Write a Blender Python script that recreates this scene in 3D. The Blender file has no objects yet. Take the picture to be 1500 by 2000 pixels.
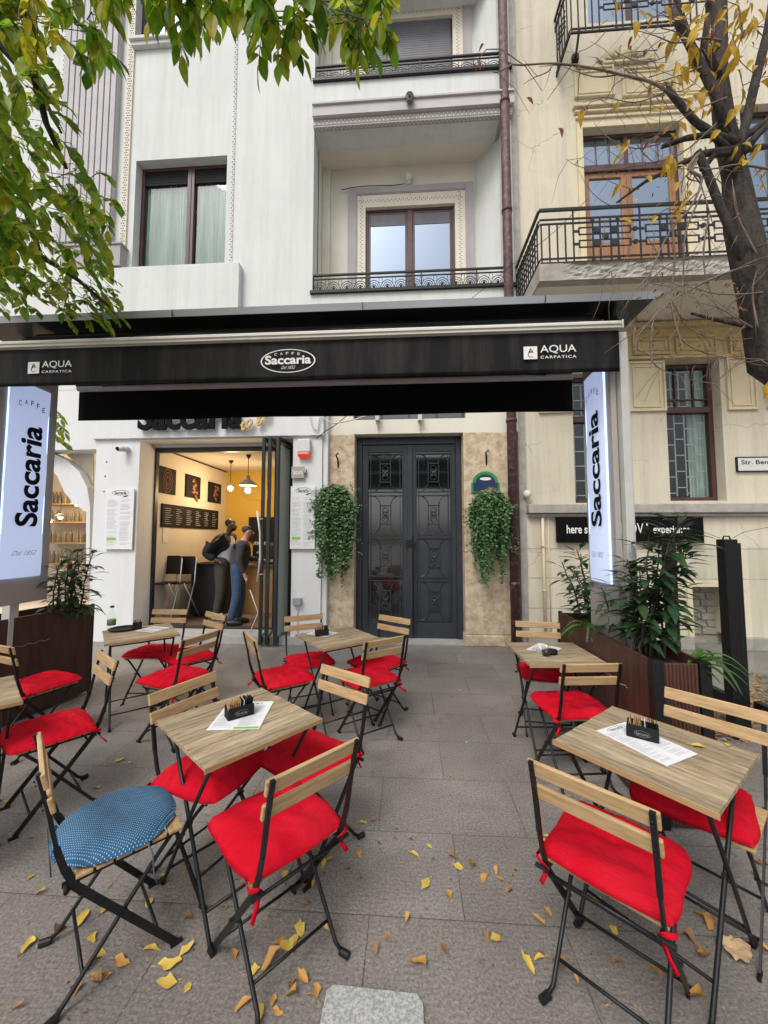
import bpy, math, random
import numpy as np
from mathutils import Vector, Matrix
rnd = random.Random(7)
R_ = math.radians
scene = bpy.context.scene
COL = scene.collection

# ------------------------------------------------------------------ camera
H = 1.6; PITCH = R_(3.7); YAW = R_(3.6); FPX = 751.0
cam_d = bpy.data.cameras.new('camera'); cam = bpy.data.objects.new('camera', cam_d); COL.objects.link(cam)
cam.location = (0, 0, H); cam.rotation_euler = (math.pi/2 + PITCH, 0, YAW)
cam_d.sensor_fit = 'HORIZONTAL'; cam_d.sensor_width = 36; cam_d.lens = 36*FPX/1500
cam_d.clip_start = 0.05; cam_d.clip_end = 500
scene.camera = cam
scene.render.resolution_x = 768; scene.render.resolution_y = 1024

# ------------------------------------------------------------------ sky and sun
SUN_EL, SUN_AZ = R_(52), R_(205)
world = bpy.data.worlds.new('World'); scene.world = world; world.use_nodes = True
wn = world.node_tree; wn.nodes.clear()
wo = wn.nodes.new('ShaderNodeOutputWorld'); bg = wn.nodes.new('ShaderNodeBackground')
sk = wn.nodes.new('ShaderNodeTexSky'); sk.sky_type = 'NISHITA'; sk.sun_disc = False
sk.sun_elevation = SUN_EL; sk.sun_rotation = SUN_AZ; sk.dust_density = 4; sk.air_density = 1.0; sk.ozone_density = 1
hs = wn.nodes.new('ShaderNodeHueSaturation'); hs.inputs['Saturation'].default_value = 0.3
hs.inputs['Value'].default_value = 1.0
wn.links.new(sk.outputs[0], hs.inputs['Color']); wn.links.new(hs.outputs[0], bg.inputs[0]); wn.links.new(bg.outputs[0], wo.inputs[0])
bg.inputs[1].default_value = 0.15
sd = bpy.data.lights.new('sun', 'SUN'); sd.energy = 1.1; sd.angle = R_(22); sd.color = (1, .96, .9)
so = bpy.data.objects.new('sun', sd); COL.objects.link(so)
# sky azimuth: rotation measured from +Y, clockwise seen from above
sx, sy, sz = math.sin(SUN_AZ)*math.cos(SUN_EL), math.cos(SUN_AZ)*math.cos(SUN_EL), math.sin(SUN_EL)
so.rotation_euler = Vector((sx, sy, sz)).to_track_quat('Z', 'Y').to_euler()
scene.view_settings.view_transform = 'Standard'; scene.view_settings.look = 'None'
scene.view_settings.exposure = 0.35; scene.view_settings.gamma = 1.0

# ------------------------------------------------------------------ helpers: pixel -> place
_F = Vector((-math.sin(YAW)*math.cos(PITCH), math.cos(YAW)*math.cos(PITCH), math.sin(PITCH)))
_R = Vector((math.cos(YAW), math.sin(YAW), 0)); _U = _R.cross(_F)
def ray(x, y): return _F*FPX + _R*(x-750) + _U*(1000-y)
def gz(x, y, z=0.0):
    d = ray(x, y); t = (z-H)/d.z; return Vector((d.x*t, d.y*t, z))
def gy(x, y, Y):
    d = ray(x, y); t = Y/d.y; return Vector((d.x*t, Y, H+d.z*t))
def gx(x, y, X):
    d = ray(x, y); t = X/d.x; return Vector((X, d.y*t, H+d.z*t))
def WR(x0, y0, x1, y1, Y):
    """axis-aligned rectangle (xa, xb, za, zb) on wall plane Y from a pixel box (y0 top)"""
    ym, xm = (y0+y1)/2, (x0+x1)/2
    return gy(x0, ym, Y).x, gy(x1, ym, Y).x, gy(xm, y1, Y).z, gy(xm, y0, Y).z

# ------------------------------------------------------------------ helpers: materials
def _new(name):
    m = bpy.data.materials.new(name); m.use_nodes = True; nt = m.node_tree
    return m, nt, nt.nodes['Principled BSDF'], nt.nodes, nt.links
def _noise(nt, scale, detail=5, rough=.6, stretch=None, co='Object'):
    tc = nt.nodes.new('ShaderNodeTexCoord'); mp = nt.nodes.new('ShaderNodeMapping')
    if stretch: mp.inputs['Scale'].default_value = stretch
    nz = nt.nodes.new('ShaderNodeTexNoise'); nz.inputs['Scale'].default_value = scale
    nz.inputs['Detail'].default_value = detail; nz.inputs['Roughness'].default_value = rough
    nt.links.new(tc.outputs[co], mp.inputs[0]); nt.links.new(mp.outputs[0], nz.inputs['Vector'])
    return nz
def _ramp(nt, src, stops):
    r = nt.nodes.new('ShaderNodeValToRGB'); e = r.color_ramp.elements
    while len(e) < len(stops): e.new(.5)
    for i, (p, c) in enumerate(stops):
        e[i].position = p; e[i].color = (*c[:3], 1) if hasattr(c, '__len__') else (c, c, c, 1)
    nt.links.new(src, r.inputs[0]); return r
def _mix(nt, a, b, f, mode='MIX'):
    m = nt.nodes.new('ShaderNodeMixRGB'); m.blend_type = mode
    for s, v in ((0, f), (1, a), (2, b)):
        if isinstance(v, (int, float)): m.inputs[s].default_value = v
        elif isinstance(v, tuple): m.inputs[s].default_value = (*v[:3], 1)
        else: nt.links.new(v, m.inputs[s])
    return m.outputs[0]
def _bump(nt, bsdf, src, strength, dist=.01):
    b = nt.nodes.new('ShaderNodeBump'); b.inputs['Strength'].default_value = strength; b.inputs['Distance'].default_value = dist
    nt.links.new(src, b.inputs['Height']); nt.links.new(b.outputs[0], bsdf.inputs['Normal'])
def mat(name, c, rough=.6, metal=0., c2=None, ns=4, stretch=None, lo=.35, hi=.7, bump=0, bs=60, spec=None, island=0, c3=None, n3=1.2, f3=.5, emit=None, es=1, streak=0, crack=0):
    m, nt, b, N, L = _new(name)
    b.inputs['Roughness'].default_value = rough; b.inputs['Metallic'].default_value = metal
    if spec is not None: b.inputs['Specular IOR Level'].default_value = spec
    col = None
    if c2:
        nz = _noise(nt, ns, stretch=stretch); col = _ramp(nt, nz.outputs[0], [(lo, c), (hi, c2)]).outputs[0]
    if c3:
        nz = _noise(nt, n3, detail=8, rough=.7); f = _ramp(nt, nz.outputs[0], [(.5, 0.0), (.75, f3)]).outputs[0]
        col = _mix(nt, col if col else c, c3, f)
    if streak:      # rain streaks and grime running down the render
        nz = _noise(nt, 2.2, detail=9, rough=.72, stretch=(2.6, 2.6, .16)); f = _ramp(nt, nz.outputs[0], [(.46, 0.0), (.74, streak)]).outputs[0]
        col = _mix(nt, col if col else c, (.30, .285, .25), f)
    if crack:
        tc = N.new('ShaderNodeTexCoord'); nd = _noise(nt, 1.5, detail=6); ad = N.new('ShaderNodeMixRGB'); ad.blend_type = 'ADD'; ad.inputs[0].default_value = .5; L.new(tc.outputs['Object'], ad.inputs[1]); L.new(nd.outputs['Color'], ad.inputs[2])
        vo = N.new('ShaderNodeTexVoronoi'); vo.feature = 'DISTANCE_TO_EDGE'; vo.inputs['Scale'].default_value = .9; L.new(ad.outputs[0], vo.inputs['Vector'])
        ms = _noise(nt, .8, detail=2); k1 = _ramp(nt, vo.outputs['Distance'], [(.0, crack), (.006, 0.0)]).outputs[0]; k2 = _ramp(nt, ms.outputs[0], [(.5, 0.0), (.56, 1.0)]).outputs[0]
        col = _mix(nt, col if col else c, (.2, .17, .13), _mix(nt, k1, k2, 1.0, 'MULTIPLY'))
    if island:
        g = N.new('ShaderNodeNewGeometry'); v = _ramp(nt, g.outputs['Random Per Island'], [(0, 1-island), (1, 1.0)]).outputs[0]
        col = _mix(nt, col if col else c, v, 1.0, 'MULTIPLY')
    if col: L.new(col, b.inputs['Base Color'])
    else: b.inputs['Base Color'].default_value = (*c, 1)
    if bump:
        nb = _noise(nt, bs, detail=6); _bump(nt, b, nb.outputs[0], bump)
    if emit:
        b.inputs['Emission Color'].default_value = (*emit, 1); b.inputs['Emission Strength'].default_value = es
    return m
def leafmat(name, cols, rough=.45, trans=.35):
    """foliage: colour varies leaf by leaf, light passes through the blades"""
    m, nt, b, N, L = _new(name)
    g = N.new('ShaderNodeNewGeometry'); n = len(cols)
    r = _ramp(nt, g.outputs['Random Per Island'], [(i/max(1, n-1), c) for i, c in enumerate(cols)])
    nz = _noise(nt, 28, detail=7); col = _mix(nt, r.outputs[0], _ramp(nt, nz.outputs[0], [(.32, .62), (.62, 1.0)]).outputs[0], 1.0, 'MULTIPLY')
    L.new(col, b.inputs['Base Color']); b.inputs['Roughness'].default_value = rough
    t = N.new('ShaderNodeBsdfTranslucent'); L.new(col, t.inputs[0]); mx = N.new('ShaderNodeMixShader'); mx.inputs[0].default_value = trans
    o = N['Material Output']; L.new(b.outputs[0], mx.inputs[1]); L.new(t.outputs[0], mx.inputs[2]); L.new(mx.outputs[0], o.inputs[0])
    return m
def woodmat(name, c1, c2, axis='X', rough=.55, island=.25, scale=6, dark=(.08,.05,.03), df=.35, r0=.3, r1=.68):
    m, nt, b, N, L = _new(name)
    st = {'X': (1, 9, 9), 'Y': (9, 1, 9), 'Z': (9, 9, 1)}[axis]
    nz = _noise(nt, scale, detail=9, rough=.7, stretch=st)
    col = _ramp(nt, nz.outputs[0], [(r0, c1), (r1, c2)]).outputs[0]
    st2 = tuple(v*.5 for v in st)
    n2 = _noise(nt, scale*1.3, detail=6, stretch=st2); f = _ramp(nt, n2.outputs[0], [(.52, 0.0), (.78, df)]).outputs[0]
    col = _mix(nt, col, dark, f)
    g = N.new('ShaderNodeNewGeometry'); v = _ramp(nt, g.outputs['Random Per Island'], [(0, 1-island), (1, 1.0)]).outputs[0]
    col = _mix(nt, col, v, 1.0, 'MULTIPLY')
    L.new(col, b.inputs['Base Color']); b.inputs['Roughness'].default_value = rough
    _bump(nt, b, nz.outputs[0], .25, .004)
    return m
def glassmat(name, tint=(.02,.025,.03), refl=.35, see=.0, rough=.02, gc=(.95,.97,1), fres=True, tc=(.86,.92,.9)):
    m, nt, b, N, L = _new(name); o = N['Material Output']
    gl = N.new('ShaderNodeBsdfGlossy'); gl.inputs['Roughness'].default_value = rough; gl.inputs[0].default_value = (*gc, 1)
    b.inputs['Base Color'].default_value = (*tint, 1); b.inputs['Roughness'].default_value = .1
    base = b.outputs[0]
    if see:
        tr = N.new('ShaderNodeBsdfTransparent'); tr.inputs[0].default_value = (*tc, 1)
        mx = N.new('ShaderNodeMixShader'); mx.inputs[0].default_value = see; L.new(base, mx.inputs[1]); L.new(tr.outputs[0], mx.inputs[2]); base = mx.outputs[0]
    fr = N.new('ShaderNodeFresnel'); fr.inputs[0].default_value = 1.5
    ad = N.new('ShaderNodeMath'); ad.operation = 'ADD'; ad.use_clamp = True; ad.inputs[1].default_value = refl; ad.inputs[0].default_value = 0
    if fres: L.new(fr.outputs[0], ad.inputs[0])
    ge = N.new('ShaderNodeNewGeometry'); iv = N.new('ShaderNodeMath'); iv.operation = 'SUBTRACT'; iv.inputs[0].default_value = 1; L.new(ge.outputs['Backfacing'], iv.inputs[1])
    mu = N.new('ShaderNodeMath'); mu.operation = 'MULTIPLY'; L.new(ad.outputs[0], mu.inputs[0]); L.new(iv.outputs[0], mu.inputs[1])
    m2 = N.new('ShaderNodeMixShader'); L.new(mu.outputs[0], m2.inputs[0]); L.new(base, m2.inputs[1]); L.new(gl.outputs[0], m2.inputs[2]); L.new(m2.outputs[0], o.inputs[0])
    return m

M = {}
M['plaster'] = mat('white_plaster', (.615,.635,.615), .85, streak=.28, c2=(.675,.69,.67), ns=.9, c3=(.52,.54,.53), n3=2.2, f3=.35, bump=.12, bs=90)
M['plaster_shop'] = mat('shop_plaster', (.66,.675,.67), .8, streak=.16, c2=(.70,.71,.71), ns=1.5, c3=(.5,.5,.48), n3=3, f3=.25, bump=.06, bs=70)
M['cream'] = mat('cream_plaster', (.57,.515,.39), .9, streak=.5, crack=.7, c2=(.66,.605,.475), ns=1.3, c3=(.42,.37,.27), n3=2.6, f3=.55, bump=.25, bs=50)
M['soffit'] = mat('soffit_plaster', (.66,.635,.54), .9, c2=(.72,.69,.59), ns=2, bump=.08)
M['ochre'] = mat('ochre_plaster', (.50,.38,.17), .9, c2=(.60,.49,.27), ns=3, c3=(.32,.22,.1), n3=5, f3=.5, bump=.3, bs=40)
M['ochre_pale'] = mat('pale_ochre_plaster', (.60,.51,.32), .9, c2=(.67,.59,.41), ns=3, bump=.25, bs=40)
M['lilac'] = mat('lilac_trim', (.36,.335,.34), .85, c2=(.42,.395,.40), ns=3, bump=.1)
M['lilac_pale'] = mat('pale_lilac_trim', (.46,.44,.445), .85, c2=(.52,.50,.505), ns=3, bump=.1)
M['ivory'] = mat('ivory_trim', (.66,.62,.5), .8, c2=(.72,.68,.58), ns=6)
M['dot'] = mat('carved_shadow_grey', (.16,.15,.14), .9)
M['pier'] = mat('ochre_stone', (.47,.36,.23), .9, c2=(.62,.52,.38), ns=9, lo=.4, hi=.6, c3=(.24,.18,.12), n3=7, f3=.75, bump=.9, bs=34)
M['maroon'] = mat('maroon_frame', (.055,.022,.024), .45, c2=(.09,.036,.036), ns=8)
M['pipe'] = mat('flaking_maroon_pipe', (.062,.022,.024), .6, c2=(.10,.045,.045), ns=9, c3=(.36,.27,.25), n3=11, f3=.6, bump=.3, bs=60)
M['brownwood'] = woodmat('varnished_brown_wood', (.26,.115,.045), (.36,.18,.085), 'Z')
M['blackmetal'] = mat('black_painted_metal', (.006,.006,.007), .45, spec=.35, c2=(.012,.012,.013), ns=30, bump=.05, bs=200)
M['iron'] = mat('wrought_iron', (.012,.011,.013), .5, spec=.3, c2=(.028,.025,.028), ns=20)
M['twig'] = mat('pale_brown_twig', (.10,.075,.06), .8, c2=(.22,.17,.13), ns=12)
M['doorgrey'] = mat('dark_grey_door_paint', (.022,.028,.036), .4, c2=(.03,.037,.046), ns=6, bump=.05)
M['anthracite'] = mat('anthracite_frame', (.018,.022,.025), .4, c2=(.028,.032,.035), ns=6)
M['shutter'] = mat('grey_roller_shutter', (.10,.10,.12), .5, c2=(.13,.13,.15), ns=5)
M['glass_sky'] = glassmat('sky_reflecting_glass', (.05,.07,.09), .30, gc=(.66,.80,1))
M['glass_dark'] = glassmat('dark_door_glass', (.012,.014,.014), .05, see=.25, rough=.05)
M['glass_win'] = glassmat('window_glass', (.02,.022,.02), .015, see=.93)
M['glass_clear'] = glassmat('clear_panel_glass', (.1,.12,.11), .04, see=.98, tc=(.96,.98,.97), fres=False)
M['glass_green'] = glassmat('greenish_panel_glass', (.50,.57,.51), .08, see=.15, fres=False)
M['curtain'] = mat('sheer_curtain', (.66,.72,.66), .9, c2=(.40,.46,.42), ns=3, stretch=(9, 9, .3), lo=.42, hi=.6)  # darker vertical stripes put the shade of the folds into the cloth colour
M['black'] = mat('matt_black', (.008,.008,.009), .75, spec=.25, c2=(.013,.013,.014), ns=8)
M['wood_black'] = mat('matt_black_cabinet', (.008,.008,.009), .5)
M['alu'] = mat('cream_aluminium', (.56,.54,.46), .45, c2=(.63,.61,.54), ns=12)
M['alu_grey'] = mat('grey_aluminium', (.40,.42,.45), .38, metal=.6, c2=(.46,.48,.5), ns=2, stretch=(.3, 6, 6))
M['board'] = mat('grey_beige_board', (.34,.32,.29), .7, c2=(.38,.36,.33), ns=3)
M['alu_post'] = mat('pale_post_aluminium', (.50,.50,.47), .45, c2=(.56,.56,.53), ns=6)
def fabric_black():
    m, nt, b, N, L = _new('black_awning_canvas')
    nz = _noise(nt, 3.2, detail=8, rough=.65, stretch=(3, 3, .35)); col = _ramp(nt, nz.outputs[0], [(.42, (.006, .006, .0065)), (.78, (.035, .034, .033))]).outputs[0]
    L.new(col, b.inputs['Base Color']); b.inputs['Roughness'].default_value = .8; b.inputs['Specular IOR Level'].default_value = .25
    n2 = _noise(nt, 2.2, detail=3); _bump(nt, b, n2.outputs[0], .5, .04); return m
M['canvas'] = fabric_black()
M['canvas_plain'] = mat('plain_black_canvas', (.005,.005,.0055), .9, spec=.12)
M['white_paint'] = mat('white_lettering', (.75,.74,.70), .7)
M['black_letter'] = mat('black_lettering', (.006,.006,.007), .7, spec=.1)
M['grey_letter'] = mat('grey_lettering', (.18,.18,.2), .6)
M['gold'] = mat('gold_lettering', (.55,.36,.10), .45, c2=(.62,.42,.15), ns=9)
M['paper'] = mat('printed_paper', (.74,.74,.76), .7, c2=(.68,.68,.70), ns=15)
M['paper_ink'] = mat('faint_print', (.42,.42,.45), .8)
M['green_patch'] = mat('green_print', (.20,.52,.04), .7)
M['slat'] = woodmat('oiled_chair_slat', (.40,.24,.105), (.64,.445,.23), 'X', .6, .22, 7, dark=(.16,.09,.04), df=.5)
M['plank'] = woodmat('weathered_table_plank', (.25,.18,.105), (.56,.445,.285), 'X', .8, .42, 6.5, dark=(.07,.052,.038), df=.75, r0=.36, r1=.62)
M['plank_edge'] = woodmat('table_edge_strip', (.36,.22,.10), (.48,.31,.15), 'X', .6, .2, 5)
def redmat():
    m, nt, b, N, L = _new('red_cotton')
    nz = _noise(nt, 6, detail=4); col = _ramp(nt, nz.outputs[0], [(.3, (.57,.004,.017)), (.7, (.68,.007,.026))]).outputs[0]
    L.new(col, b.inputs['Base Color']); b.inputs['Roughness'].default_value = .95; b.inputs['Specular IOR Level'].default_value = .12
    nf = _noise(nt, 3.5, detail=6); L.new(_mix(nt, col, (.70,.03,.05), _ramp(nt, nf.outputs[0], [(.5, 0.0), (.72, .35)]).outputs[0]), b.inputs['Base Color'])
    n1 = _noise(nt, 11, detail=6, stretch=(1, 2.2, 1)); n2 = _noise(nt, 520, detail=2)
    s = _mix(nt, n1.outputs[0], n2.outputs[0], .2); _bump(nt, b, s, .95, .02); return m
M['red'] = redmat()
def bluemat():
    m, nt, b, N, L = _new('blue_dotted_cotton')
    tc = N.new('ShaderNodeTexCoord'); mp = N.new('ShaderNodeMapping'); mp.inputs['Rotation'].default_value = (0, 0, R_(45))
    mp.inputs['Scale'].default_value = (118, 118, 118)
    L.new(tc.outputs['Object'], mp.inputs[0])
    sep = N.new('ShaderNodeSeparateXYZ'); L.new(mp.outputs[0], sep.inputs[0])
    def cell(o):
        f = N.new('ShaderNodeMath'); f.operation = 'FRACT'; L.new(o, f.inputs[0])
        s = N.new('ShaderNodeMath'); s.operation = 'SUBTRACT'; s.inputs[1].default_value = .5; L.new(f.outputs[0], s.inputs[0])
        p = N.new('ShaderNodeMath'); p.operation = 'MULTIPLY'; L.new(s.outputs[0], p.inputs[0]); L.new(s.outputs[0], p.inputs[1]); return p.outputs[0]
    a = N.new('ShaderNodeMath'); a.operation = 'ADD'; L.new(cell(sep.outputs[0]), a.inputs[0]); L.new(cell(sep.outputs[1]), a.inputs[1])
    lt = N.new('ShaderNodeMath'); lt.operation = 'LESS_THAN'; lt.inputs[1].default_value = .022; L.new(a.outputs[0], lt.inputs[0])
    nz = _noise(nt, 5); base = _ramp(nt, nz.outputs[0], [(.3, (.010,.075,.165)), (.7, (.020,.11,.22))]).outputs[0]
    L.new(_mix(nt, base, (.55,.62,.66), lt.outputs[0]), b.inputs['Base Color']); b.inputs['Roughness'].default_value = .85
    n1 = _noise(nt, 9, detail=4); _bump(nt, b, n1.outputs[0], .5, .012); return m
M['blue'] = bluemat()
M['blue_cord'] = mat('grey_blue_cord', (.09,.13,.17), .8)
def planterwood():
    m, nt, b, N, L = _new('brown_composite_board')
    nz = _noise(nt, 3, detail=8, stretch=(6, 6, 1.0)); col = _ramp(nt, nz.outputs[0], [(.3, (.040,.015,.010)), (.7, (.085,.034,.022))]).outputs[0]
    L.new(col, b.inputs['Base Color']); b.inputs['Roughness'].default_value = .5; _bump(nt, b, nz.outputs[0], .2, .004); return m
M['planter'] = planterwood()
M['soil'] = mat('dark_soil', (.035,.024,.016), .95, c2=(.08,.055,.035), ns=30, bump=.8, bs=60)
M['bark'] = mat('dark_bark', (.016,.013,.012), .9, c2=(.065,.052,.042), ns=14, stretch=(3, 3, .6), bump=1.0, bs=35)
M['stem'] = mat('green_brown_stem', (.06,.05,.03), .8)
M['leaf_big'] = leafmat('ash_leaf', [(.08,.20,.015), (.17,.36,.02), (.34,.54,.04), (.11,.26,.02), (.54,.56,.05), (.23,.42,.03), (.62,.54,.05), (.32,.50,.04)], trans=.72)
M['leaf_shrub'] = leafmat('glossy_shrub_leaf', [(.020,.05,.022), (.035,.085,.035), (.06,.125,.05), (.028,.065,.028)], .28, .2)
M['leaf_strap'] = leafmat('bright_strap_leaf', [(.06,.17,.03), (.10,.24,.05), (.05,.12,.03)], .35, .3)
M['leaf_ivy'] = leafmat('ivy_leaf', [(.03,.09,.03), (.06,.15,.05), (.10,.22,.065), (.17,.31,.10), (.05,.12,.045)], .4, .25)
M['leaf_lime'] = leafmat('lime_leaf', [(.55,.55,.03), (.72,.60,.04), (.42,.52,.03), (.80,.62,.05)], .6, .6)
M['leaf_yellow'] = leafmat('yellow_leaf', [(.60,.36,.02), (.68,.44,.04), (.52,.27,.02)], .6, .4)
M['leaf_brown'] = leafmat('brown_leaf', [(.24,.085,.02), (.17,.05,.02), (.35,.15,.04)], .7, .25)
M['fall_yellow'] = mat('fallen_yellow_leaf', (.54,.36,.055), .7, c2=(.64,.48,.12), ns=25, bump=.3, bs=60)
M['fall_orange'] = mat('fallen_orange_leaf', (.42,.20,.045), .7, c2=(.52,.30,.08), ns=25, bump=.3, bs=60)
M['fall_brown'] = mat('fallen_brown_leaf', (.20,.10,.045), .75, c2=(.32,.18,.09), ns=25, bump=.3, bs=60)
M['fall_tan'] = mat('fallen_tan_leaf', (.50,.33,.18), .75, c2=(.60,.43,.26), ns=22, bump=.5, bs=30)
M['skin_light'] = mat('light_skin', (.50,.24,.17), .5, c2=(.56,.28,.2), ns=12)
M['skin_dark'] = mat('dark_skin', (.085,.042,.026), .5, c2=(.11,.055,.035), ns=12)
M['hair_black'] = mat('black_hair', (.008,.007,.006), .6, bump=.5, bs=90)
M['hair_brown'] = mat('greying_brown_hair', (.055,.042,.035), .7, bump=.5, bs=90)
M['sweater'] = mat('charcoal_knit', (.035,.038,.045), .9, c2=(.05,.053,.06), ns=40, bump=.3, bs=150)
M['jeans'] = mat('blue_denim', (.025,.05,.11), .85, c2=(.05,.09,.17), ns=12, bump=.2, bs=150)
M['chino'] = mat('olive_black_trousers', (.035,.036,.026), .85, c2=(.05,.05,.038), ns=8)
M['tshirt'] = mat('pale_tshirt', (.55,.55,.60), .85, c2=(.62,.62,.67), ns=6)
M['jacket'] = mat('black_jacket', (.010,.010,.013), .8, c2=(.018,.018,.02), ns=8)
M['shoe'] = mat('black_shoe', (.012,.012,.013), .5)
M['shoe_white'] = mat('white_shoe', (.62,.60,.57), .6)
M['eye'] = mat('dark_eye', (.01,.01,.01), .3)
M['lip'] = mat('lip_line', (.22,.08,.07), .5)
M['wall_in'] = mat('cafe_wall_paint', (.62,.56,.47), .85, c2=(.66,.60,.51), ns=2)
M['wall_yellow'] = mat('mustard_wall_paint', (.56,.36,.06), .8, c2=(.60,.40,.08), ns=2)
M['floor_in'] = woodmat('cafe_floor_boards', (.10,.065,.045), (.19,.13,.09), 'X', .5)
M['poster'] = None
M['tan_wood'] = woodmat('tan_plywood', (.38,.20,.07), (.50,.29,.11), 'Z')
M['bulb'] = mat('glowing_bulb', (1,.8,.5), .5, emit=(1,.72,.38), es=45)
M['bulb_small'] = mat('glowing_spot', (1,.8,.5), .5, emit=(1,.70,.36), es=14)
M['enamel'] = mat('grey_enamel_shade', (.35,.37,.33), .4)
M['purple'] = mat('purple_fabric', (.10,.02,.17), .8, c2=(.16,.04,.26), ns=10, bump=.5, bs=20)
M['lamp_red'] = mat('red_strobe_lens', (.5,.03,.01), .25, emit=(1,.05,.01), es=.3)
M['white_plastic'] = mat('white_plastic', (.62,.61,.57), .45)
M['grey_plastic'] = mat('grey_plastic', (.30,.30,.29), .5)
M['cable'] = mat('white_cable', (.55,.53,.47), .6)
M['cable_black'] = mat('black_cable', (.015,.015,.015), .6)
M['granite'] = mat('light_granite', (.27,.28,.27), .7, c2=(.46,.47,.455), ns=95, lo=.4, hi=.6, c3=(.12,.12,.12), n3=150, f3=.8, bump=.25, bs=120)
M['concrete'] = mat('old_concrete', (.30,.28,.25), .9, c2=(.42,.40,.36), ns=6, c3=(.18,.16,.13), n3=4, f3=.6, bump=.6, bs=35)
M['stone_step'] = mat('step_stone', (.34,.33,.31), .8, c2=(.42,.41,.39), ns=7, bump=.3, bs=60)
M['brick_old'] = mat('whitewashed_rubble', (.34,.31,.27), .9, c2=(.22,.19,.16), ns=9, bump=.9, bs=12)
M['coffee'] = mat('dark_coffee', (.025,.008,.003), .15)
M['sachet_brown'] = mat('brown_paper_sachet', (.36,.21,.09), .7, c2=(.44,.27,.13), ns=20)
M['blue_plastic'] = mat('blue_label', (.05,.2,.3), .5)
M['jars'] = mat('mixed_jars', (.25,.20,.14), .4, c2=(.40,.32,.20), ns=6, island=.6)
M['terracotta'] = mat('terracotta', (.3,.12,.06), .8)
M['enamel_blue'] = mat('dark_blue_enamel', (.015,.03,.09), .3)
M['enamel_green'] = mat('green_enamel', (.03,.25,.07), .3)
def lightbox():
    m, nt, b, N, L = _new('backlit_acrylic')
    b.inputs['Base Color'].default_value = (.6,.66,.75,1); b.inputs['Roughness'].default_value = .4
    b.inputs['Emission Color'].default_value = (.50,.62,.98,1); b.inputs['Emission Strength'].default_value = .42
    return m
M['lightbox'] = lightbox()
M['ledstrip'] = mat('led_edge', (.6,.7,.9), .4, emit=(.42,.60,1.0), es=1.5)
def paving():
    m, nt, b, N, L = _new('grey_stone_paving')
    tc = N.new('ShaderNodeTexCoord'); mp = N.new('ShaderNodeMapping'); mp.inputs['Location'].default_value = (.17, .15, 0)
    L.new(tc.outputs['Object'], mp.inputs[0])
    br = N.new('ShaderNodeTexBrick'); L.new(mp.outputs[0], br.inputs['Vector'])
    br.inputs['Scale'].default_value = 1; br.inputs['Mortar Size'].default_value = .0024; br.inputs['Mortar Smooth'].default_value = .3
    br.inputs['Brick Width'].default_value = .80; br.inputs['Row Height'].default_value = .47; br.inputs['Bias'].default_value = 0
    br.inputs['Color1'].default_value = (.240,.217,.196,1); br.inputs['Color2'].default_value = (.278,.253,.230,1); br.inputs['Mortar'].default_value = (.125,.110,.098,1)
    n1 = _noise(nt, 1.1, detail=6); a = _ramp(nt, n1.outputs[0], [(.3, .66), (.7, 1.15)]).outputs[0]
    col = _mix(nt, br.outputs[0], a, 1.0, 'MULTIPLY')
    n2 = _noise(nt, 85, detail=6, rough=.85); s = _ramp(nt, n2.outputs[0], [(.36, .45), (.5, 1.0), (.64, 1.6)]).outputs[0]
    col = _mix(nt, col, s, 1.0, 'MULTIPLY')
    n3 = _noise(nt, 5, detail=8, rough=.75); d = _ramp(nt, n3.outputs[0], [(.55, 0.0), (.72, .35)]).outputs[0]
    col = _mix(nt, col, (.20,.17,.145), d)
    n4 = _noise(nt, 9, detail=3, rough=.5); d4 = _ramp(nt, n4.outputs[0], [(.68, 0.0), (.72, .4)]).outputs[0]
    col = _mix(nt, col, (.055,.05,.047), d4)
    n5 = _noise(nt, 2.3, detail=10, rough=.8); col = _mix(nt, col, (.10,.092,.085), _ramp(nt, n5.outputs[0], [(.53, 0.0), (.70, .5)]).outputs[0])
    n6 = _noise(nt, 34, detail=2, rough=.4); col = _mix(nt, col, (.045,.04,.037), _ramp(nt, n6.outputs[0], [(.745, 0.0), (.765, .75)]).outputs[0])
    n7 = _noise(nt, 47, detail=1, rough=.3); col = _mix(nt, col, (.42,.40,.37), _ramp(nt, n7.outputs[0], [(.775, 0.0), (.79, .6)]).outputs[0])
    L.new(col, b.inputs['Base Color'])
    rr = _ramp(nt, n1.outputs[0], [(.3, .55), (.7, .8)]); L.new(rr.outputs[0], b.inputs['Roughness'])
    # fine tooling lines across the slabs
    wv = N.new('ShaderNodeTexWave'); wv.bands_direction = 'Y'; wv.inputs['Scale'].default_value = 14; wv.inputs['Distortion'].default_value = 4; wv.inputs['Detail'].default_value = 3
    L.new(tc.outputs['Object'], wv.inputs['Vector'])
    h = _mix(nt, n2.outputs[0], wv.outputs[0], .10); h = _mix(nt, h, br.outputs['Fac'], .5, 'SUBTRACT')
    _bump(nt, b, h, .9, .006)
    return m
M['paving'] = paving()

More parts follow.
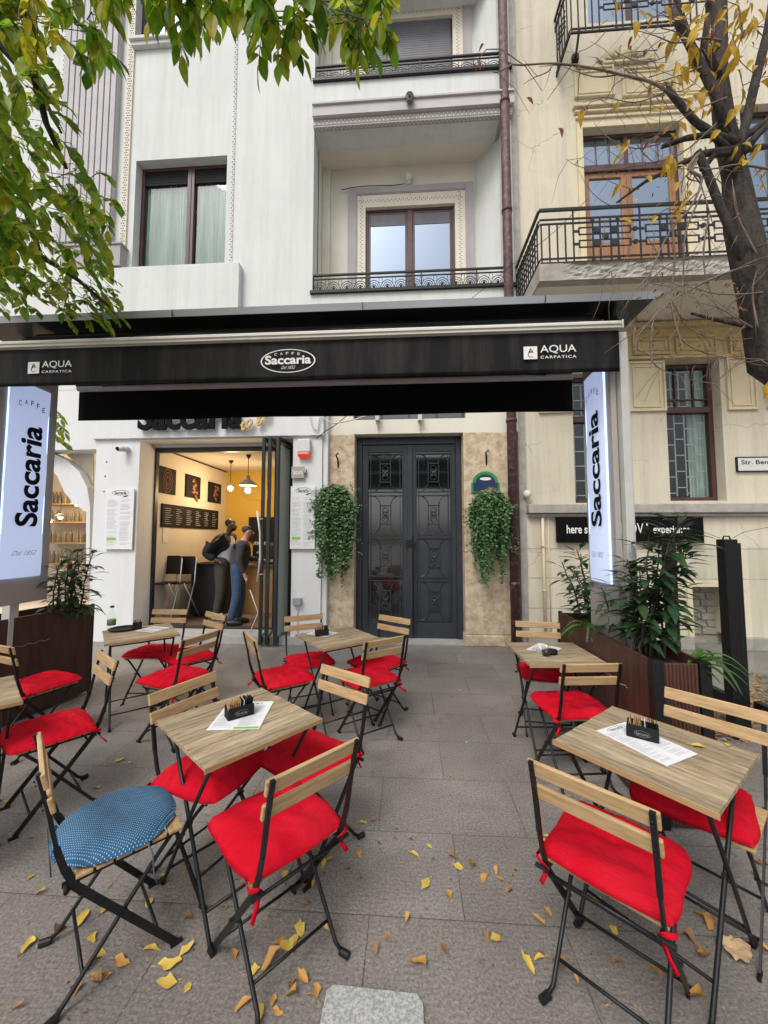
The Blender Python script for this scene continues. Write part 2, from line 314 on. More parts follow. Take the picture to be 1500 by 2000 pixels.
# ------------------------------------------------------------------ helpers: meshes
class MB:
    def __init__(s): s.v = []; s.f = []; s.smooth = False
    def quad(s, a, b, c, d):
        n = len(s.v); s.v += [tuple(a), tuple(b), tuple(c), tuple(d)]; s.f.append((n, n+1, n+2, n+3)); return s
    def box(s, x0, x1, y0, y1, z0, z1):
        n = len(s.v)
        s.v += [(x0,y0,z0),(x1,y0,z0),(x1,y1,z0),(x0,y1,z0),(x0,y0,z1),(x1,y0,z1),(x1,y1,z1),(x0,y1,z1)]
        for q in ((0,3,2,1),(4,5,6,7),(0,1,5,4),(1,2,6,5),(2,3,7,6),(3,0,4,7)): s.f.append(tuple(n+i for i in q))
        return s
    def obox(s, c, ax, ay, az, hx, hy, hz):
        n = len(s.v); c = Vector(c); ax, ay, az = Vector(ax)*hx, Vector(ay)*hy, Vector(az)*hz
        for k in (-1, 1):
            for (i, j) in ((-1,-1),(1,-1),(1,1),(-1,1)): s.v.append(tuple(c+ax*i+ay*j+az*k))
        for q in ((0,3,2,1),(4,5,6,7),(0,1,5,4),(1,2,6,5),(2,3,7,6),(3,0,4,7)): s.f.append(tuple(n+i for i in q))
        return s
    def bar(s, p, q, w, h, up=(0,0,1)):
        p, q = Vector(p), Vector(q); d = q-p; L = d.length; d = d.normalized(); u = Vector(up)
        if abs(d.dot(u)) > .98: u = Vector((0, 1, 0))
        x = d.cross(u).normalized(); u = x.cross(d)
        return s.obox((p+q)/2, x, u, d, w/2, h/2, L/2)
    def tube(s, pts, r, n=8, cap=True):
        pts = [Vector(p) for p in pts]; rs = r if hasattr(r, '__len__') else [r]*len(pts); base = len(s.v); prev = None
        for i, p in enumerate(pts):
            d = (pts[min(i+1, len(pts)-1)]-pts[max(i-1, 0)]).normalized()
            if prev is None:
                u = Vector((0, 0, 1)) if abs(d.z) < .9 else Vector((1, 0, 0)); x = d.cross(u).normalized()
            else:
                x = (prev-d*prev.dot(d)).normalized()
            prev = x; y = d.cross(x)
            for k in range(n):
                a = 2*math.pi*k/n; s.v.append(tuple(p+(x*math.cos(a)+y*math.sin(a))*rs[i]))
        for i in range(len(pts)-1):
            for k in range(n):
                a = base+i*n+k; b = base+i*n+(k+1) % n; s.f.append((a, b, b+n, a+n))
        if cap:
            s.f.append(tuple(base+k for k in reversed(range(n)))); s.f.append(tuple(base+(len(pts)-1)*n+k for k in range(n)))
        return s
    def lathe(s, c, prof, n=20, axis='Z'):
        base = len(s.v); c = Vector(c)
        for (r, z) in prof:
            for k in range(n):
                a = 2*math.pi*k/n; q = Vector((r*math.cos(a), r*math.sin(a), z))
                if axis == 'Y': q = Vector((q.x, q.z, q.y))
                if axis == 'X': q = Vector((q.z, q.x, q.y))
                s.v.append(tuple(c+q))
        for i in range(len(prof)-1):
            for k in range(n):
                a = base+i*n+k; b = base+i*n+(k+1) % n; s.f.append((a, b, b+n, a+n))
        s.f.append(tuple(base+k for k in reversed(range(n)))); s.f.append(tuple(base+(len(prof)-1)*n+k for k in range(n)))
        return s
    def ball(s, c, rx, ry=None, rz=None, n=14, m=9):
        ry = ry or rx; rz = rz or rx
        base = len(s.v); c = Vector(c)
        for i in range(m+1):
            t = math.pi*i/m
            for k in range(n):
                a = 2*math.pi*k/n; s.v.append((c.x+rx*math.sin(t)*math.cos(a), c.y+ry*math.sin(t)*math.sin(a), c.z+rz*math.cos(t)))
        for i in range(m):
            for k in range(n):
                a = base+i*n+k; b = base+i*n+(k+1) % n; s.f.append((a, a+n, b+n, b))
        return s
    def prism(s, pts, ax, t):
        """polygon pts (list of 3-D points) extruded by vector ax*t"""
        n = len(s.v); k = len(pts); off = Vector(ax)*t
        s.v += [tuple(Vector(p)) for p in pts]+[tuple(Vector(p)+off) for p in pts]
        s.f.append(tuple(n+i for i in range(k))); s.f.append(tuple(n+k+i for i in reversed(range(k))))
        for i in range(k): j = (i+1) % k; s.f.append((n+i, n+k+i, n+k+j, n+j))
        return s
    def leaf(s, p, d, nrm, L, W, droop=.15, fold=.25, seg=4):
        """pointed blade growing from p along d"""
        p = Vector(p); d = Vector(d).normalized(); nrm = Vector(nrm)
        x = d.cross(nrm)
        if x.length < 1e-4: x = d.orthogonal()
        x = x.normalized(); nn = x.cross(d).normalized(); base = len(s.v)
        prof = {3: [0, .85, .6, 0], 4: [0, .8, 1, .62, 0], 5: [0, .65, 1, .88, .5, 0]}[seg]
        ts = [i/seg for i in range(seg+1)]
        for t, w in zip(ts, prof):
            c = p+d*(L*t)-nn*(droop*L*t*t)
            s.v += [tuple(c-x*(W/2*w)+nn*(fold*W*.5*w)), tuple(c), tuple(c+x*(W/2*w)+nn*(fold*W*.5*w))]
        for i in range(seg):
            a = base+i*3
            s.f += [(a, a+1, a+4, a+3), (a+1, a+2, a+5, a+4)]
        return s
    def text(s, body, o, u, v, w, h, bold=0., shear=0., ext=.0, arc=0, font=None, spacing=1.0):
        """lettering fitted into the box o, o+u*w, o+v*h"""
        cu = bpy.data.curves.new('lettering', 'FONT'); cu.body = body; cu.offset = bold; cu.shear = shear; cu.space_character = spacing; cu.resolution_u = 5
        ob = bpy.data.objects.new('lettering', cu); COL.objects.link(ob); bpy.context.view_layer.update()
        me = ob.to_mesh(); pts = [q.co.copy() for q in me.vertices]; fs = [tuple(q.vertices) for q in me.polygons]
        ob.to_mesh_clear(); bpy.data.objects.remove(ob); bpy.data.curves.remove(cu)
        if not pts: return s
        x0 = min(q.x for q in pts); x1 = max(q.x for q in pts); y0 = min(q.y for q in pts); y1 = max(q.y for q in pts)
        o, u, v = Vector(o), Vector(u), Vector(v); nn = u.cross(v).normalized(); n = len(s.v)
        for q in pts:
            a = (q.x-x0)/(x1-x0); bb = (q.y-y0)/(y1-y0); s.v.append(tuple(o+u*(w*a)+v*(h*bb+arc*(1-(2*a-1)**2))+nn*ext))
        s.f += [tuple(n+i for i in f) for f in fs]
        if ext > .004:      # cut-out letters with real thickness
            from collections import Counter
            cnt = Counter()
            for f in fs:
                for i in range(len(f)): cnt[tuple(sorted((f[i], f[(i+1) % len(f)])))] += 1
            m0 = len(s.v)
            for q in range(len(pts)): s.v.append(tuple(Vector(s.v[n+q])-nn*ext))
            for f in fs:
                for i in range(len(f)):
                    a, c = f[i], f[(i+1) % len(f)]
                    if cnt[tuple(sorted((a, c)))] == 1: s.f.append((n+a, m0+a, m0+c, n+c))
        return s
    def build(s, name, m, parent=None, smooth=None, bevel=0, mods=None):
        me = bpy.data.meshes.new(name)
        L = Vector((0, 0, 0))
        if parent is not None:
            q = parent
            while q is not None: L += Vector(q.location); q = q.parent
        vs = [(a[0]-L.x, a[1]-L.y, a[2]-L.z) for a in s.v] if L.length > 0 else s.v
        me.from_pydata(vs, [], s.f); me.update()
        if (s.smooth if smooth is None else smooth):
            me.polygons.foreach_set('use_smooth', [True]*len(me.polygons))
        ms = m if isinstance(m, (list, tuple)) else [m]
        for k in ms: me.materials.append(M[k] if isinstance(k, str) else k)
        o = bpy.data.objects.new(name, me); COL.objects.link(o)
        if parent is not None: o.parent = parent
        if bevel:
            b = o.modifiers.new('bevel', 'BEVEL'); b.width = bevel; b.segments = 2; b.limit_method = 'ANGLE'; b.angle_limit = R_(40)
        return o
def tag(o, label, cat, group=None, kind=None):
    if label: o['label'] = label
    if cat: o['category'] = cat
    if group: o['group'] = group
    if kind: o['kind'] = kind
    return o
def empty(name, loc, label, cat, group=None, rz=0):
    o = bpy.data.objects.new(name, None); o.empty_display_size = .1; COL.objects.link(o); o.location = loc; o.rotation_euler = (0, 0, rz)
    return tag(o, label, cat, group)
def struct(o): o['kind'] = 'structure'; return o
def copy_tree(o, parent=None):
    c = o.copy(); COL.objects.link(c); c.parent = parent
    for ch in o.children: copy_tree(ch, c)
    return c
def panel(mb, x0, x1, z0, z1, Yf, Yb, holes=()):
    """wall slab between planes Yf (front) and Yb with rectangular openings"""
    xs = sorted({x0, x1, *[h[0] for h in holes], *[h[1] for h in holes]}); zs = sorted({z0, z1, *[h[2] for h in holes], *[h[3] for h in holes]})
    xs = [x for x in xs if x0 <= x <= x1]; zs = [z for z in zs if z0 <= z <= z1]
    def solid(i, j):
        if i < 0 or j < 0 or i >= len(xs)-1 or j >= len(zs)-1: return False
        cx, cz = (xs[i]+xs[i+1])/2, (zs[j]+zs[j+1])/2
        return not any(h[0] < cx < h[1] and h[2] < cz < h[3] for h in holes)
    for i in range(len(xs)-1):
        for j in range(len(zs)-1):
            if not solid(i, j): continue
            a, b, c, d = xs[i], xs[i+1], zs[j], zs[j+1]
            mb.quad((a,Yf,c), (b,Yf,c), (b,Yf,d), (a,Yf,d)); mb.quad((b,Yb,c), (a,Yb,c), (a,Yb,d), (b,Yb,d))
            if not solid(i-1, j): mb.quad((a,Yb,c), (a,Yf,c), (a,Yf,d), (a,Yb,d))
            if not solid(i+1, j): mb.quad((b,Yf,c), (b,Yb,c), (b,Yb,d), (b,Yf,d))
            if not solid(i, j-1): mb.quad((a,Yb,c), (b,Yb,c), (b,Yf,c), (a,Yf,c))
            if not solid(i, j+1): mb.quad((a,Yf,d), (b,Yf,d), (b,Yb,d), (a,Yb,d))
    return mb
def frame(mb, x0, x1, z0, z1, Yf, Yb, w, mull=(), wm=None):
    mb.box(x0, x0+w, Yf, Yb, z0, z1); mb.box(x1-w, x1, Yf, Yb, z0, z1)
    mb.box(x0+w, x1-w, Yf, Yb, z0, z0+w); mb.box(x0+w, x1-w, Yf, Yb, z1-w, z1)
    for m_ in mull: mb.box(m_-(wm or w)/2, m_+(wm or w)/2, Yf-.004, Yb, z0+w, z1-w)
    return mb

# ================================================================== SETTING
g = MB(); g.box(-60, 60, -60, 60, -.05, 0); struct(g.build('pavement', 'paving'))

# ================================================================== WHITE APARTMENT BUILDING
YF, YS, YO, YP, YD = 5.85, 5.72, 6.12, 5.84, 6.08
DZ = 3.66
wb = empty('apartment_building', (-2, YF, 0), 'white plastered apartment house with coffee bar, double door and loggias', 'building')
XL = -11.0; XR = gy(1004, 500, YF).x
W1 = WR(262, 309, 441, 517, YF); L1 = WR(612, 243, 986, 563, YF); W3 = WR(268, -150, 362, 82, YF)
L2 = (L1[0], L1[1], L1[2]+DZ, L1[3]+DZ)
ZG = 3.95; ZT = 11.5
mb = MB(); panel(mb, XL, XR, ZG, ZT, YF, YF+.35, [W1, L1, (L2[0], L2[1], L2[2], ZT), (W3[0], W3[1], W3[2], W3[3]), ])
mb.box(XL, XR, YF+.3, 12, ZT-.2, ZT-.01)
mb.build('wall', 'plaster', wb)
def loggia(dz, shut):
    x0, x1, z0, z1 = L1[0], L1[1], L1[2]+dz, L1[3]+dz; Yb = 6.55; top = min(z1, ZT)
    xs1 = gy(930, 450, Yb).x
    so_ = WR(714, 404, 889, 575, Yb); hole = (so_[0], so_[1], max(so_[2], L1[2])+dz-.02, so_[3]+dz)
    b = MB(); panel(b, x0-.02, xs1, z0-.02, top, Yb, Yb+.12, [hole])
    b.quad((x0, YF+.3, z0), (x0, Yb, z0), (x0, Yb, top), (x0, YF+.3, top))
    sp_ = MB().quad((xs1, Yb, z0), (x1, YF+.3, z0), (x1, YF+.3, top), (xs1, Yb, top)); sp_.build('splayed_wall', 'plaster', wb)
    pl = gy(636, 450, Yb).x; b.box(x0+.005, pl+.09, Yb-.07, Yb-.001, z0, top-.001)
    b.build('loggia_wall', 'soffit', wb)
    f = MB().box(x0+.001, x1-.001, YF+.02, Yb-.002, z0-.06, z0-.003); f.build('loggia_floor', 'concrete', wb)
    if z1 < ZT: MB().box(x0-.1, x1+.05, YF+.351, Yb+.1, z1, z1+.1).build('loggia_ceiling', 'soffit', wb)
    o = WR(680, 366, 926, 600, Yb); i = WR(698, 380, 909, 600, Yb)
    zb = z0
    s = MB(); s.box(o[0], i[0], Yb-.05, Yb-.001, zb, o[3]+dz); s.box(i[1], o[1], Yb-.05, Yb-.001, zb, o[3]+dz); s.box(i[0], i[1], Yb-.05, Yb-.001, i[3]+dz, o[3]+dz)
    s.box(i[0]-.035, i[0]-.02, Yb-.06, Yb-.045, zb, i[3]+dz+.03); s.box(i[1]+.02, i[1]+.035, Yb-.06, Yb-.045, zb, i[3]+dz+.03); s.box(i[0]-.02, i[1]+.02, Yb-.06, Yb-.045, i[3]+dz+.015, i[3]+dz+.03)
    s.build('window_surround', 'lilac', wb)
    t = MB(); h = hole
    t.box(i[0], h[0], Yb-.035, Yb-.0015, zb, i[3]+dz); t.box(h[1], i[1], Yb-.035, Yb-.0015, zb, i[3]+dz); t.box(h[0], h[1], Yb-.035, Yb-.0015, h[3], i[3]+dz)
    ir = t.build('carved_trim', 'ivory', wb)
    d = MB(); z = zb+.03; k = 0
    while z < i[3]+dz-.03:
        for (a, c) in ((i[0], h[0]), (h[1], i[1])):
            m_ = (a+c)/2+(.014 if k % 2 else -.014); d.box(m_-.012, m_+.012, Yb-.037, Yb-.034, z, z+.012)
        z += .036; k += 1
    x = i[0]+.03; zz = (h[3]+i[3]+dz)/2
    while x < i[1]-.03:
        m_ = zz+(.014 if k % 2 else -.014); d.box(x, x+.012, Yb-.037, Yb-.034, m_-.012, m_+.012); x += .036; k += 1
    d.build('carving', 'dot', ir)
    yw = Yb+.03; w = MB(); cx = (h[0]+h[1])/2
    frame(w, h[0], h[1], h[2], h[3], yw, yw+.06, .045); w.box(cx-.045, cx+.045, yw-.01, yw+.06, h[2]+.045, h[3]-.045)
    for (a, c) in ((h[0]+.045, cx-.045), (cx+.045, h[1]-.045)): frame(w, a+.002, c-.002, h[2]+.05, h[3]-.05, yw+.008, yw+.05, .04)
    win = w.build('window', 'maroon', wb, bevel=.004)
    if not shut:
        for (a, c) in ((h[0]+.087, cx-.087), (cx+.087, h[1]-.087)):
            MB().box(a, c, yw+.02, yw+.03, h[2]+.08, h[3]-.09).build('pane', 'glass_sky', win)
            MB().box(a, c, yw+.012, yw+.018, h[3]-.30, h[3]-.09).build('blind', 'shutter', win)
    else:
        b = MB(); z = h[2]+.02
        while z < h[3]-.05: b.box(h[0]+.05, h[1]-.05, yw-.02, yw-.012, z, z+.038); z += .045
        b.box(h[0]+.04, h[1]-.04, yw-.011, yw-.006, h[2], h[3]); b.build('roller_shutter', 'shutter', win)
    # low wrought iron railing with scallops
    r = MB(); y = YF+.04; xa, xb = x0+.01, x1-.01; zr = z0+.30
    r.box(xa, xb, y-.018, y+.018, zr-.012, zr+.012); r.box(xa, xb, y-.01, y+.01, zr-.075, zr-.06); r.box(xa, xb, y-.012, y+.012, z0+.02, z0+.04)
    n = 14; st = (xb-xa)/n
    for i_ in range(n+1):
        xx = xa+i_*st
        if i_ % 4 == 0 or i_ == n: r.box(xx-.009, xx+.009, y-.009, y+.009, z0, zr-.012)
    for i_ in range(n):
        c = xa+(i_+.5)*st
        for rr in (.49, .36, .24):
            r.tube([(c+math.cos(a)*st*rr, y, z0+.04+math.sin(a)*st*rr*1.35) for a in [math.pi*k/10 for k in range(11)]], .0055, 5)
        r.leaf((c, y, z0+.04), (0, 0, 1), (0, -1, 0), .08, .03, 0, 0); r.leaf((c, y, z0+.05), (.6, 0, 1), (0, -1, 0), .05, .02, 0, 0); r.leaf((c, y, z0+.05), (-.6, 0, 1), (0, -1, 0), .05, .02, 0, 0)
        r.tube([(c+st*.5-.02, y, zr-.07), (c+st*.5-.03, y, z0+.14), (c+st*.5+.03, y, z0+.14), (c+st*.5+.02, y, zr-.07)], .004, 4)
    r.build('balcony_railing', 'iron', wb)
    MB().box(x0-.03, XR+.03, YF-.05, YF+.12, z0-.045, z0+.001).build('parapet_sill', 'iron', wb)
    return (x0, x1, z0, z1)
loggia(0, False); loggia(DZ, True)
# cornice of the upper loggia slab
x0, x1, z0, z1 = L1; xr = XR+.02
c = MB(); c.box(x0, xr, YF-.14, YF-.002, z1+.10, z1+.30); c.box(x0, xr, YF-.17, YF-.14, z1+.27, z1+.30); c.build('cornice', 'lilac_pale', wb)
c = MB(); c.box(x0+.004, xr-.01, YF-.08, YF-.003, z1-.002, z1+.10); c.box(x0+.003, xr-.02, YF-.075, YF-.004, z1-.03, z1-.003)
c.box(xr-.20, xr-.02, YF-.003, YF+.70, z1-.03, z1-.003); c.box(xr-.15, xr-.06, YF+.001, YF+.68, z1-.045, z1-.03); c.build('cornice_soffit_band', 'lilac', wb)
d = MB(); x = x0+.02; k = 0
while x < xr-.04:
    d.box(x, x+.02, YF-.083, YF-.079, z1+.01+(.04 if k % 2 else 0), z1+.04+(.04 if k % 2 else 0)); d.box(x, x+.02, YF-.07+(.025 if k % 2 else 0), YF-.05+(.025 if k % 2 else 0), z1-.033, z1-.0295); x += .033; k += 1
y = YF+.18
while y < YF+.66: d.box(xr-.05, xr-.03, y, y+.02, z1-.034, z1-.0295); y += .033
d.build('cornice_carving', 'ivory', wb)
p = gy(800, 192, YF-.2); m_ = MB(); m_.smooth = True
m_.ball((p.x, p.y, p.z), .058, .05, .085); m_.ball((p.x, p.y-.05, p.z-.005), .012, .02, .02); m_.ball((p.x-.022, p.y-.045, p.z+.018), .014, .012, .01); m_.ball((p.x+.022, p.y-.045, p.z+.018), .014, .012, .01)
m_.ball((p.x, p.y-.04, p.z+.045), .045, .02, .02); m_.ball((p.x, p.y-.03, p.z-.06), .03, .025, .025)
for a in range(9): t = math.pi*a/8; m_.ball((p.x+math.cos(t)*.055, p.y+.0, p.z+.02+math.sin(t)*.07), .018)
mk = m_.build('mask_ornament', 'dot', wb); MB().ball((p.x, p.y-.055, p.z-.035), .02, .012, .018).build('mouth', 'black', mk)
# downpipe
pp = MB(); px_ = gy(1000, 900, YF-.1).x; pp.smooth = True
pp.tube([(px_, YF-.12, .02), (px_, YF-.12, 6), (px_, YF-.12, ZT)], .070, 14)
for z in (.9, 2.0, 3.3, 4.9, 6.6, 8.4): pp.tube([(px_, YF-.12, z), (px_, YF-.12, z+.05)], .081, 14)
pp.build('drain_pipe', 'pipe', wb)
# pilaster strip behind it
MB().box(XR, XR+.10, YF+.01, YF+.3, 0, ZT).build('corner_strip', 'concrete', wb)
# dotted vertical strips, fluted pilaster, projecting block
def dots(xc, w, za, zb, y, cols):
    t = MB().box(xc-w/2, xc+w/2, y, YF-.001, za, zb); o = t.build('carved_strip', 'ivory' if cols > 1 else 'plaster', wb)
    d = MB(); z = za+.02; k = 0
    while z < zb-.03:
        for q in range(cols):
            xx = xc+(q-(cols-1)/2)*.036+(.01 if k % 2 else -.01); d.box(xx-.011, xx+.011, y-.002, y+.001, z, z+.018)
        z += .045; k += 1
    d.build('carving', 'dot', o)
zb = gy(240, 482, YF).z; dots(gy(249, 250, YF-.03).x, .11, zb, ZT, YF-.03, 2)
dots(gy(457, 250, YF-.012).x, .045, gy(457, 512, YF).z, ZT, YF-.012, 1)
dots(gy(118, 250, YF-.03).x, .06, zb, ZT, YF-.03, 1)
a, b_, c_, d_ = WR(128, -300, 232, 478, YF-.1)
f = MB(); f.box(a, b_, YF-.08, YF-.002, zb, ZT)
n = 9; st = (b_-a)/n
for i in range(n): f.box(a+i*st+.012, a+(i+1)*st-.014, YF-.11, YF-.081, zb+.05, ZT)
f.build('fluted_pilaster', 'lilac_pale', wb)
a, b_, c_, d_ = WR(120, 478, 236, 522, YF-.13); MB().box(a, b_, YF-.15, YF-.002, c_, d_).box(a-.02, b_+.02, YF-.17, YF-.003, d_-.03, d_).build('pilaster_base', 'lilac', wb)
zt = gy(300, 519, YF-.13).z; xe = gy(466, 560, YF-.13).x; MB().box(XL, xe, YF-.13, YF-.001, ZG+.002, zt).build('projecting_apron', 'plaster', wb, bevel=.01)
for x_, y_ in ((208, 902), (205, 930), (203, 960)): p = gy(x_, y_, YS-.004); MB().ball((p.x, YS-.002, p.z), .012, .008, .014, 8, 6).build('wall_plug', 'iron', wb)
# left lodging windows
def window(hole, dy, mat_, rolled=True, mull=True, glass='glass_win', cur=True):
    h = hole; yw = YF+dy; w = MB(); cx = h[0]+(h[1]-h[0])*.56
    frame(w, h[0]+.001, h[1]-.001, h[2]+.001, h[3]-.001, yw, yw+.07, .05); w.box(cx-.06, cx+.06, yw-.012, yw+.06, h[2]+.05, h[3]-.05)
    w.box(cx-.012, cx+.012, yw-.022, yw-.012, h[2]+.05, h[3]-.05)
    o = w.build('window', mat_, wb, bevel=.004)
    if rolled:
        b = MB(); z = h[3]-.30
        while z < h[3]-.06: b.box(h[0]+.05, h[1]-.05, yw-.006+.02, yw+.03, z, z+.04); z += .046
        b.box(h[0]+.05, h[1]-.05, yw+.03, yw+.04, h[3]-.3, h[3]-.05); b.build('roller_shutter', 'black', o)
    for (a, c) in ((h[0]+.05, cx-.06), (cx+.06, h[1]-.05)):
        MB().box(a, c, yw+.045, yw+.052, h[2]+.05, h[3]-.05).build('pane', glass, o)
        if cur:
            q = MB(); n = 120; q.smooth = True
            for i in range(n+1):
                x = a+(c-a)*i/n; y = yw+.10+.030*math.sin(i*1.05)+.012*math.sin(i*2.7+1)
                q.v += [(x, y, h[2]), (x, y+.01, h[3])]
            for i in range(n): q.f.append((2*i, 2*i+2, 2*i+3, 2*i+1))
            q.build('curtain', 'curtain', o)
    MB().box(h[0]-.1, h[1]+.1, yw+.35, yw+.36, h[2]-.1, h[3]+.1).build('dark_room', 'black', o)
window(W1, .15, 'maroon'); window(W3, .15, 'maroon', rolled=False, glass='glass_sky', cur=False)
a, b_, c_, d_ = W3; s = MB().box(a-.02, b_+.1, YF-.12, YF+.14, c_-.06, c_).box(a, b_+.08, YF-.08, YF+.0, c_-.13, c_-.061); s.build('window_sill', 'plaster', wb, bevel=.008)

# ---- ground floor of the coffee bar
zl = gy(400, 858, YS).z                                   # underside of sign band
xs_r = gy(628, 1000, YS).x
SO = (gy(266, 1050, YS).x, gy(570, 1050, YS).x, 0, zl)
SL = (-9.2, gy(180, 1050, YS).x, .25, gy(150, 878, YS).z)
mb = MB(); panel(mb, XL, xs_r, 0, ZG, YS, YS+.33, [SO, SL]); mb.build('shop_wall', 'plaster_shop', wb)
MB().box(gy(178, 1000, YS).x+.002, xs_r+.03, YS-.05, YS-.001, zl+.02, gy(400, 805, YS).z+.9).build('sign_band', 'plaster_shop', wb, bevel=.008)
MB().box(xs_r+.001, gy(640, 1000, YS+.05).x, YS+.03, YS+.4, 0, ZG).build('shop_pilaster', 'plaster_shop', wb, bevel=.008)
zst = .125
MB().box(gy(268, 1240, YS).x, xs_r+.06, YS-.04, YO+.1, 0, zst).build('door_step', 'stone_step', wb, bevel=.008)
# opening frame, room
zo = gy(430, 874, YO).z; xo0, xo1 = gy(296, 1050, YO).x, gy(574, 1050, YO).x
fr = MB(); fr.box(xo0-.0, xo0+.055, YO-.03, YO+.05, zst, zo); fr.box(xo0+.055, xo1, YO-.03, YO+.05, zo-.075, zo); fr.box(xo0+.055, xo1, YO-.02, YO+.06, zst+.001, zst+.03); fr.box(xo1-.05, xo1-.001, YO-.03, YO+.05, zst+.03, zo-.076)
fr.build('shop_door_frame', 'anthracite', wb, bevel=.004)
MB().box(SO[0], SO[1], YS+.331, YO+.05, zo+.001, zl+.3).box(SO[0]-.001, xo0-.001, YS+.331, YO+.05, 0, zo+.001).box(xo1+.001, SO[1]+.1, YS+.331, YO+.05, 0, zo+.001).build('opening_reveal', 'plaster_shop', wb)
YB = 8.65; rz = .13; zc = gy(445, 921, YB).z; rx0 = xo0+.02; rx1 = gy(660, 1000, YO).x
r = MB(); r.quad((rx0, YO+.05, rz), (rx0, YB, rz), (rx0, YB, zc), (rx0, YO+.05, zc)); r.quad((rx1, YO+.05, rz), (rx1, YO+.05, zc), (rx1, YB, zc), (rx1, YB, rz))
r.quad((rx0, YO+.05, zc), (rx0, YB, zc), (rx1, YB, zc), (rx1, YO+.05, zc)); r.quad((xo0-.3, YO+.051, zo-.02), (rx1, YO+.051, zo-.02), (rx1, YO+.051, zc+.2), (xo0-.3, YO+.051, zc+.2)); r.quad((xo1, YO+.052, 0), (rx1, YO+.052, 0), (rx1, YO+.052, zc), (xo1, YO+.052, zc))
r.build('room_wall', 'wall_in', wb)
MB().quad((rx0, YB-.002, rz), (rx1, YB-.002, rz), (rx1, YB-.002, zc), (rx0, YB-.002, zc)).build('back_wall', 'wall_yellow', wb)
MB().box(rx0, rx1, YO+.05, YB, rz-.05, rz-.001).build('room_floor', 'floor_in', wb)
MB().tube([(rx0+.015, YO+.1, zc-.02), (rx0+.015, YB-.05, zc-.02)], .012, 6).build('ceiling_conduit', 'cable_black', wb)
# folding glass door leaves, stacked open at right
def leafdoor(xp, y0, y1, x1_, mat_):
    dr = MB(); zt_, zb_ = gy(545, 852, y0).z, .03
    p0, p1 = Vector((xp, y0, 0)), Vector((x1_, y1, 0)); u = (p1-p0).normalized(); nn = u.cross(Vector((0, 0, 1))); L = (p1-p0).length
    def pc(a, b, za, zb2, th=.022): dr.obox(p0+u*((a+b)/2)+Vector((0, 0, (za+zb2)/2)), u, nn, (0, 0, 1), (b-a)/2, th, (zb2-za)/2)
    pc(0, .06, zb_, zt_); pc(L-.05, L, zb_, zt_); pc(.06, L-.05, zt_-.06, zt_); pc(.06, L-.05, zb_, zb_+.1)
    o = dr.build('folding_door_leaf', 'anthracite', wb, bevel=.003)
    q = MB(); q.obox(p0+u*(L/2)+Vector((0, 0, (zt_+zb_)/2)), u, nn, (0, 0, 1), L/2-.06, .004, (zt_-zb_)/2-.1); q.build('pane', mat_, o)
    return o, p0, u
xa = gy(540, 1050, 5.58).x; leafdoor(xa, 5.56, 6.10, gy(566, 1050, 6.1).x, 'glass_green')
xb2 = gy(527, 1050, 5.58).x; o1, p0, u1 = leafdoor(xb2-.02, 5.56, 6.10, gy(538, 1050, 6.1).x, 'glass_clear')
xc2 = gy(511, 1050, 5.58).x; o2, p0, u2 = leafdoor(xc2, 5.58, 5.98, gy(524, 1050, 5.98).x, 'glass_clear')
h = MB(); hp = [gy(505, y_, 5.56) for y_ in (998, 1040, 1090, 1135)]; hp = [v+Vector((off, -.05, 0)) for v, off in zip(hp, (0, .04, .045, 0))]
h.smooth = True; h.tube(hp, .014, 8); h.tube([hp[0]+Vector((0, 0, -.12)), hp[0]+Vector((.07, .05, -.12))], .01, 6); h.tube([hp[3]+Vector((0, 0, .1)), hp[3]+Vector((.07, .05, .1))], .01, 6)
h.build('pull_handle', 'white_plastic', o2)
# neighbour shop room, warm light behind the arch
ax0, ax1 = -9.2, SL[1]; r = MB(); r.quad((ax0, 8.3, .1), (ax1+.35, 8.3, .1), (ax1+.35, 8.3, 3.4), (ax0, 8.3, 3.4)); r.quad((ax1+.35, YS+.34, .1), (ax1+.35, YS+.34, 3.4), (ax1+.35, 8.3, 3.4), (ax1+.35, 8.3, .1)); r.quad((ax0, YS+.34, 3.3), (ax0, 8.3, 3.3), (ax1+.35, 8.3, 3.3), (ax1+.35, YS+.34, 3.3)); r.quad((ax0, YS+.3, .24), (ax1+.35, YS+.3, .24), (ax1+.35, 8.3, .24), (ax0, 8.3, .24)); r.quad((ax0, YS+.34, .1), (ax0, 8.3, .1), (ax0, 8.3, 3.4), (ax0, YS+.34, 3.4))
r.build('side_room', 'wall_in', wb)
# white arch panel inside the shop window
ar = MB(); Ya = YS+.16; pts_o = [gy(x_, y_, Ya) for x_, y_ in ((60, 880), (100, 884), (130, 898), (155, 922), (170, 952), (176, 990), (174, 1120))]; pts_i = [gy(x_, y_, Ya) for x_, y_ in ((60, 905), (95, 913), (112, 930), (125, 960), (142, 982), (168, 1000), (168, 1120))]
for i in range(len(pts_o)-1):
    a, b_, c_, d_ = pts_o[i], pts_o[i+1], pts_i[i+1], pts_i[i]; ar.prism([d_, c_, b_, a], (0, 1, 0), .14)
ar.build('window_arch', 'plaster_shop', wb)
tp = MB(); tp.prism([gy(x_, y_, Ya+.18) for x_, y_ in ((60, 880), (60, 870), (182, 870), (182, 960), (172, 940), (155, 912), (130, 888))], (0, 1, 0), .02); tp.build('arch_backing', 'ivory', wb)
sh = MB()
for z in (1.0, 1.45, 1.9, 2.3): sh.box(-8.0, -6.3, 7.9, 8.25, z, z+.03)
sh.build('wall_shelf', 'tan_wood', wb)

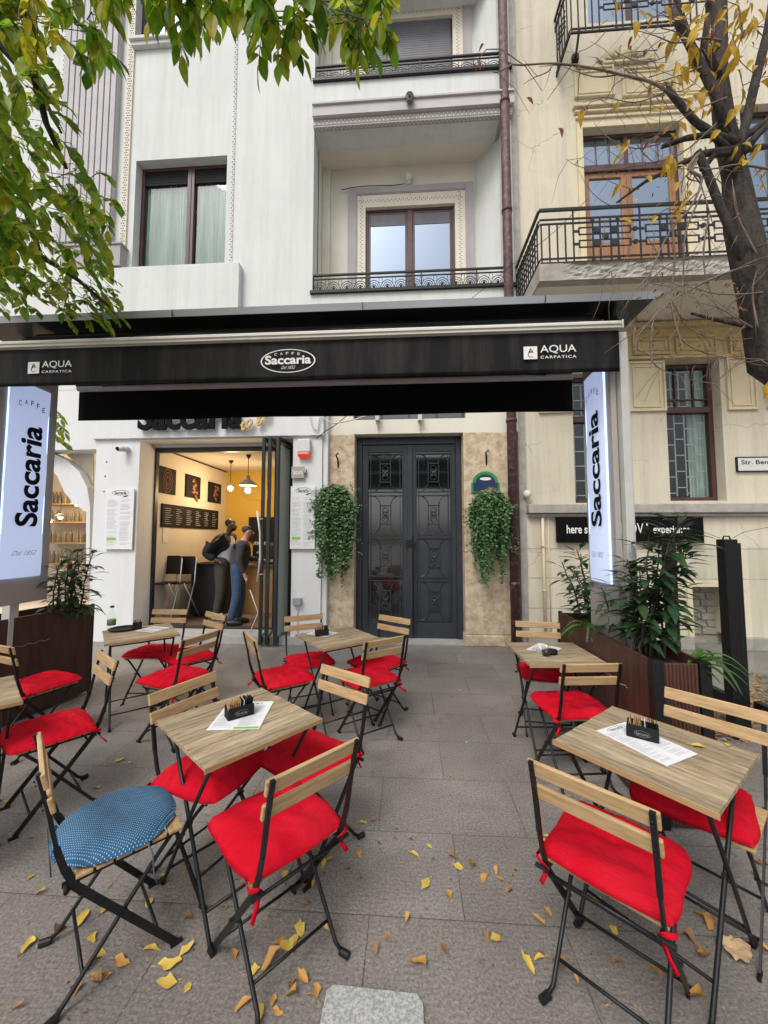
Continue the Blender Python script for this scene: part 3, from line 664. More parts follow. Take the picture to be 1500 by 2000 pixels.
# ---- entrance
zli = gy(800, 846, YP).z
DOORH = (gy(692, 1050, YP).x, gy(907, 1050, YP).x, 0, zli); TR = WR(690, 775, 910, 818, YP)
xpl, xpr = gy(640, 1050, YP).x, gy(997, 1050, YP).x
mb = MB(); panel(mb, xpl+.001, XR, zli, ZG, YP+.01, YP+.3, [(TR[0], TR[1], TR[2], TR[3]+.25)]); mb.build('entrance_lintel', 'soffit', wb)
def pier(a, c, nm='stone_pier'):
    s = MB(); s.box(a, c, YP-.005, YP+.3, .16, zli-.001); s.box(a-.012, c+.012, YP-.035, YP+.29, 0, .159); return s.build(nm, 'pier', wb, bevel=.015)
pier(xpl, DOORH[0]); pier(DOORH[1], xpr)
t = MB(); frame(t, TR[0], TR[1], TR[2], TR[3]+.25, YP+.12, YP+.18, .04, mull=[TR[0]+(TR[1]-TR[0])*k/4 for k in (1, 2, 3)], wm=.03); tr = t.build('transom_window', 'maroon', wb)
MB().box(TR[0]+.04, TR[1]-.04, YP+.15, YP+.155, TR[2]+.04, TR[3]+.2).build('pane', 'glass_dark', tr)
MB().box(DOORH[0]-.02, DOORH[1]+.02, YP-.03, YD+.1, 0, .035).build('threshold', 'stone_step', wb, bevel=.006)
# double door with iron grilles
x0, x1 = DOORH[0], DOORH[1]; zd0 = .036; zd1 = zli-.0; cxm = gy(800, 1050, YD).x
fr = MB(); fr.box(x0+.001, x0+.09, YD-.03, YD+.08, zd0, zd1-.001); fr.box(x1-.09, x1-.001, YD-.03, YD+.08, zd0, zd1-.001); fr.box(x0+.09, x1-.09, YD-.03, YD+.08, zd1-.12, zd1-.001)
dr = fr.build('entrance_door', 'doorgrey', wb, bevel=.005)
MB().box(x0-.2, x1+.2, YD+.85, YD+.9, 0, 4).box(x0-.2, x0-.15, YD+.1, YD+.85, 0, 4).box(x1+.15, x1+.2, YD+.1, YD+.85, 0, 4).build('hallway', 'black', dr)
for side in (0, 1):
    a, c = (x0+.092, cxm-.004) if side == 0 else (cxm+.004, x1-.092)
    st, sr = (.10, .11) if side == 0 else (.11, .08)
    lf = MB(); gz0, gz1 = zd0+.24, zd1-.24
    lf.box(a, a+st, YD, YD+.05, zd0+.002, zd1-.122); lf.box(c-sr, c, YD, YD+.05, zd0+.002, zd1-.122); lf.box(a+st, c-sr, YD, YD+.05, zd0+.002, gz0); lf.box(a+st, c-sr, YD, YD+.05, gz1, zd1-.122)
    lf.box(a+st-.015, a+st, YD-.012, YD, gz0-.015, gz1+.015); lf.box(c-sr, c-sr+.015, YD-.012, YD, gz0-.015, gz1+.015)
    if side: lf.box(a-.03, a+.045, YD-.03, YD-.001, zd0+.01, zd1-.13)
    ga, gc = a+st, c-sr; hh = (gz1-gz0)/4
    if side: lf.box(ga, gc, YD+.012, YD+.04, gz0, gz0+2*hh)          # solid lower panels
    o = lf.build('door_leaf', 'doorgrey', dr, bevel=.004)
    MB().box(ga, gc, YD+.028, YD+.034, gz0+(2*hh if side else 0), gz1).build('door_pane', 'glass_dark', dr)
    gr = MB(); y = YD-.0; gw = gc-ga; gm = (ga+gc)/2
    for k in range(4):
        zb_ = gz0+k*hh; zt_ = zb_+hh
        for z in (zb_+.03, zt_-.03): gr.box(ga, gc, y-.008, y+.008, z-.007, z+.007)
        for xx in (ga+.035, gc-.035): gr.box(xx-.005, xx+.005, y-.006, y+.006, zb_, zt_)
        bw, bh = gw*.155, hh*.22; zc_ = (zb_+zt_)/2
        for xx in (gm-bw, gm+bw): gr.box(xx-.007, xx+.007, y-.009, y+.009, zc_-bh, zc_+bh)
        for z in (zc_-bh, zc_+bh): gr.box(gm-bw-.01, gm+bw+.01, y-.009, y+.009, z-.007, z+.007)
        for sgn in (-1, 1):
            for vs in (-1, 1):
                xo_ = gm+sgn*(gw/2-.035); zo_ = zc_+vs*(hh/2-.03)
                pts = [(xo_-sgn*(gw/2-.035-bw)*math.sin(t_), y, zc_+vs*(bh+(hh/2-.03-bh)*math.cos(t_)**1)) for t_ in [math.pi/2*q/8 for q in range(9)]]
                gr.tube(pts, .006, 5)
        for (dx, dz2) in ((0, -.45), (0, .45), (0, 0)):
            gr.tube([(gm+math.cos(t_)*bw*.55, y, zc_+dz2*bh+math.sin(t_)*bh*.35) for t_ in [2*math.pi*q/12 for q in range(13)]], .005, 5)
        for s1 in (-1, 1):
            for s2 in (-1, 1): gr.leaf((gm, y-.004, zc_), (s1*.8, 0, s2), (0, -1, 0), bh*.55, .03, 0, .2)
        gr.ball((gm, y-.006, zc_), .022, .012, .022, 8, 6)
    gr.build('iron_grille', 'doorgrey', dr, smooth=False)
hd = MB(); hx = a+.01; z = gy(800, 1063, YD-.05).z
hd.smooth = True
hd.tube([(cxm+.05, YD-.07, z+.13), (cxm+.05, YD-.07, .1)], .012, 8); hd.box(cxm-.08, cxm+.09, YD-.06, YD-.03, z-.02, z+.02); hd.box(cxm-.07, cxm+.06, YD-.055, YD-.032, z+.045, z+.065)
hd.build('door_handle', 'blackmetal', dr, smooth=False)
# hooks on the piers
for (hx, hy) in ((660, 897), (950, 892)):
    p = gy(hx, hy, YP-.03); k = MB(); k.smooth = True
    k.tube([p+Vector((.0, .02, -.12)), p+Vector((0, -.01, 0)), p+Vector((-.02, -.05, .05)), p+Vector((.015, -.08, .085)), p+Vector((.03, -.05, .06))], [.010, .014, .012, .01, .006], 8)
    k.build('lantern_hook', 'iron', wb)

# ================================================================== CREAM BUILDING
YR = 5.92
cb = empty('townhouse', (4, YR, 0), 'aged cream townhouse with ochre panels and iron balconies behind the bare tree', 'building')
CX0 = XR+.10; CX1 = 15
H1 = WR(1303, 702, 1412, 978, YR); H2 = WR(1120, 728, 1232, 982, YR); HD = WR(1141, 247, 1337, 520, YR); HT = WR(1145, -160, 1320, 40, YR); HN = WR(1352, 1146, 1432, 1254, YR-.05); H4 = WR(1560, 695, 1690, 975, YR); HW = WR(1452, 200, 1600, 470, YR)
zle = gy(1250, 1003, YR).z
mb = MB(); panel(mb, CX0, CX1, zle, ZT, YR, YR+.4, [H1, H2, HD, HT, H4, HW]); mb.box(CX0, CX1, YR+.3, 12, ZT-.2, ZT-.01); mb.build('wall', 'cream', cb)
mb = MB(); panel(mb, CX0, CX1, .18, zle-.001, YR-.05, YR+.4, [HN]); mb.build('lower_wall', 'cream', cb)
# dressed joints
j = MB()
for y_ in (1072, 1130, 1190): z = gy(1250, y_, YR-.05).z; j.box(CX0, HN[0] if HN[2] < z < HN[3] else CX1, YR-.052, YR-.049, z-.006, z+.006)
j.build('masonry_joint', 'concrete', cb)
s = MB(); s.box(CX0-.03, HN[0]-.02, YR-.11, YR+.1, 0, .179); s.box(HN[1]+.02, CX1, YR-.11, YR+.1, 0, .179); s.build('plinth', 'concrete', cb, bevel=.01)
zt_ = gy(1250, 984, YR-.15).z; l = MB(); l.box(CX0-.0, CX1, YR-.17, YR+.01, zle+.0, zt_); l.box(CX0+.01, CX1, YR-.12, YR-.051, zle-.05, zle-.001); l.build('string_course', 'concrete', cb, bevel=.012)
MB().box(HN[0]-.1, HN[1]+.1, YR+.3, YR+.35, 0, HN[3]+.1).box(HN[0]-.05, HN[0], YR+.0, YR+.3, 0, HN[3]).build('cellar_opening', 'brick_old', cb)
nf = MB(); nf.box(HN[0]-.07, HN[0]-.001, YR-.08, YR-.049, .18, HN[3]+.07); nf.box(HN[1]+.001, HN[1]+.07, YR-.08, YR-.049, .18, HN[3]+.07); nf.box(HN[0]-.001, HN[1]+.001, YR-.08, YR-.049, HN[3]+.001, HN[3]+.07); nf.build('cellar_surround', 'ochre_pale', cb)
br = MB()
for i in range(9):
    for k in range(3): br.box(HN[0]+.12+k*.24+(i % 2)*.08, HN[0]+.34+k*.24+(i % 2)*.08, YR+.27, YR+.301, .14+i*.105, .235+i*.105)
br.build('rubble_course', 'brick_old', cb, bevel=.008)
def gwin(h):
    yw = YR+.16; x1_ = h[1]-.001; w = MB(); zm = h[2]+(h[3]-h[2])*.66
    frame(w, h[0]+.001, x1_, h[2]+.001, h[3]-.001, yw, yw+.08, .065); w.box(h[0]+.06, x1_-.06, yw-.02, yw+.07, zm-.045, zm+.045)
    o = w.build('window', 'maroon', cb, bevel=.004)
    MB().box(h[0]+.065, x1_-.065, yw+.035, yw+.041, h[2]+.065, h[3]-.065).build('pane', 'glass_win', o)
    g_ = MB(); xa, xb = h[0]+.1, x1_-.1; y = yw+.055; n = 4; c = (xb-xa)/n
    def b(xx0, xx1, z0_, z1_): g_.box(xx0-.007, xx1+.007, y, y+.012, z0_-.007, z1_+.007)
    za, zb_ = h[2]+.1, zm-.06
    for i in range(n+1): b(xa+i*c, xa+i*c, za, zb_)
    for i in range(n):
        for q in range(5):
            z = za+(zb_-za)*(q+(.5 if i % 2 else .15))/5; b(xa+i*c, xa+(i+1)*c, z, z)
    za, zb_ = zm+.08, h[3]-.1
    for i in range(6): b(xa+i*(xb-xa)/5, xa+i*(xb-xa)/5, za, zb_)
    for z in (za, (za+zb_)/2, zb_): b(xa, xb, z, z)
    g_.build('window_grille', 'white_plastic', o)
    mbs = MB(); mbs.box(h[0]+(h[1]-h[0])/3-.012, h[0]+(h[1]-h[0])/3+.012, yw+.01, yw+.05, zm+.045, h[3]-.06); mbs.box(h[0]+(h[1]-h[0])*2/3-.012, h[0]+(h[1]-h[0])*2/3+.012, yw+.01, yw+.05, zm+.045, h[3]-.06); mbs.box(h[0]+.06, h[1]-.06, yw+.01, yw+.05, zm+.16, zm+.18); mbs.build('glazing_bar', 'maroon', o)
    q = MB(); q.smooth = True; a_, c_ = h[0]+(h[1]-h[0])*.62, h[1]-.05; n = 30
    for i in range(n+1): x = a_+(c_-a_)*i/n; q.v += [(x, yw+.14+.012*math.sin(i*1.2), h[2]), (x, yw+.14+.012*math.sin(i*1.2), h[3])]
    for i in range(n): q.f.append((2*i, 2*i+2, 2*i+3, 2*i+1))
    q.build('curtain', 'curtain', o)
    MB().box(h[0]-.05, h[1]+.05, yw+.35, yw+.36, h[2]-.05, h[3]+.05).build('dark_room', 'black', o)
for h in (H1, H2, H4): gwin(h)
# ochre frieze and framed panels
za, zb_ = gy(1360, 702, YR-.03).z+.02, gy(1360, 640, YR-.03).z
fz = MB().box(gy(1040, 680, YR).x, CX1, YR-.03, YR-.001, za, zb_); fz.build('frieze', 'ochre', cb)
fz = MB(); fz.box(gy(1035, 640, YR).x, CX1, YR-.12, YR-.001, zb_+.001, zb_+.07); fz.box(gy(1040, 640, YR).x, CX1, YR-.06, YR-.031, za-.0, za+.05); fz.build('frieze_moulding', 'ochre', cb, bevel=.012)
def rpanel(x0_, y0_, x1_, y1_, m1='ochre_pale', Y=YR):
    a, b_, c_, d_ = WR(x0_, y0_, x1_, y1_, Y-.03); p = MB()
    p.box(a, b_, Y-.02, Y-.001, c_, d_)
    w = .028
    for i_, (ins, dep) in enumerate(((.0, .045), (.06, .035))):
        A, B, C, D = a+ins, b_-ins, c_+ins, d_-ins
        p.box(A, A+w, Y-dep, Y-.0201, C, D); p.box(B-w, B, Y-dep, Y-.0201, C, D); p.box(A+w, B-w, Y-dep, Y-.0201, C, C+w); p.box(A+w, B-w, Y-dep, Y-.0201, D-w, D)
    return p.build('framed_panel', m1, cb, bevel=.004)
rpanel(1228, 706, 1300, 803); rpanel(1420, 698, 1478, 800); rpanel(1496, 694, 1550, 797); rpanel(1052, 712, 1117, 806)
for (a_, b__) in ((1237, 1310), (1320, 1400), (1425, 1500)): rpanel(a_, 655, b__, 692, 'ochre', YR-.031)
# balcony door and surround
def tall_door(h, dy=.1):
    yw = YR+dy; zm = gy(1235, 328, yw).z; w = MB(); cx = (h[0]+h[1]-.08)/2; x1_ = h[1]-.001
    frame(w, h[0]+.001, x1_, h[2], h[3]-.001, yw, yw+.08, .05); w.box(h[0]+.05, x1_-.05, yw-.03, yw+.08, zm-.05, zm+.06); w.box(cx-.035, cx+.035, yw-.01, yw+.07, zm+.06, h[3]-.05)
    for k in (1, 2):
        for (a_, c_) in ((h[0]+.05, cx-.035), (cx+.035, x1_-.05)): w.box(a_+(c_-a_)*k/3-.01, a_+(c_-a_)*k/3+.01, yw+.01, yw+.05, zm+.06, h[3]-.05)
    o = w.build('balcony_door', 'maroon', cb, bevel=.004)
    MB().box(h[0]+.05, x1_-.05, yw+.03, yw+.037, zm+.06, h[3]-.05).build('pane', 'glass_sky', o)
    for (a_, c_) in ((h[0]+.052, cx-.002), (cx+.002, x1_-.052)):
        lf = MB(); frame(lf, a_, c_, h[2]+.01, zm-.052, yw+.005, yw+.06, .085); lf.box(a_+.085, c_-.085, yw+.015, yw+.05, h[2]+.09, h[2]+.5); lo = lf.build('door_leaf', 'brownwood', o, bevel=.006)
        MB().box(a_+.085, c_-.085, yw+.03, yw+.036, h[2]+.5, zm-.137).build('door_pane', 'glass_sky', o)
    return o
tall_door(HD)
for h in (HT, HW):
    yw = YR+.12; w = MB(); frame(w, h[0]+.001, h[1]-.001, h[2], h[3]-.001, yw, yw+.07, .06, mull=[(h[0]+h[1])/2], wm=.1); o = w.build('window', 'maroon', cb, bevel=.004); MB().box(h[0]+.06, h[1]-.06, yw+.03, yw+.036, h[2]+.06, h[3]-.06).build('pane', 'glass_sky', o)
sr = MB(); a, b_, c_, d_ = HD
sr.box(a-.09, a-.001, YR-.035, YR-.001, c_, d_+.08); sr.box(b_+.001, b_+.09, YR-.035, YR-.001, c_, d_+.08); sr.box(a-.001, b_+.001, YR-.035, YR-.001, d_+.001, d_+.08)
for k, (z, t) in enumerate(((.17, .04), (.26, .03), (.34, .05))): sr.box(a-.1-.02*k, b_+.12+.02*k, YR-.03-.02*k, YR-.0011, d_+z, d_+z+t)
sr.build('door_surround', 'ochre_pale', cb, bevel=.006)
rpanel(1122, 130, 1200, 188); rpanel(1215, 130, 1300, 186); rpanel(1318, 128, 1400, 184)
# carved relief
orn = MB(); p = gy(1222, 108, YR-.03); orn.smooth = True
for i in range(26):
    t = i/25*2-1; orn.leaf((p.x+t*.33, YR-.02, p.z-.02+.05*math.cos(t*3)), (t*1.2, -.1, .6+.5*math.cos(i*2.1)), (0, -1, 0), .16, .07, .2, .5)
orn.ball((p.x, YR-.02, p.z+.03), .09, .05, .11); orn.box(p.x-.36, p.x+.36, YR-.05, YR-.001, p.z-.13, p.z-.09); orn.build('carved_relief', 'ochre_pale', cb)
# balcony
YBF = 4.78; bx0 = gy(1053, 530, YBF).x; bx1 = 7.2; bz1 = gy(1053, 516, YBF).z; bz0 = gy(1053, 549, YBF).z
sb = MB(); n = 60; ztop = bz1
for i in range(n):                                      # crumbling front edge
    pass
sb.box(bx0+.02, bx1, YBF+.05, YR-.001, bz0+.02, bz1); balc = sb.build('balcony_slab', 'soffit', cb)
fe = MB(); nx, nz = 150, 10
for jz in range(nz+1):
    for i in range(nx+1):
        x = bx0+(bx1-bx0)*i/nx; t = jz/nz; brk = max(0, min(1, (x-bx0-.28)*6)); dpt = (.3+.3*math.sin(x*17+t*5)*math.sin(x*7.3-t*11)+.5*rnd.random())*.035*brk
        fe.v.append((x, YBF+dpt+.03*brk*t*(1-t), bz0+(bz1-bz0)*t-(.012*rnd.random()*brk if jz == 0 else 0)))
for jz in range(nz):
    for i in range(nx): a = jz*(nx+1)+i; fe.f.append((a, a+1, a+nx+2, a+nx+1))
k = len(fe.v); fe.quad((bx0, YBF, bz0), (bx0, YR, bz0), (bx0, YR, bz1), (bx0, YBF, bz1)); fe.quad((bx0, YBF, bz1), (bx1, YBF, bz1), (bx1, YBF+.1, bz1+.002), (bx0, YBF+.1, bz1+.002)); fe.quad((bx0, YBF, bz0), (bx0, YBF+.15, bz0+.015), (bx1, YBF+.15, bz0+.015), (bx1, YBF, bz0))
fe.build('crumbling_edge', 'concrete', balc)
def fancy(bx0, bx1, yb, yf, z0, z1, nm='balcony_railing'):
    r = MB(); y = yf+.03
    def hb(xa, xb, z, t=.011, yy=y): r.box(xa, xb, yy-t, yy+t, z-t, z+t)
    def vb(x, za, zb2, t=.008, yy=y): r.box(x-t, x+t, yy-t, yy+t, za, zb2)
    hb(bx0, bx1, z1, .016); hb(bx0, bx1, z1-.13, .009); hb(bx0, bx1, z1-.19, .009); hb(bx0, bx1, z0+.08, .009); hb(bx0, bx1, z0+.02, .012)
    for i in range(4): vb(bx0+.02+i*.10, z0, z1-.19)
    per = .82; x = bx0+.42
    while x < bx1:
        vb(x, z0, z1); zc = (z0+z1)/2-.02
        for k in (.24, .33, .46, .55): vb(x+k, z0+.02, z1-.13)
        for s_ in (-1, 1):
            zz = zc+s_*.085
            r.box(x-.0, x+.07, y-.006, y+.006, zz-.015, zz+.015)
            for (a_, b2) in ((.07, .70),):
                for dz_ in (-.045, .045): r.box(x+a_, x+b2, y-.007, y+.007, zz+dz_-.006, zz+dz_+.006)
                for xx in (a_, b2): r.box(x+xx-.007, x+xx+.007, y-.007, y+.007, zz-.05, zz+.05)
            for k in (.285, .505): r.box(x+k-.04, x+k+.04, y-.012, y+.012, zz-.04, zz+.04)
            r.box(x+.70, x+.82, y-.006, y+.006, zz-.012, zz+.012); r.box(x+.74, x+.78, y-.015, y+.015, zz-.022, zz+.022)
        r.box(x+.36, x+.43, y-.012, y+.012, zc-.03, zc+.03)
        for k in (.24, .55): r.box(x+k-.018, x+k+.018, y-.014, y+.014, z0+.03, z0+.06); r.box(x+k-.018, x+k+.018, y-.014, y+.014, z1-.18, z1-.14)
        x += per
    for (z, t) in ((z1, .016), (z1-.13, .009), (z1-.19, .009), (z0+.08, .009), (z0+.02, .012)): r.box(bx0-t, bx0+t, y+.02, yb, z-t, z+t)
    yy = y+.1
    while yy < yb: r.box(bx0-.008, bx0+.008, yy-.008, yy+.008, z0, z1-.1); yy += .095
    zc = (z0+z1)/2-.02
    for z in (zc-.13, zc-.04, zc+.04, zc+.13): r.box(bx0-.007, bx0+.007, y+.15, yb-.1, z-.006, z+.006)
    return r.build(nm, 'iron', cb)
fancy(bx0+.03, bx1, YR-.001, YBF, bz1+.003, gy(1052, 408, YBF).z)
yt = 5.35; fancy(gy(1115, 40, yt).x, gy(1330, 40, yt).x, YR-.001, yt, gy(1115, 62, yt).z, gy(1115, 62, yt).z+1.0)
p = gy(1127, 103, YR-.1); q = gy(1131, 62, yt); b = MB(); b.bar((q.x, yt, q.z), (p.x, YR-.05, p.z), .03, .03); b.box(p.x-.05, p.x+.05, YR-.06, YR-.001, p.z-.05, p.z+.05); b.build('balcony_bracket', 'iron', cb)
# slim service pipe by the banner
sp = MB(); sp.smooth = True; X = gy(1062, 1100, YR-.09).x; sp.tube([(X, YR-.09, .2), (X, YR-.09, zle-.06)], .022, 8)
for z in (.8, 1.45): sp.tube([(X, YR-.09, z), (X, YR-.09, z+.03)], .03, 8)
X2 = gy(1074, 1100, YR-.09).x; sp.tube([(X2, YR-.07, .2), (X2, YR-.07, zle-.06)], .008, 6); sp.build('service_pipe', 'ochre_pale', cb)
# moulding strip (pale) left of cellar opening
for x_ in (1168, 1186): X = gy(x_, 1200, YR-.06).x; MB().box(X-.01, X+.01, YR-.07, YR-.0501, .18, 1.25).build('wall_joint_strip', 'ochre_pale', cb)

# ================================================================== THINGS FIXED TO THE FACADES
# sign letters above the coffee bar
ysn = YS-.052; a = gy(275, 842, ysn); b_ = gy(478, 836, ysn)
lt = MB(); wT = b_.x-a.x; lt.text('Saccaria', (a.x, ysn-.05, a.z-.01), (1, 0, 0), (0, 0, 1), wT, .40, bold=.035, ext=.035)
sg = empty('shop_sign', (a.x, ysn, a.z), 'dark cut-out letters with gold script mounted above the coffee bar opening', 'sign')
lt.build('lettering', 'black_letter', sg)
lt = MB(); c_ = gy(480, 848, ysn); u = Vector((math.cos(.5), 0, math.sin(.5))); v = Vector((-math.sin(.5), 0, math.cos(.5)))
lt.text('to go', (c_.x, ysn-.06, c_.z-.02), u, v, .52, .19, bold=.02, shear=.5, ext=.03); lt.build('script_lettering', 'gold', sg)
# menus on the wall
def wallmenu(x0_, y0_, x1_, y1_, Y, label):
    a, b_, c_, d_ = WR(x0_, y0_, x1_, y1_, Y); e = empty('menu_board', (a, Y, c_), label, 'menu board', 'long white menus on the shop wall')
    MB().box(a, b_, Y-.025, Y-.001, c_, d_).build('sheet', 'paper', e, bevel=.003)
    w, h_ = b_-a, d_-c_; t = MB()
    for col in (0, 1):
        z = d_-.18
        while z > c_+.05:
            t.box(a+w*(.06+.47*col), a+w*(.06+.47*col)+w*(.25+.15*rnd.random()), Y-.0262, Y-.0256, z, z+.006); z -= .020 if rnd.random() > .12 else .045
    t.build('print_lines', 'paper_ink', e)
    t = MB().text('Saccaria', (a+w*.3, Y-.0265, d_-.085), (1, 0, 0), (0, 0, 1), w*.42, .045, bold=.02)
    t.tube([(a+w*.51+math.cos(q)*w*.30, Y-.0265, d_-.062+math.sin(q)*.038) for q in [2*math.pi*k/24 for k in range(25)]], .0022, 4)
    t.leaf((a+w*.6, Y-.027, d_-.13), (1, 0, .25), (0, -1, 0), w*.22, .02, 0, 0); t.build('logo_print', 'black_letter', e)
    MB().box(a+w*.08, a+w*.42, Y-.0268, Y-.0257, c_+.14, c_+.18).build('highlight', 'green_patch', e)
wallmenu(208, 955, 262, 1073, YS-.02, 'tall white menu board on the pilaster left of the coffee bar opening')
wallmenu(568, 950, 616, 1072, YS-.02, 'tall white menu board on the wall between folding door and ivy')
# camera
p = gy(234, 875, YS-.12); e = empty('security_camera', (p.x, YS, p.z), 'small white security camera high on the white pilaster', 'camera')
m_ = MB(); m_.smooth = True; m_.tube([(p.x+.04, YS-.001, p.z), (p.x+.03, YS-.06, p.z)], [.045, .04], 12); m_.tube([(p.x+.04, YS-.05, p.z), (p.x-.005, YS-.15, p.z-.015)], [.044, .046], 12); m_.ball((p.x+.04, YS-.05, p.z), .05); m_.build('housing', 'white_plastic', e)
MB().ball((p.x-.007, YS-.15, p.z-.016), .032).build('lens', 'black', e)
# alarm box
a, b_, c_, d_ = WR(581, 858, 606, 895, YS-.06); e = empty('alarm_siren', (a, YS, c_), 'white alarm siren with red lens above the folding door', 'alarm')
MB().box(a, b_, YS-.09, YS-.001, c_+.09, d_).build('housing', 'white_plastic', e, bevel=.012); MB().box(a+.005, b_-.005, YS-.085, YS-.002, c_+.02, c_+.089).build('strobe_lens', 'lamp_red', e, bevel=.02)
# small brown sign
a, b_, c_, d_ = WR(569, 911, 594, 934, YS-.05); e = empty('wall_plaque', (a, YS, c_), 'small brown cafe plaque below the alarm siren', 'sign')
MB().box(a, b_, YS-.05, YS-.03, c_, d_).box(b_-.01, b_+.03, YS-.06, YS-.001, d_-.1, d_-.04).build('plate', 'board', e, bevel=.004)
MB().text('Saccaria', (a+.02, YS-.0515, c_+.06), (1, 0, 0), (0, 0, 1), (b_-a)*.8, .07, bold=.02).build('lettering', 'white_paint', e)
# power socket
a, b_, c_, d_ = WR(572, 1168, 589, 1182, YS-.03); e = empty('socket_box', (a, YS, c_), 'white electric socket box low on the white wall by the door', 'socket')
MB().box(a, b_, YS-.06, YS-.001, c_, d_).build('cover', 'grey_plastic', e, bevel=.006); MB().tube([((a+b_)/2, YS-.02, c_), ((a+b_)/2+.01, YS-.012, .02)], .009, 6).build('cable', 'cable', e)
# three wall plugs
# facade cables
def cable(name, pts, r, m_, label):
    q = []; P = [Vector(p_) for p_ in pts]
    for i in range(len(P)-1):
        p0, p1, p2, p3 = P[max(0, i-1)], P[i], P[i+1], P[min(len(P)-1, i+2)]
        for k in range(6):
            t = k/6; q.append(.5*((2*p1)+(p2-p0)*t+(2*p0-5*p1+4*p2-p3)*t*t+(3*p1-p0-3*p2+p3)*t**3))
    q.append(P[-1]); m2 = MB(); m2.smooth = True; m2.tube(q, r, 6); return tag(m2.build(name, m_), label, 'cable')
cable('cable', [gy(x_, y_, YS-.08) for x_, y_ in ((604, 812), (612, 835), (620, 838), (626, 815), (650, 826), (690, 820), (720, 811), (760, 808))], .010, 'cable', 'loose white cables looping over the lintel left of the grey door')
cable('cable', [gy(x_, y_, YS-.07) for x_, y_ in ((682, 808), (655, 830), (632, 845), (618, 857))], .006, 'cable_black', 'thin black cable slanting down to the corner of the shop wall')
cable('cable', [gy(x_, y_, 6.5) for x_, y_ in ((667, 371), (690, 366), (725, 363), (765, 362), (790, 359))], .007, 'cable_black', 'black cable along the wall above the loggia window')
cable('cable', [gy(922, 582, 5.6), gy(960, 552, 5.5), gy(1003, 515, 5.4), gy(1080, 455, 5.2), gy(1148, 388, 5.1)], .004, 'cable_black', 'thin black wire slanting up from the awning to the iron balcony')
p = gy(798, 346, 6.5); m_ = MB(); m_.smooth = True; m_.ball((p.x, 6.49, p.z), .07, .06, .09); m_.tube([(p.x, 6.54, p.z-.08), (p.x, 6.49, p.z-.1)], .045, 10)
tag(m_.build('wall_lamp', 'white_plastic'), 'unlit white globe lamp above the loggia window', 'lamp')
for i, (x_, lab) in enumerate(((737, 'left'), (820, 'right'))):
    p = gy(x_, 822, YP-.06); m_ = MB(); m_.box(p.x-.03, p.x+.03, YP-.10, YP-.002, p.z-.0, p.z+.14); m_.box(p.x-.006, p.x+.006, YP-.03, YP-.003, p.z-.12, p.z)
    tag(m_.build('metal_bracket', 'alu_post'), 'small white metal bracket over the grey door, %s of the pair' % lab, 'bracket', 'brackets over the door')
p = gy(1029, 966, YR-.08); m_ = MB(); m_.smooth = True; m_.ball((p.x, YR-.09, p.z), .062, .062, .068); m_.tube([(p.x, YR-.001, p.z-.01), (p.x, YR-.08, p.z-.01)], .03, 10)
tag(m_.build('globe_lamp', 'white_plastic'), 'white globe lamp on the cream wall beside the maroon drain pipe', 'lamp')
# banner
a, b_, c_, d_ = WR(1086, 1010, 1374, 1060, YR-.12); e = empty('banner', (a, YR-.1, c_), 'long black banner with white lettering under the stone ledge', 'banner')
MB().box(a, b_, YR-.125, YR-.11, c_, d_).build('cloth', 'canvas_plain', e)
t = MB(); zt2 = c_+(d_-c_)*.36; x_a = gy(1107, 1040, YR-.127).x
t.text('here starts the', (x_a, YR-.127, zt2), (1, 0, 0), (0, 0, 1), gy(1205, 1040, YR-.127).x-x_a, .125, bold=.02)
x_b = gy(1213, 1040, YR-.127).x; t.text('NOVA', (x_b, YR-.127, zt2), (1, 0, 0), (0, 0, 1), gy(1271, 1040, YR-.127).x-x_b, .15, bold=.0)
x_b = gy(1276, 1040, YR-.127).x; t.text('experience', (x_b, YR-.127, zt2-.03), (1, 0, 0), (0, 0, 1), gy(1348, 1040, YR-.127).x-x_b, .14, bold=.02)
t.build('lettering', 'white_paint', e)
# street name plate
a, b_, c_, d_ = WR(1442, 893, 1560, 919, YR-.04); e = empty('street_name_plate', (a, YR, c_), 'white enamel street name plate on the cream wall', 'sign')
MB().box(a, b_, YR-.03, YR-.001, c_, d_).build('plate', 'white_plastic', e, bevel=.006)
fr = MB(); frame(fr, a-.012, b_+.012, c_-.012, d_+.012, YR-.035, YR-.002, .014); fr.build('rim', 'iron', e)
t = MB(); t.text('Str. Benjamin', (a+.05, YR-.0315, c_+.075), (1, 0, 0), (0, 0, 1), .62, .085, bold=.015); t.build('lettering', 'black_letter', e)
# oval green sign behind the right ivy
p = gy(948, 936, YP-.03); e = empty('enamel_sign', (p.x, YP, p.z), 'arched green and blue enamel sign half hidden by the ivy', 'sign')
m_ = MB(); arc = [(p.x+math.cos(q)*.19, YP-.03, p.z-.05+math.sin(q)*.17) for q in [math.pi*k/14 for k in range(15)]]; m_.prism([(p.x-.21, YP-.03, p.z-.2)]+[(p.x-.21, YP-.03, p.z-.05)]+list(reversed(arc))+[(p.x+.21, YP-.03, p.z-.05), (p.x+.21, YP-.03, p.z-.2)], (0, 1, 0), .02); m_.build('rim', 'enamel_green', e)
arc = [(p.x+math.cos(q)*.145, YP-.034, p.z-.05+math.sin(q)*.125) for q in [math.pi*k/14 for k in range(15)]]; m_ = MB(); m_.prism(list(reversed(arc))+[], (0, 1, 0), .004); m_.box(p.x-.18, p.x+.18, YP-.034, YP-.0305, p.z-.18, p.z-.05); m_.build('face', 'enamel_blue', e)
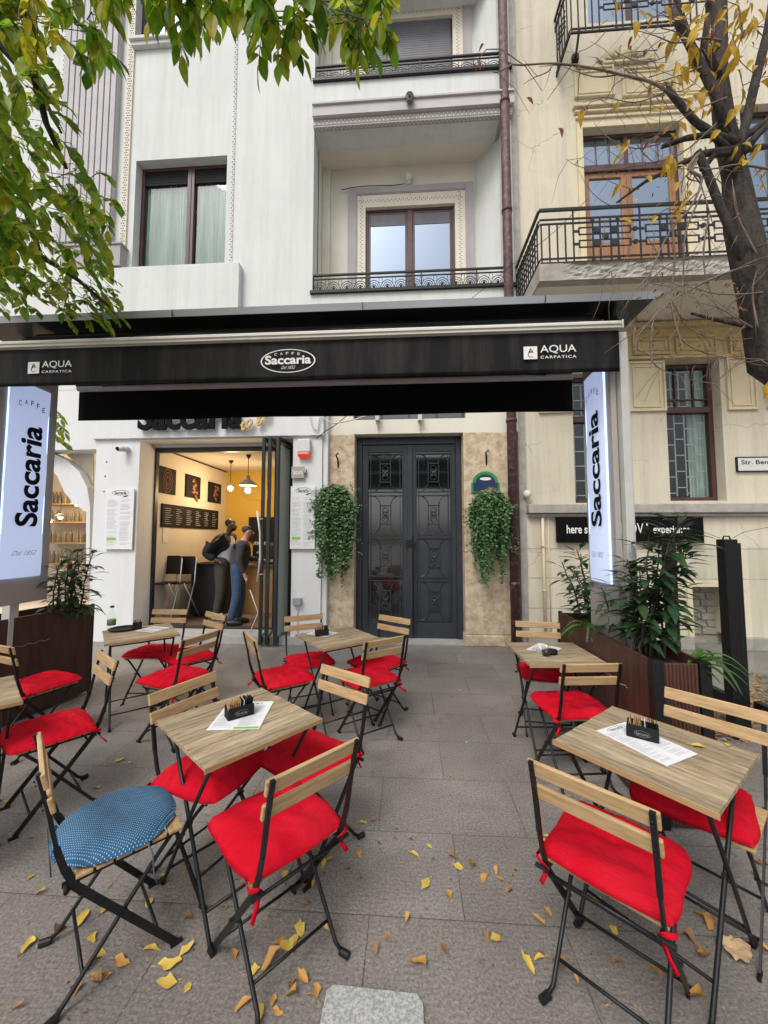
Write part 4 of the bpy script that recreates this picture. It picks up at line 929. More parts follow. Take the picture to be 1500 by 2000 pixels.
m_ = MB(); m_.prism([(p.x+math.cos(q)*.085, YP-.0375, p.z+.005+math.sin(q)*.024) for q in [-2*math.pi*k/14 for k in range(14)]], (0, 1, 0), .003); m_.build('pale_patch', 'white_paint', e)

# ================================================================== AWNING (free-standing, two canvases under one hood)
YA, YI, YC = 2.75, 3.53, 3.14
ax1 = 1.50; ax0 = -3.27
aw = empty('awning', (-.9, YC, 0), 'black double-sided terrace awning with printed valance under a grey sheet hood', 'awning')
zb0, zb1 = gy(1213, 645, YA).z, gy(1213, 628, YA).z; zv = gy(1213, 725, YA+.01).z
def wavy(x0, x1, z0, z1, y, amp, nx, thick=.004, seed=0):
    m_ = MB(); m_.smooth = True; nz = 8; r = random.Random(seed); ph = [r.random()*6 for _ in range(6)]
    def Y_(x, t): return y+amp*t*(math.sin(x*2.3+ph[0])+.6*math.sin(x*5.1+ph[1])+.3*math.sin(x*11+ph[2]+t*2))
    for s_ in (0, 1):
        for j in range(nz+1):
            for i in range(nx+1):
                x = x0+(x1-x0)*i/nx; t = 1-j/nz; z = z0+(z1-z0)*j/nz+(.004*math.sin(x*3.1+ph[3]) if j == 0 else 0); m_.v.append((x, Y_(x, t)+s_*thick, z))
    B = (nx+1)*(nz+1)
    for j in range(nz):
        for i in range(nx):
            a = j*(nx+1)+i; m_.f.append((a, a+1, a+nx+2, a+nx+1)); m_.f.append((B+a+1, B+a, B+a+nx+1, B+a+nx+2))
    for i in range(nx): m_.f.append((i+1, i, B+i, B+i+1))
    for j in range(nz):
        a, b = j*(nx+1), (j+1)*(nx+1); m_.f.append((a, b, B+b, B+a)); a += nx; b += nx; m_.f.append((b, a, B+a, B+b))
    return m_
v = wavy(ax0, ax1, zv, zb0, YA, .006, 120, seed=2).build('valance', 'canvas', aw)
hem = MB().box(ax0+.003, ax1-.003, YA-.012, YA-.0085, zv+.010, zv+.014); hem.build('hem_seam', 'canvas_plain', v)
fb = MB(); fb.box(ax0, ax1+.01, YA-.03, YA+.05, zb0+.006, zb1-.02); fb.box(ax0+.002, ax1+.008, YA-.04, YA-.03, zb0+.028, zb1-.03); fb.build('front_bar', 'alu', aw, bevel=.012)
MB().box(ax0+.001, ax1+.009, YA-.026, YA+.045, zb1-.019, zb1-.004).build('bar_lip', 'white_paint', aw, bevel=.006)
MB().box(ax1+.011, ax1+.022, YA-.035, YA+.055, zb0, zb1).build('bar_cap', 'alu', aw, bevel=.004)
# canvas from bar to cassette, both sides
hz = gy(1300, 583, 2.9).z
ct = MB(); ct.smooth = True
def sheet(ya, za, yb, zb2, flip):
    n = len(ct.v); nx = 60
    for i in range(nx+1):
        x = ax0+.01+(ax1-ax0-.02)*i/nx
        for k in range(5):
            t = k/4; ct.v.append((x, ya+(yb-ya)*t, za+(zb2-za)*t-.018*math.sin(math.pi*t)*(1+.6*math.sin(x*4))))
    for i in range(nx):
        for k in range(4): a = n+i*5+k; ct.f.append((a, a+1, a+6, a+5))
sheet(YA+.01, zb1-.01, YC-.12, hz-.06, 0); sheet(YI-.01, gy(1118, 735, YI).z, YC+.12, hz-.07, 1)
ct.build('canvas_roof', 'canvas', aw)
zi0, zi1 = gy(1118, 803, YI).z, gy(1118, 742, YI).z
wavy(ax0+.02, ax1-.0, zi0, zi1, YI, .004, 60, seed=5).build('rear_valance', 'canvas_plain', aw)
MB().box(ax0+.02, ax1, YI-.03, YI+.04, zi1+.002, zi1+.05).box(ax0+.021, -1.35, YI-.04, YI-.03, zi1+.012, zi1+.04).box(-1.34, ax1-.01, YI-.04, YI-.03, zi1+.012, zi1+.04).build('rear_bar', 'lilac_pale', aw, bevel=.006)
# cassette, beam and folding arms
MB().box(ax0+.05, ax1-.03, YC-.13, YC+.13, hz-.16, hz-.03).build('cassette', 'blackmetal', aw, bevel=.03)
arm = MB(); arm.smooth = False
for (ex, el) in ((ax0+.25, 1), (ax1-.2, -1)):
    for (yy, zz) in ((YA+.03, zb0), (YI-.03, zi1+.03)):
        arm.bar((ex, YC, hz-.19), (ex+el*1.0, (YC+yy)/2, (hz-.19+zz)/2+.0), .03, .045); arm.bar((ex+el*1.0, (YC+yy)/2, (hz-.19+zz)/2), (ex+el*.05, yy, zz+.02), .03, .04)
    arm.box(ex-.06, ex+.06, YC-.07, YC+.07, hz-.22, hz-.161)
arm.build('folding_arm', 'blackmetal', aw)
# hood: shallow sheet roof with fascia
hx0, hx1 = ax0-.42, gy(1300, 583, 2.9).x; HY0, HY1 = 2.9, 3.40
hd = MB(); ht = gy(1300, 570, 2.9).z
hd.quad((hx0, HY0, hz), (hx1-.08, HY0, hz), (hx1, HY0-.015, ht), (hx0, HY0-.015, ht))
hd.quad((hx0, HY0-.015, ht), (hx1, HY0-.015, ht), (hx1, YC, ht+.05), (hx0, YC, ht+.05)); hd.quad((hx0, YC, ht+.05), (hx1, YC, ht+.05), (hx1, HY1, ht), (hx0, HY1, ht)); hd.quad((hx0, HY1, ht), (hx1, HY1, ht), (hx1-.08, HY1, hz), (hx0, HY1, hz))
hd.f.append((5, 2, 1)) if False else None
hd.quad((hx1-.08, HY0, hz), (hx1-.08, HY1, hz), (hx1, HY1, ht), (hx1, HY0-.015, ht)); hd.quad((hx0, HY1, hz), (hx0, HY0, hz), (hx0, HY0-.015, ht), (hx0, HY1, ht))
hood = hd.build('hood', 'alu_grey', aw)
MB().box(hx0+.002, hx1-.085, HY0+.004, HY1-.004, hz-.003, hz+.004).build('hood_underside', 'blackmetal', hood)
jn = MB()
for jx in (-1.9, -.35, 1.05): jn.box(jx-.002, jx+.002, HY0-.018, HY0-.004, hz, ht)
jn.build('sheet_joint', 'blackmetal', hood)
# posts and end gusset
for xpost in (ax1+.03, -3.36-.10):
    s = MB(); s.box(xpost, xpost+.055, 2.80, 2.87, .62, zb1-.05); s.box(xpost+.056, xpost+.066, 2.81, 2.86, .62, zb1-.08); s.box(xpost-.01, xpost+.065, 3.12, 3.2, .62, hz-.02); s.build('post', 'alu_post', aw, bevel=.004)
    if xpost < 0: continue
    s = MB(); s.prism([(xpost+.06, YC-.18, hz-.004), (xpost+.06, YC+.26, hz-.004), (xpost+.06, YC+.12, hz-.42), (xpost+.06, YC-.02, hz-.42)], (1, 0, 0), .02); s.lathe((xpost+.09, YC-.22, hz-.12), [(0.001, -.02), (.045, -.02), (.045, .03), (.001, .03)], 14, 'Y'); s.build('end_bracket', 'blackmetal', aw)
# prints on the valance
yv = YA-.016
def print_aqua(xa, xb, ya, yb, nm):
    p0 = gy(xa, yb, yv); p1 = gy(xb, ya, yv); w = p1.x-p0.x; h_ = p1.z-p0.z; z0 = p0.z
    s = h_*.92; q = MB().box(p0.x, p0.x+s*1.02, yv-.001, yv, z0, z0+s); q.text('AQUA', (p0.x+s*1.25, yv-.001, z0+h_*.36), (1, 0, 0), (0, 0, 1), w-s*1.25, h_*.62, bold=.004); q.text('CARPATICA', (p0.x+s*1.25, yv-.001, z0+.002), (1, 0, 0), (0, 0, 1), w-s*1.25, h_*.2, bold=.012, spacing=1.25)
    o = q.build('valance_print', 'white_paint', v)
    k = MB(); k.text('A', (p0.x+s*.34, yv-.003, z0+s*.50), (1, 0, 0), (0, 0, 1), s*.40, s*.34, bold=-.012); cx, cz, r_ = p0.x+s*.52, z0+s*.36, s*.20
    k.tube([(cx+math.cos(t)*r_, yv-.003, cz+math.sin(t)*r_) for t in [R_(50+26*i) for i in range(11)]], .0018, 4); k.tube([(cx-r_*.9, yv-.003, cz+.01), (cx, yv-.003, z0+s*.86)], .0018, 4); k.build('monogram', 'black_letter', o)
print_aqua(1023, 1125, 672, 702, 'a'); print_aqua(54, 141, 703, 730, 'b')
pc = gy(562.5, 705, yv); rxx = (gy(616, 705, yv).x-gy(509, 705, yv).x)/2; rzz = (gy(562, 682, yv).z-gy(562, 728, yv).z)/2
q = MB(); n = 64
for k in range(n):
    a, b = 2*math.pi*k/n, 2*math.pi*(k+1)/n
    q.quad(*[(pc.x+math.cos(t)*r_*rxx, yv-.002, pc.z+math.sin(t)*r_*rzz*(1 if r_ == 1 else .985)) for t, r_ in ((a, .95), (b, .95), (b, 1), (a, 1))])
q.text('Saccaria', (pc.x-rxx*.84, yv-.002, pc.z-rzz*.28), (1, 0, 0), (0, 0, 1), rxx*1.68, rzz*.76, bold=.03)
for k, chh in enumerate('CAFFE'):
    t = (k-2)/2; q.text(chh, (pc.x-.01+t*rxx*.42-rxx*.03, yv-.002, pc.z+rzz*(.55-.07*t*t)), (1, 0, 0), (0, 0, 1), rxx*.09, rzz*.20, bold=.01)
q.text('Dal 1852', (pc.x-rxx*.25, yv-.002, pc.z-rzz*.68), (1, 0, 0), (0, 0, 1), rxx*.52, rzz*.26, shear=.5, bold=-.005); q.build('valance_print', 'white_paint', v)

# ================================================================== LIGHT-BOX SIGNS on the awning posts
def lightbox_sign(x, face, near, far, lo_, zlo, yl0, yl1, zl0, zl1, ztxt, label):
    """board standing along Y, lit face towards `face` (+1/-1 in x)"""
    e = empty('lightbox_sign', (x, (near+far)/2, zlo), label, 'sign', 'backlit terrace signs')
    MB().box(x-.02, x+.02, near, far, zlo, 3.06).build('board', 'board', e, bevel=.003)
    xf = x+face*.021
    # bulged acrylic skin
    m_ = MB(); m_.smooth = True; ny, nz = 8, 16
    for j in range(nz+1):
        for i in range(ny+1):
            t = i/ny; m_.v.append((xf+face*(.012+.012*math.sin(math.pi*t)+.004*math.sin(j*.9)), yl0+(yl1-yl0)*t, zl0+(zl1-zl0)*j/nz))
    for j in range(nz):
        for i in range(ny): a = j*(ny+1)+i; m_.f.append((a, a+1, a+ny+2, a+ny+1) if face < 0 else (a+1, a, a+ny+1, a+ny+2))
    m_.build('lit_panel', 'lightbox', e)
    ed = MB(); ed.box(min(xf, xf+face*.012), max(xf, xf+face*.012), yl0, yl0+.006, zl0, zl1).box(min(xf, xf+face*.012), max(xf, xf+face*.012), yl1-.006, yl1, zl0, zl1); ed.box(min(xf, xf+face*.012), max(xf, xf+face*.012), yl0+.006, yl1-.006, zl0, zl0+.006); ed.build('led_edge', 'ledstrip', e)
    xt = xf+face*.030
    # reading direction runs upwards for the name, letter tops face the far (face<0: near... ) side
    up = Vector((0, 0, 1)); rt = Vector((0, -1, 0)) if face < 0 else Vector((0, 1, 0))
    w = abs(yl1-yl0); org = Vector((xt, yl1 if face < 0 else yl0, 0))
    m_ = MB(); za, zb2 = ztxt
    o = org+rt*(w*.80)+up*za; m_.text('Saccaria', o, up, -rt, zb2-za, w*.55, bold=.028); m_.build('lettering', 'black_letter', e)
    m_ = MB()
    for k, chh in enumerate('CAFFE'):
        t = (k-2)/2; m_.text(chh, org+rt*(w*(.18+k*.145))+up*(zl1-(.20 if face < 0 else .21)+(.03*(1-t*t))), rt, up, w*.07, .045, bold=.006)
    m_.build('small_lettering', 'black_letter', e)
    m_ = MB(); m_.text('Dal 1852', org+rt*(w*.22)+up*(zl0+.19), rt, up, w*.6, .04, shear=.6, bold=-.012); m_.build('script_lettering', 'grey_letter', e)
    return e
xb = 1.50
def yx(x_, X): return gx(x_, 1000, X).y
def zz(x_, y_, X): return gx(x_, y_, X).z
lightbox_sign(xb, -1, yx(1207, xb), yx(1152, xb), 0, .7, yx(1197, xb), yx(1158, xb), zz(1188, 1138, xb), zz(1176, 722, xb), (zz(1180, 1028, xb), zz(1180, 800, xb)), 'backlit white sign with vertical lettering on the right awning post')
xb = -3.36
lightbox_sign(xb, 1, yx(-30, xb), yx(97, xb), 0, zz(40, 1178, xb), yx(-4, xb), yx(79, xb), zz(30, 1128, xb), zz(50, 752, xb), (zz(35, 1028, xb), zz(50, 830, xb)), 'backlit white sign with vertical lettering on the left awning post')

# ================================================================== PLANTERS
def planter(c0, c1, w, side, h, label):
    """c0 near inner corner, c1 far inner corner; w width away from the tables"""
    c0, c1 = Vector((*c0, 0)), Vector((*c1, 0)); u = (c1-c0).normalized(); L = (c1-c0).length; o_ = Vector((u.y, -u.x, 0))*side
    e = empty('planter', (c0.x, c0.y, 0), label, 'planter', 'brown terrace planters')
    zup = Vector((0, 0, 1))
    def bx(m_, a0, a1, b0, b1, z0, z1): m_.obox(c0+u*((a0+a1)/2)+o_*((b0+b1)/2)+zup*((z0+z1)/2), u, o_, zup, (a1-a0)/2, (b1-b0)/2, (z1-z0)/2)
    m_ = MB(); bx(m_, .055, L-.02, 0, .02, .03, h); m_.build('side_panel', 'planter', e, bevel=.003)
    m_ = MB(); bx(m_, .055, L-.02, w-.02, w, .03, h); m_.build('side_panel', 'planter', e, bevel=.003)
    m_ = MB(); bx(m_, .008, .028, .06, w-.06, .03, h-.01)
    for k in range(9): b0 = .062+(w-.124)*k/9; bx(m_, .002, .009, b0+.003, b0+(w-.124)/9-.003, .03, h-.012)
    m_.build('end_panel', 'planter', e, bevel=.002)
    m_ = MB(); bx(m_, L-.02, L, .0, w, .03, h-.01); m_.build('end_panel', 'planter', e)
    for b0 in (-.004, w-.056):
        m_ = MB(); bx(m_, -.004, .054, b0, b0+.06, 0, h+.004); m_.build('corner_post', 'blackmetal', e, bevel=.004)
    m_ = MB(); bx(m_, L, L+.012, -.004, .03, 0, h+.004); m_.build('edge_strip', 'blackmetal', e)
    m_ = MB(); bx(m_, .03, L-.021, .021, w-.021, h-.3, h-.07)
    so_ = m_.build('soil', 'soil', e)
    m_ = MB()
    for i in range(46):      # pale perforation marks
        t = .2+.5*i/46; m_.obox(c0+u*(L*t)-o_*.0015+zup*(h*.72+.006*math.sin(i)), u, o_, zup, .0035, .0015, .0022)
    m_.build('perforation', 'paper_ink', e)
    return c0, u, o_, L
PRH = .9
plR = planter((1.37, 2.30), (1.41, 3.76), .30, 1, PRH, 'brown board planter with black corner posts beside the right tables, shrubs inside')
plL = planter((-3.50, 2.55), (-3.275, 3.86), .36, -1, PRH, 'brown board planter at the left edge under the left light sign')
# windbreak
e = empty('windbreak', (2.6, 3.35, 0), 'black framed glass windbreak right of the planter', 'windbreak')
def wpost(x, y, w, d, h_): m_ = MB().box(x-w/2, x+w/2, y-d/2, y+d/2, 0, h_); return m_.build('post', 'blackmetal', e, bevel=.006)
WX = 2.67
p1 = wpost(WX-.05, gx(1440, 1200, WX).y, .105, .09, 1.58); WY = gx(1440, 1200, WX).y
b = MB(); b.box(WX+.008, WX+.035, WY-.03, WY+.04, 0, 1.55); b.build('side_profile', 'blackmetal', e)
WY2 = gx(1312, 1200, WX-.05).y; wpost(WX-.05, WY2, .09, .09, 1.58)
b = MB(); b.box(WX-.08, WX-.02, WY+.05, WY2-.05, .20, .31); b.build('bottom_rail', 'blackmetal', e, bevel=.004)
b = MB(); b.box(WX+.04, WX+.10, 1.2, WY-.05, .20, .31); b.build('bottom_rail', 'blackmetal', e, bevel=.004)
MB().box(WX-.054, WX-.046, WY+.05, WY2-.05, .31, 1.52).build('glass_panel', 'glass_clear', e)
MB().box(WX+.066, WX+.074, 1.2, WY-.05, .31, 1.52).build('glass_panel', 'glass_clear', e)
wpost(WX+.07, 1.15, .09, .09, 1.58)
hk = MB(); hk.smooth = True; X0 = WX-.05; hk.tube([(X0-.03, WY, 1.58), (X0-.02, WY, 1.605), (X0+.02, WY, 1.605), (X0+.03, WY, 1.58)], .006, 6)
hk.tube([(X0-.05, WY, 1.59), (X0-.14, WY+.05, 1.64), (X0-.3, WY+.1, 1.69)], .002, 5); hk.tube([(X0+.05, WY, 1.59), (X0+.14, WY, 1.64), (X0+.3, WY-.05, 1.68)], .002, 5)
hk.build('wire_hook', 'blackmetal', e)

# ================================================================== BISTRO TABLES
GT = 'folding bistro tables on the terrace'
def make_table():
    t = empty('bistro_table', (0, 0, 0), 'x', 'table', GT); S = .275
    n = 7; w = 2*S/n; m_ = MB()
    for i in range(n): m_.box(-S, S, -S+i*w+.0013, -S+(i+1)*w-.0013, .710, .728-(.0015 if i % 2 else 0))
    m_.build('tabletop', 'plank', t, bevel=.0015)
    for y0_ in (-S-.006, S+.0005): MB().box(-S-.004, S+.004, y0_, y0_+.0055, .708, .7275).build('edge_strip', 'plank_edge', t)
    for (x, s_) in ((-.235, 1), (.235, 1), (-.215, -1), (.215, -1)):
        m_ = MB(); m_.smooth = True; m_.tube([(x, -.235*s_, .70), (x, .0, .36), (x, .215*s_, .03), (x, .232*s_, .012)], .0085, 8); lg = m_.build('leg', 'blackmetal', t)
        MB().tube([(x, .222*s_, .011), (x, .252*s_, .011)], .012, 8).build('rubber_foot', 'blackmetal', lg)
    for s_, xx in ((1, .235), (-1, .215)):
        for (yy, z_) in ((.165*s_, .105), (-.235*s_, .69)): MB().tube([(-xx, yy, z_), (xx, yy, z_)], .0065, 6).build('stretcher', 'blackmetal', t, smooth=True)
        MB().tube([(-.24*s_, 0, .365), (-.205*s_, 0, .365)], .006, 6).build('pivot', 'blackmetal', t)
    for x in (-.225, .225): MB().box(x-.015, x+.015, -.25, .25, .699, .7085).build('under_frame', 'blackmetal', t)
    return t
T0 = make_table()
def place_table(first, x, y, rz, label):
    t = T0 if first else copy_tree(T0); t.location = (x, y, 0); t.rotation_euler = (0, 0, R_(rz)); t['label'] = label; return t
TB = [(-.809, 1.853, 51, 'weathered plank bistro table in the left foreground among four chairs, one with a blue cushion'),
      (1.011, 1.727, -50, 'weathered plank bistro table in the right foreground with two yellow leaves on it'),
      (1.09, 3.04, 3, 'weathered plank bistro table against the right planter carrying a glass of coffee'),
      (-.621, 3.413, 39, 'weathered plank bistro table in the middle in front of the stone pier'),
      (-2.45, 3.44, 41, 'weathered plank bistro table before the cafe opening with a water bottle'),
      (-2.45, 1.95, 51, 'weathered plank bistro table cut off by the left edge of the photo')]
for i, t in enumerate(TB): place_table(i == 0, *t)

# ================================================================== BISTRO CHAIRS
GC = 'folding bistro chairs round the tables'
def cushion_mesh(seed, w=.395, d=.37, th=.048, sq=4.5, calm=1., rnd_=.65):
    r = random.Random(seed); n = 34; m_ = MB(); m_.smooth = True; ph = [r.random()*6.28 for _ in range(10)]
    btn = [(-.42, -.42), (.42, -.42), (-.42, .42), (.42, .42), (0, 0)]
    def P(i, j, top):
        u, v = 2*i/n-1, 2*j/n-1
        # squircle mapping keeps the rim on a rounded square
        k = (abs(u)**sq+abs(v)**sq)**(1/sq); mx = max(abs(u), abs(v)); f = mx/k if k > 0 else 1; uu, vv = u*((1-rnd_)+rnd_*f), v*((1-rnd_)+rnd_*f)
        e = max(0, 1-max(abs(u), abs(v))**3.2)**.5
        h = th*(.45+.55*e)*e**.6 if e > 0 else 0
        for (a, b) in btn:
            q = ((u-a)**2+(v-b)**2); h -= .010*calm*math.exp(-q*55)*top
        # creases
        cr = .0042*math.sin(9*u+ph[0]+3*v)+.0034*math.sin(14*v+ph[1]-4*u)+.0014*math.sin(23*u+17*v+ph[2])
        cr += .0048*math.sin(24*(u if abs(v) > abs(u) else v)+ph[5])*max(0, max(abs(u), abs(v))-.7)/.3
        cr *= calm; x = uu*w/2*(1+.015*math.sin(5*v+ph[3])); y = vv*d/2*(1+.015*math.sin(5*u+ph[4]))
        z = (h+cr*e)*(1 if top else -.22)
        return (x, y, z)
    for top in (1, 0):
        for j in range(n+1):
            for i in range(n+1): m_.v.append(P(i, j, top))
    B = (n+1)**2
    for j in range(n):
        for i in range(n): a = j*(n+1)+i; m_.f.append((a, a+1, a+n+2, a+n+1)); m_.f.append((B+a+1, B+a, B+a+n+1, B+a+n+2))
    rim = [i for i in range(n+1)]+[(k+1)*(n+1)+n for k in range(n)]+[n*(n+1)+n-1-k for k in range(n)]+[(n-1-k)*(n+1) for k in range(n-1)]
    for k in range(len(rim)): a, b = rim[k], rim[(k+1) % len(rim)]; m_.f.append((b, a, B+a, B+b))
    return m_
def ribbon(pts, w, t=.0015):
    m_ = MB(); m_.smooth = True; pts = [Vector(p) for p in pts]
    for i, p in enumerate(pts):
        d = (pts[min(i+1, len(pts)-1)]-pts[max(0, i-1)]).normalized(); s = d.cross(Vector((.3, 1, .2))).normalized(); nn = s.cross(d)
        m_.v += [tuple(p-s*w/2+nn*t), tuple(p+s*w/2+nn*t), tuple(p+s*w/2-nn*t), tuple(p-s*w/2-nn*t)]
    for i in range(len(pts)-1):
        for k in range(4): a = i*4+k; b = i*4+(k+1) % 4; m_.f.append((a, b, b+4, a+4))
    m_.f += [(3, 2, 1, 0), tuple(len(m_.v)-4+k for k in range(4))]
    return m_
SEAT = .445
def make_chair_frame():
    """local axes: the sitter faces +Y, origin on the ground under the seat"""
    t = empty('bistro_chair', (0, 0, 0), 'x', 'chair', GC)
    for s_ in (-1, 1):
        x = .176*s_; m_ = MB()
        prof = [(-.262, .822), (-.232, .70), (-.205, .56), (-.178, .47)]
        for (a, b) in zip(prof[:-1], prof[1:]): m_.bar((x, a[0], a[1]), (x, b[0], b[1]), .016 if b[1] > .5 else .010, .013 if b[1] > .5 else .020, up=(0, 1, 0))
        for (a, b) in zip([(-.178, .478), (-.15, .41)], [(-.15, .41), (.175, .012)]): m_.bar((x, a[0], a[1]), (x, b[0], b[1]), .007, .024, up=(0, 1, .8))
        m_.box(x-.006, x+.006, .158, .20, 0, .014)
        for z_, y_ in ((.80, -.268), (.785, -.264), (.715, -.247), (.70, -.243)): m_.ball((x, y_-.002, z_), .0035, .0035, .0035, 6, 4)
        m_.build('back_leg', 'blackmetal', t)
    for s_ in (-1, 1):
        x = .160*s_; m_ = MB(); m_.smooth = True; m_.tube([(x, .165, .432), (x, .10, .36), (x, -.16, .035), (x+.012*s_, -.19, .012)], .0082, 8); lg = m_.build('front_leg', 'blackmetal', t)
        MB().tube([(x+.008*s_, -.178, .0125), (x+.020*s_, -.215, .0125)], .0135, 10).build('rubber_foot', 'blackmetal', lg)
    for (x_, y_, z_, r_) in ((.16, -.115, .09, .0062), (.176, .115, .085, .0062), (.16, .165, .430, .0065), (.176, -.165, .405, .006), (.176, -.135, .375, .006)): MB().tube([(-x_, y_, z_), (x_, y_, z_)], r_, 6).build('stretcher', 'blackmetal', t, smooth=True)
    for s_ in (-1, 1):
        MB().box(.166*s_-.003, .166*s_+.003, -.185, .175, .415, .432).build('seat_rail', 'blackmetal', t); MB().tube([(.150*s_, .005, .232), (.19*s_, .005, .232)], .006, 8).build('pivot', 'blackmetal', t); MB().tube([(.158*s_, -.175, .42), (.205*s_, -.175, .42)], .008, 8).build('pivot', 'blackmetal', t)
    m_ = MB(); ys = [-.125+i*.0575 for i in range(6)]
    for i, y in enumerate(ys): m_.box(-.185, .185, y-.0245, y+.0245, .432, .444)
    m_.build('seat', 'slat', t, bevel=.003)
    for (zc_, yc_) in ((.795, -.2445), (.71, -.2235)):
        m_ = MB(); m_.obox((0, yc_, zc_), (1, 0, 0), (0, .97, .243), (0, -.243, .97), .193, .0075, .0275); m_.build('back_slat', 'slat', t, bevel=.004)
    return t
F0 = make_chair_frame()
proto_used = [False]
CM = []
for k in range(4):
    c = cushion_mesh(20+k, .415+.006*k, .405+.006*(k % 3), .046+.005*(k % 3))
    me = c.build('cushion', 'red'); CM.append(me.data); bpy.data.objects.remove(me)
bl = cushion_mesh(5, .42, .42, .050, 2.0, calm=.35, rnd_=1.).build('cushion', 'blue'); BLUE = bl.data; bpy.data.objects.remove(bl)
def place_chair(x, y, face, label, variant=0, blue=False, dx=0, dy=.0, drz=0, tilt=0, ties=True):
    t = F0 if not proto_used[0] else copy_tree(FRESH); 
    f = R_(face-90); t.location = (x, y, 0); t.rotation_euler = (0, 0, f); t['label'] = label
    c = bpy.data.objects.new('cushion', BLUE if blue else CM[variant % 4]); COL.objects.link(c); c.parent = t
    c.location = (dx, dy+(.015 if blue else .030), SEAT+.011); c.rotation_euler = (R_(tilt), 0, R_(drz)); c['label'] = 'round blue dotted seat cushion' if blue else 'red cotton seat cushion'
    r = random.Random(variant*7+int(abs(x)*100))
    for s_ in (-1, 1):
        if blue:
            pts = [(.13*s_, -.17, .0), (.20*s_, -.19, .0), (.235*s_, -.2, -.05), (.23*s_, -.19, -.15), (.24*s_, -.18, -.25)]
            if s_ > 0: pts = [(.19, .05, .0), (.205, .06, .01), (.21, .08, -.04), (.20, .09, -.12), (.205, .10, -.16)]
            m_ = MB(); m_.smooth = True; m_.tube(pts, .0028, 6); o = m_.build('tie', 'blue_cord'); o.parent = c
        elif ties:
            k = r.random()
            pts = [(.165*s_, -.155, .006), (.20*s_, -.165, .0), (.205*s_, -.20, -.008), (.178*s_, -.215, -.012), (.165*s_, -.20, -.03), (.175*s_+.02*k*s_, -.205-.02*k, -.065), (.18*s_+.05*k*s_, -.21-.04*k, -.085)]
            o = ribbon(pts, .017).build('tie', 'red'); o.parent = c
    return t
FRESH = copy_tree(F0)
place_args = []
def facing(mid, ang): a = R_(ang); return mid[0]+.245*math.cos(a), mid[1]+.245*math.sin(a), ang
CH = [
 ((-1.335, 1.375), 47, 'folding chair with round blue dotted cushion in the left foreground', dict(blue=True, dx=-.0, dy=-.02)),
 ((-.33, 1.40), 138, 'folding chair with red cushion in the left foreground, its back towards the viewer', dict(variant=1)),
 ((-1.20, 2.05), -25, 'folding chair with red cushion pushed under the far left side of the left foreground table', dict(variant=2, dx=.02, drz=8)),
 ((-.375, 2.28), 236, 'folding chair with tufted red cushion at the far right side of the left foreground table', dict(variant=3, dx=.0)),
 ((.565, 1.315), 49, 'folding chair with red cushion in the right foreground, its back towards the viewer', dict(variant=0)),
 ((1.46, 2.005), 223, 'folding chair at the right edge with worn slats and puffed red cushion', dict(variant=2, drz=10, dx=.04)),
 ((1.18, 3.67), 262, 'folding chair with red cushion behind the coffee glass table, beside the planter end', dict(variant=1)),
 ((1.12, 2.50), 96, 'folding chair with red cushion in front of the coffee glass table, back to the viewer', dict(variant=3)),
 ((-1.04, 3.83), -62, 'folding chair with red cushion behind the middle table, in front of the white wall', dict(variant=0)),
 ((-1.24, 3.01), 36, 'folding chair with red cushion at the near left side of the middle table', dict(variant=2)),
 ((-.14, 3.81), 234, 'folding chair with red cushion behind the middle table, in front of the grey door', dict(variant=1)),
 ((-.18, 3.0), 127, 'folding chair with red cushion at the near right side of the middle table', dict(variant=3)),
 ((-2.56, 4.04), -89, 'folding chair with red cushion behind the water bottle table', dict(variant=0)),
 ((-1.97, 3.87), 235, 'folding chair with red cushion nearest the cafe door step', dict(variant=2)),
 ((-1.65, 3.02), 162, 'folding chair with red cushion at the near right side of the water bottle table', dict(variant=1)),
 ((-2.96, 2.66), 72, 'folding chair with red cushion standing against the left planter', dict(variant=0)),
 ((-1.98, 2.46), 233, 'folding chair with red cushion between the left planter and the foreground table', dict(variant=1, dx=-.02)),
 ((-2.03, 1.49), 146, 'folding chair mostly cut off by the left edge, in front of the cut-off table', dict(variant=3)),
]
for i, (mid, ang, lab, kw) in enumerate(CH):
    x, y, a = facing(mid, ang); place_chair(x, y, a, lab, **kw); proto_used[0] = True
def kill(o):
    for c in list(o.children): kill(c)
    bpy.data.objects.remove(o)
kill(FRESH)

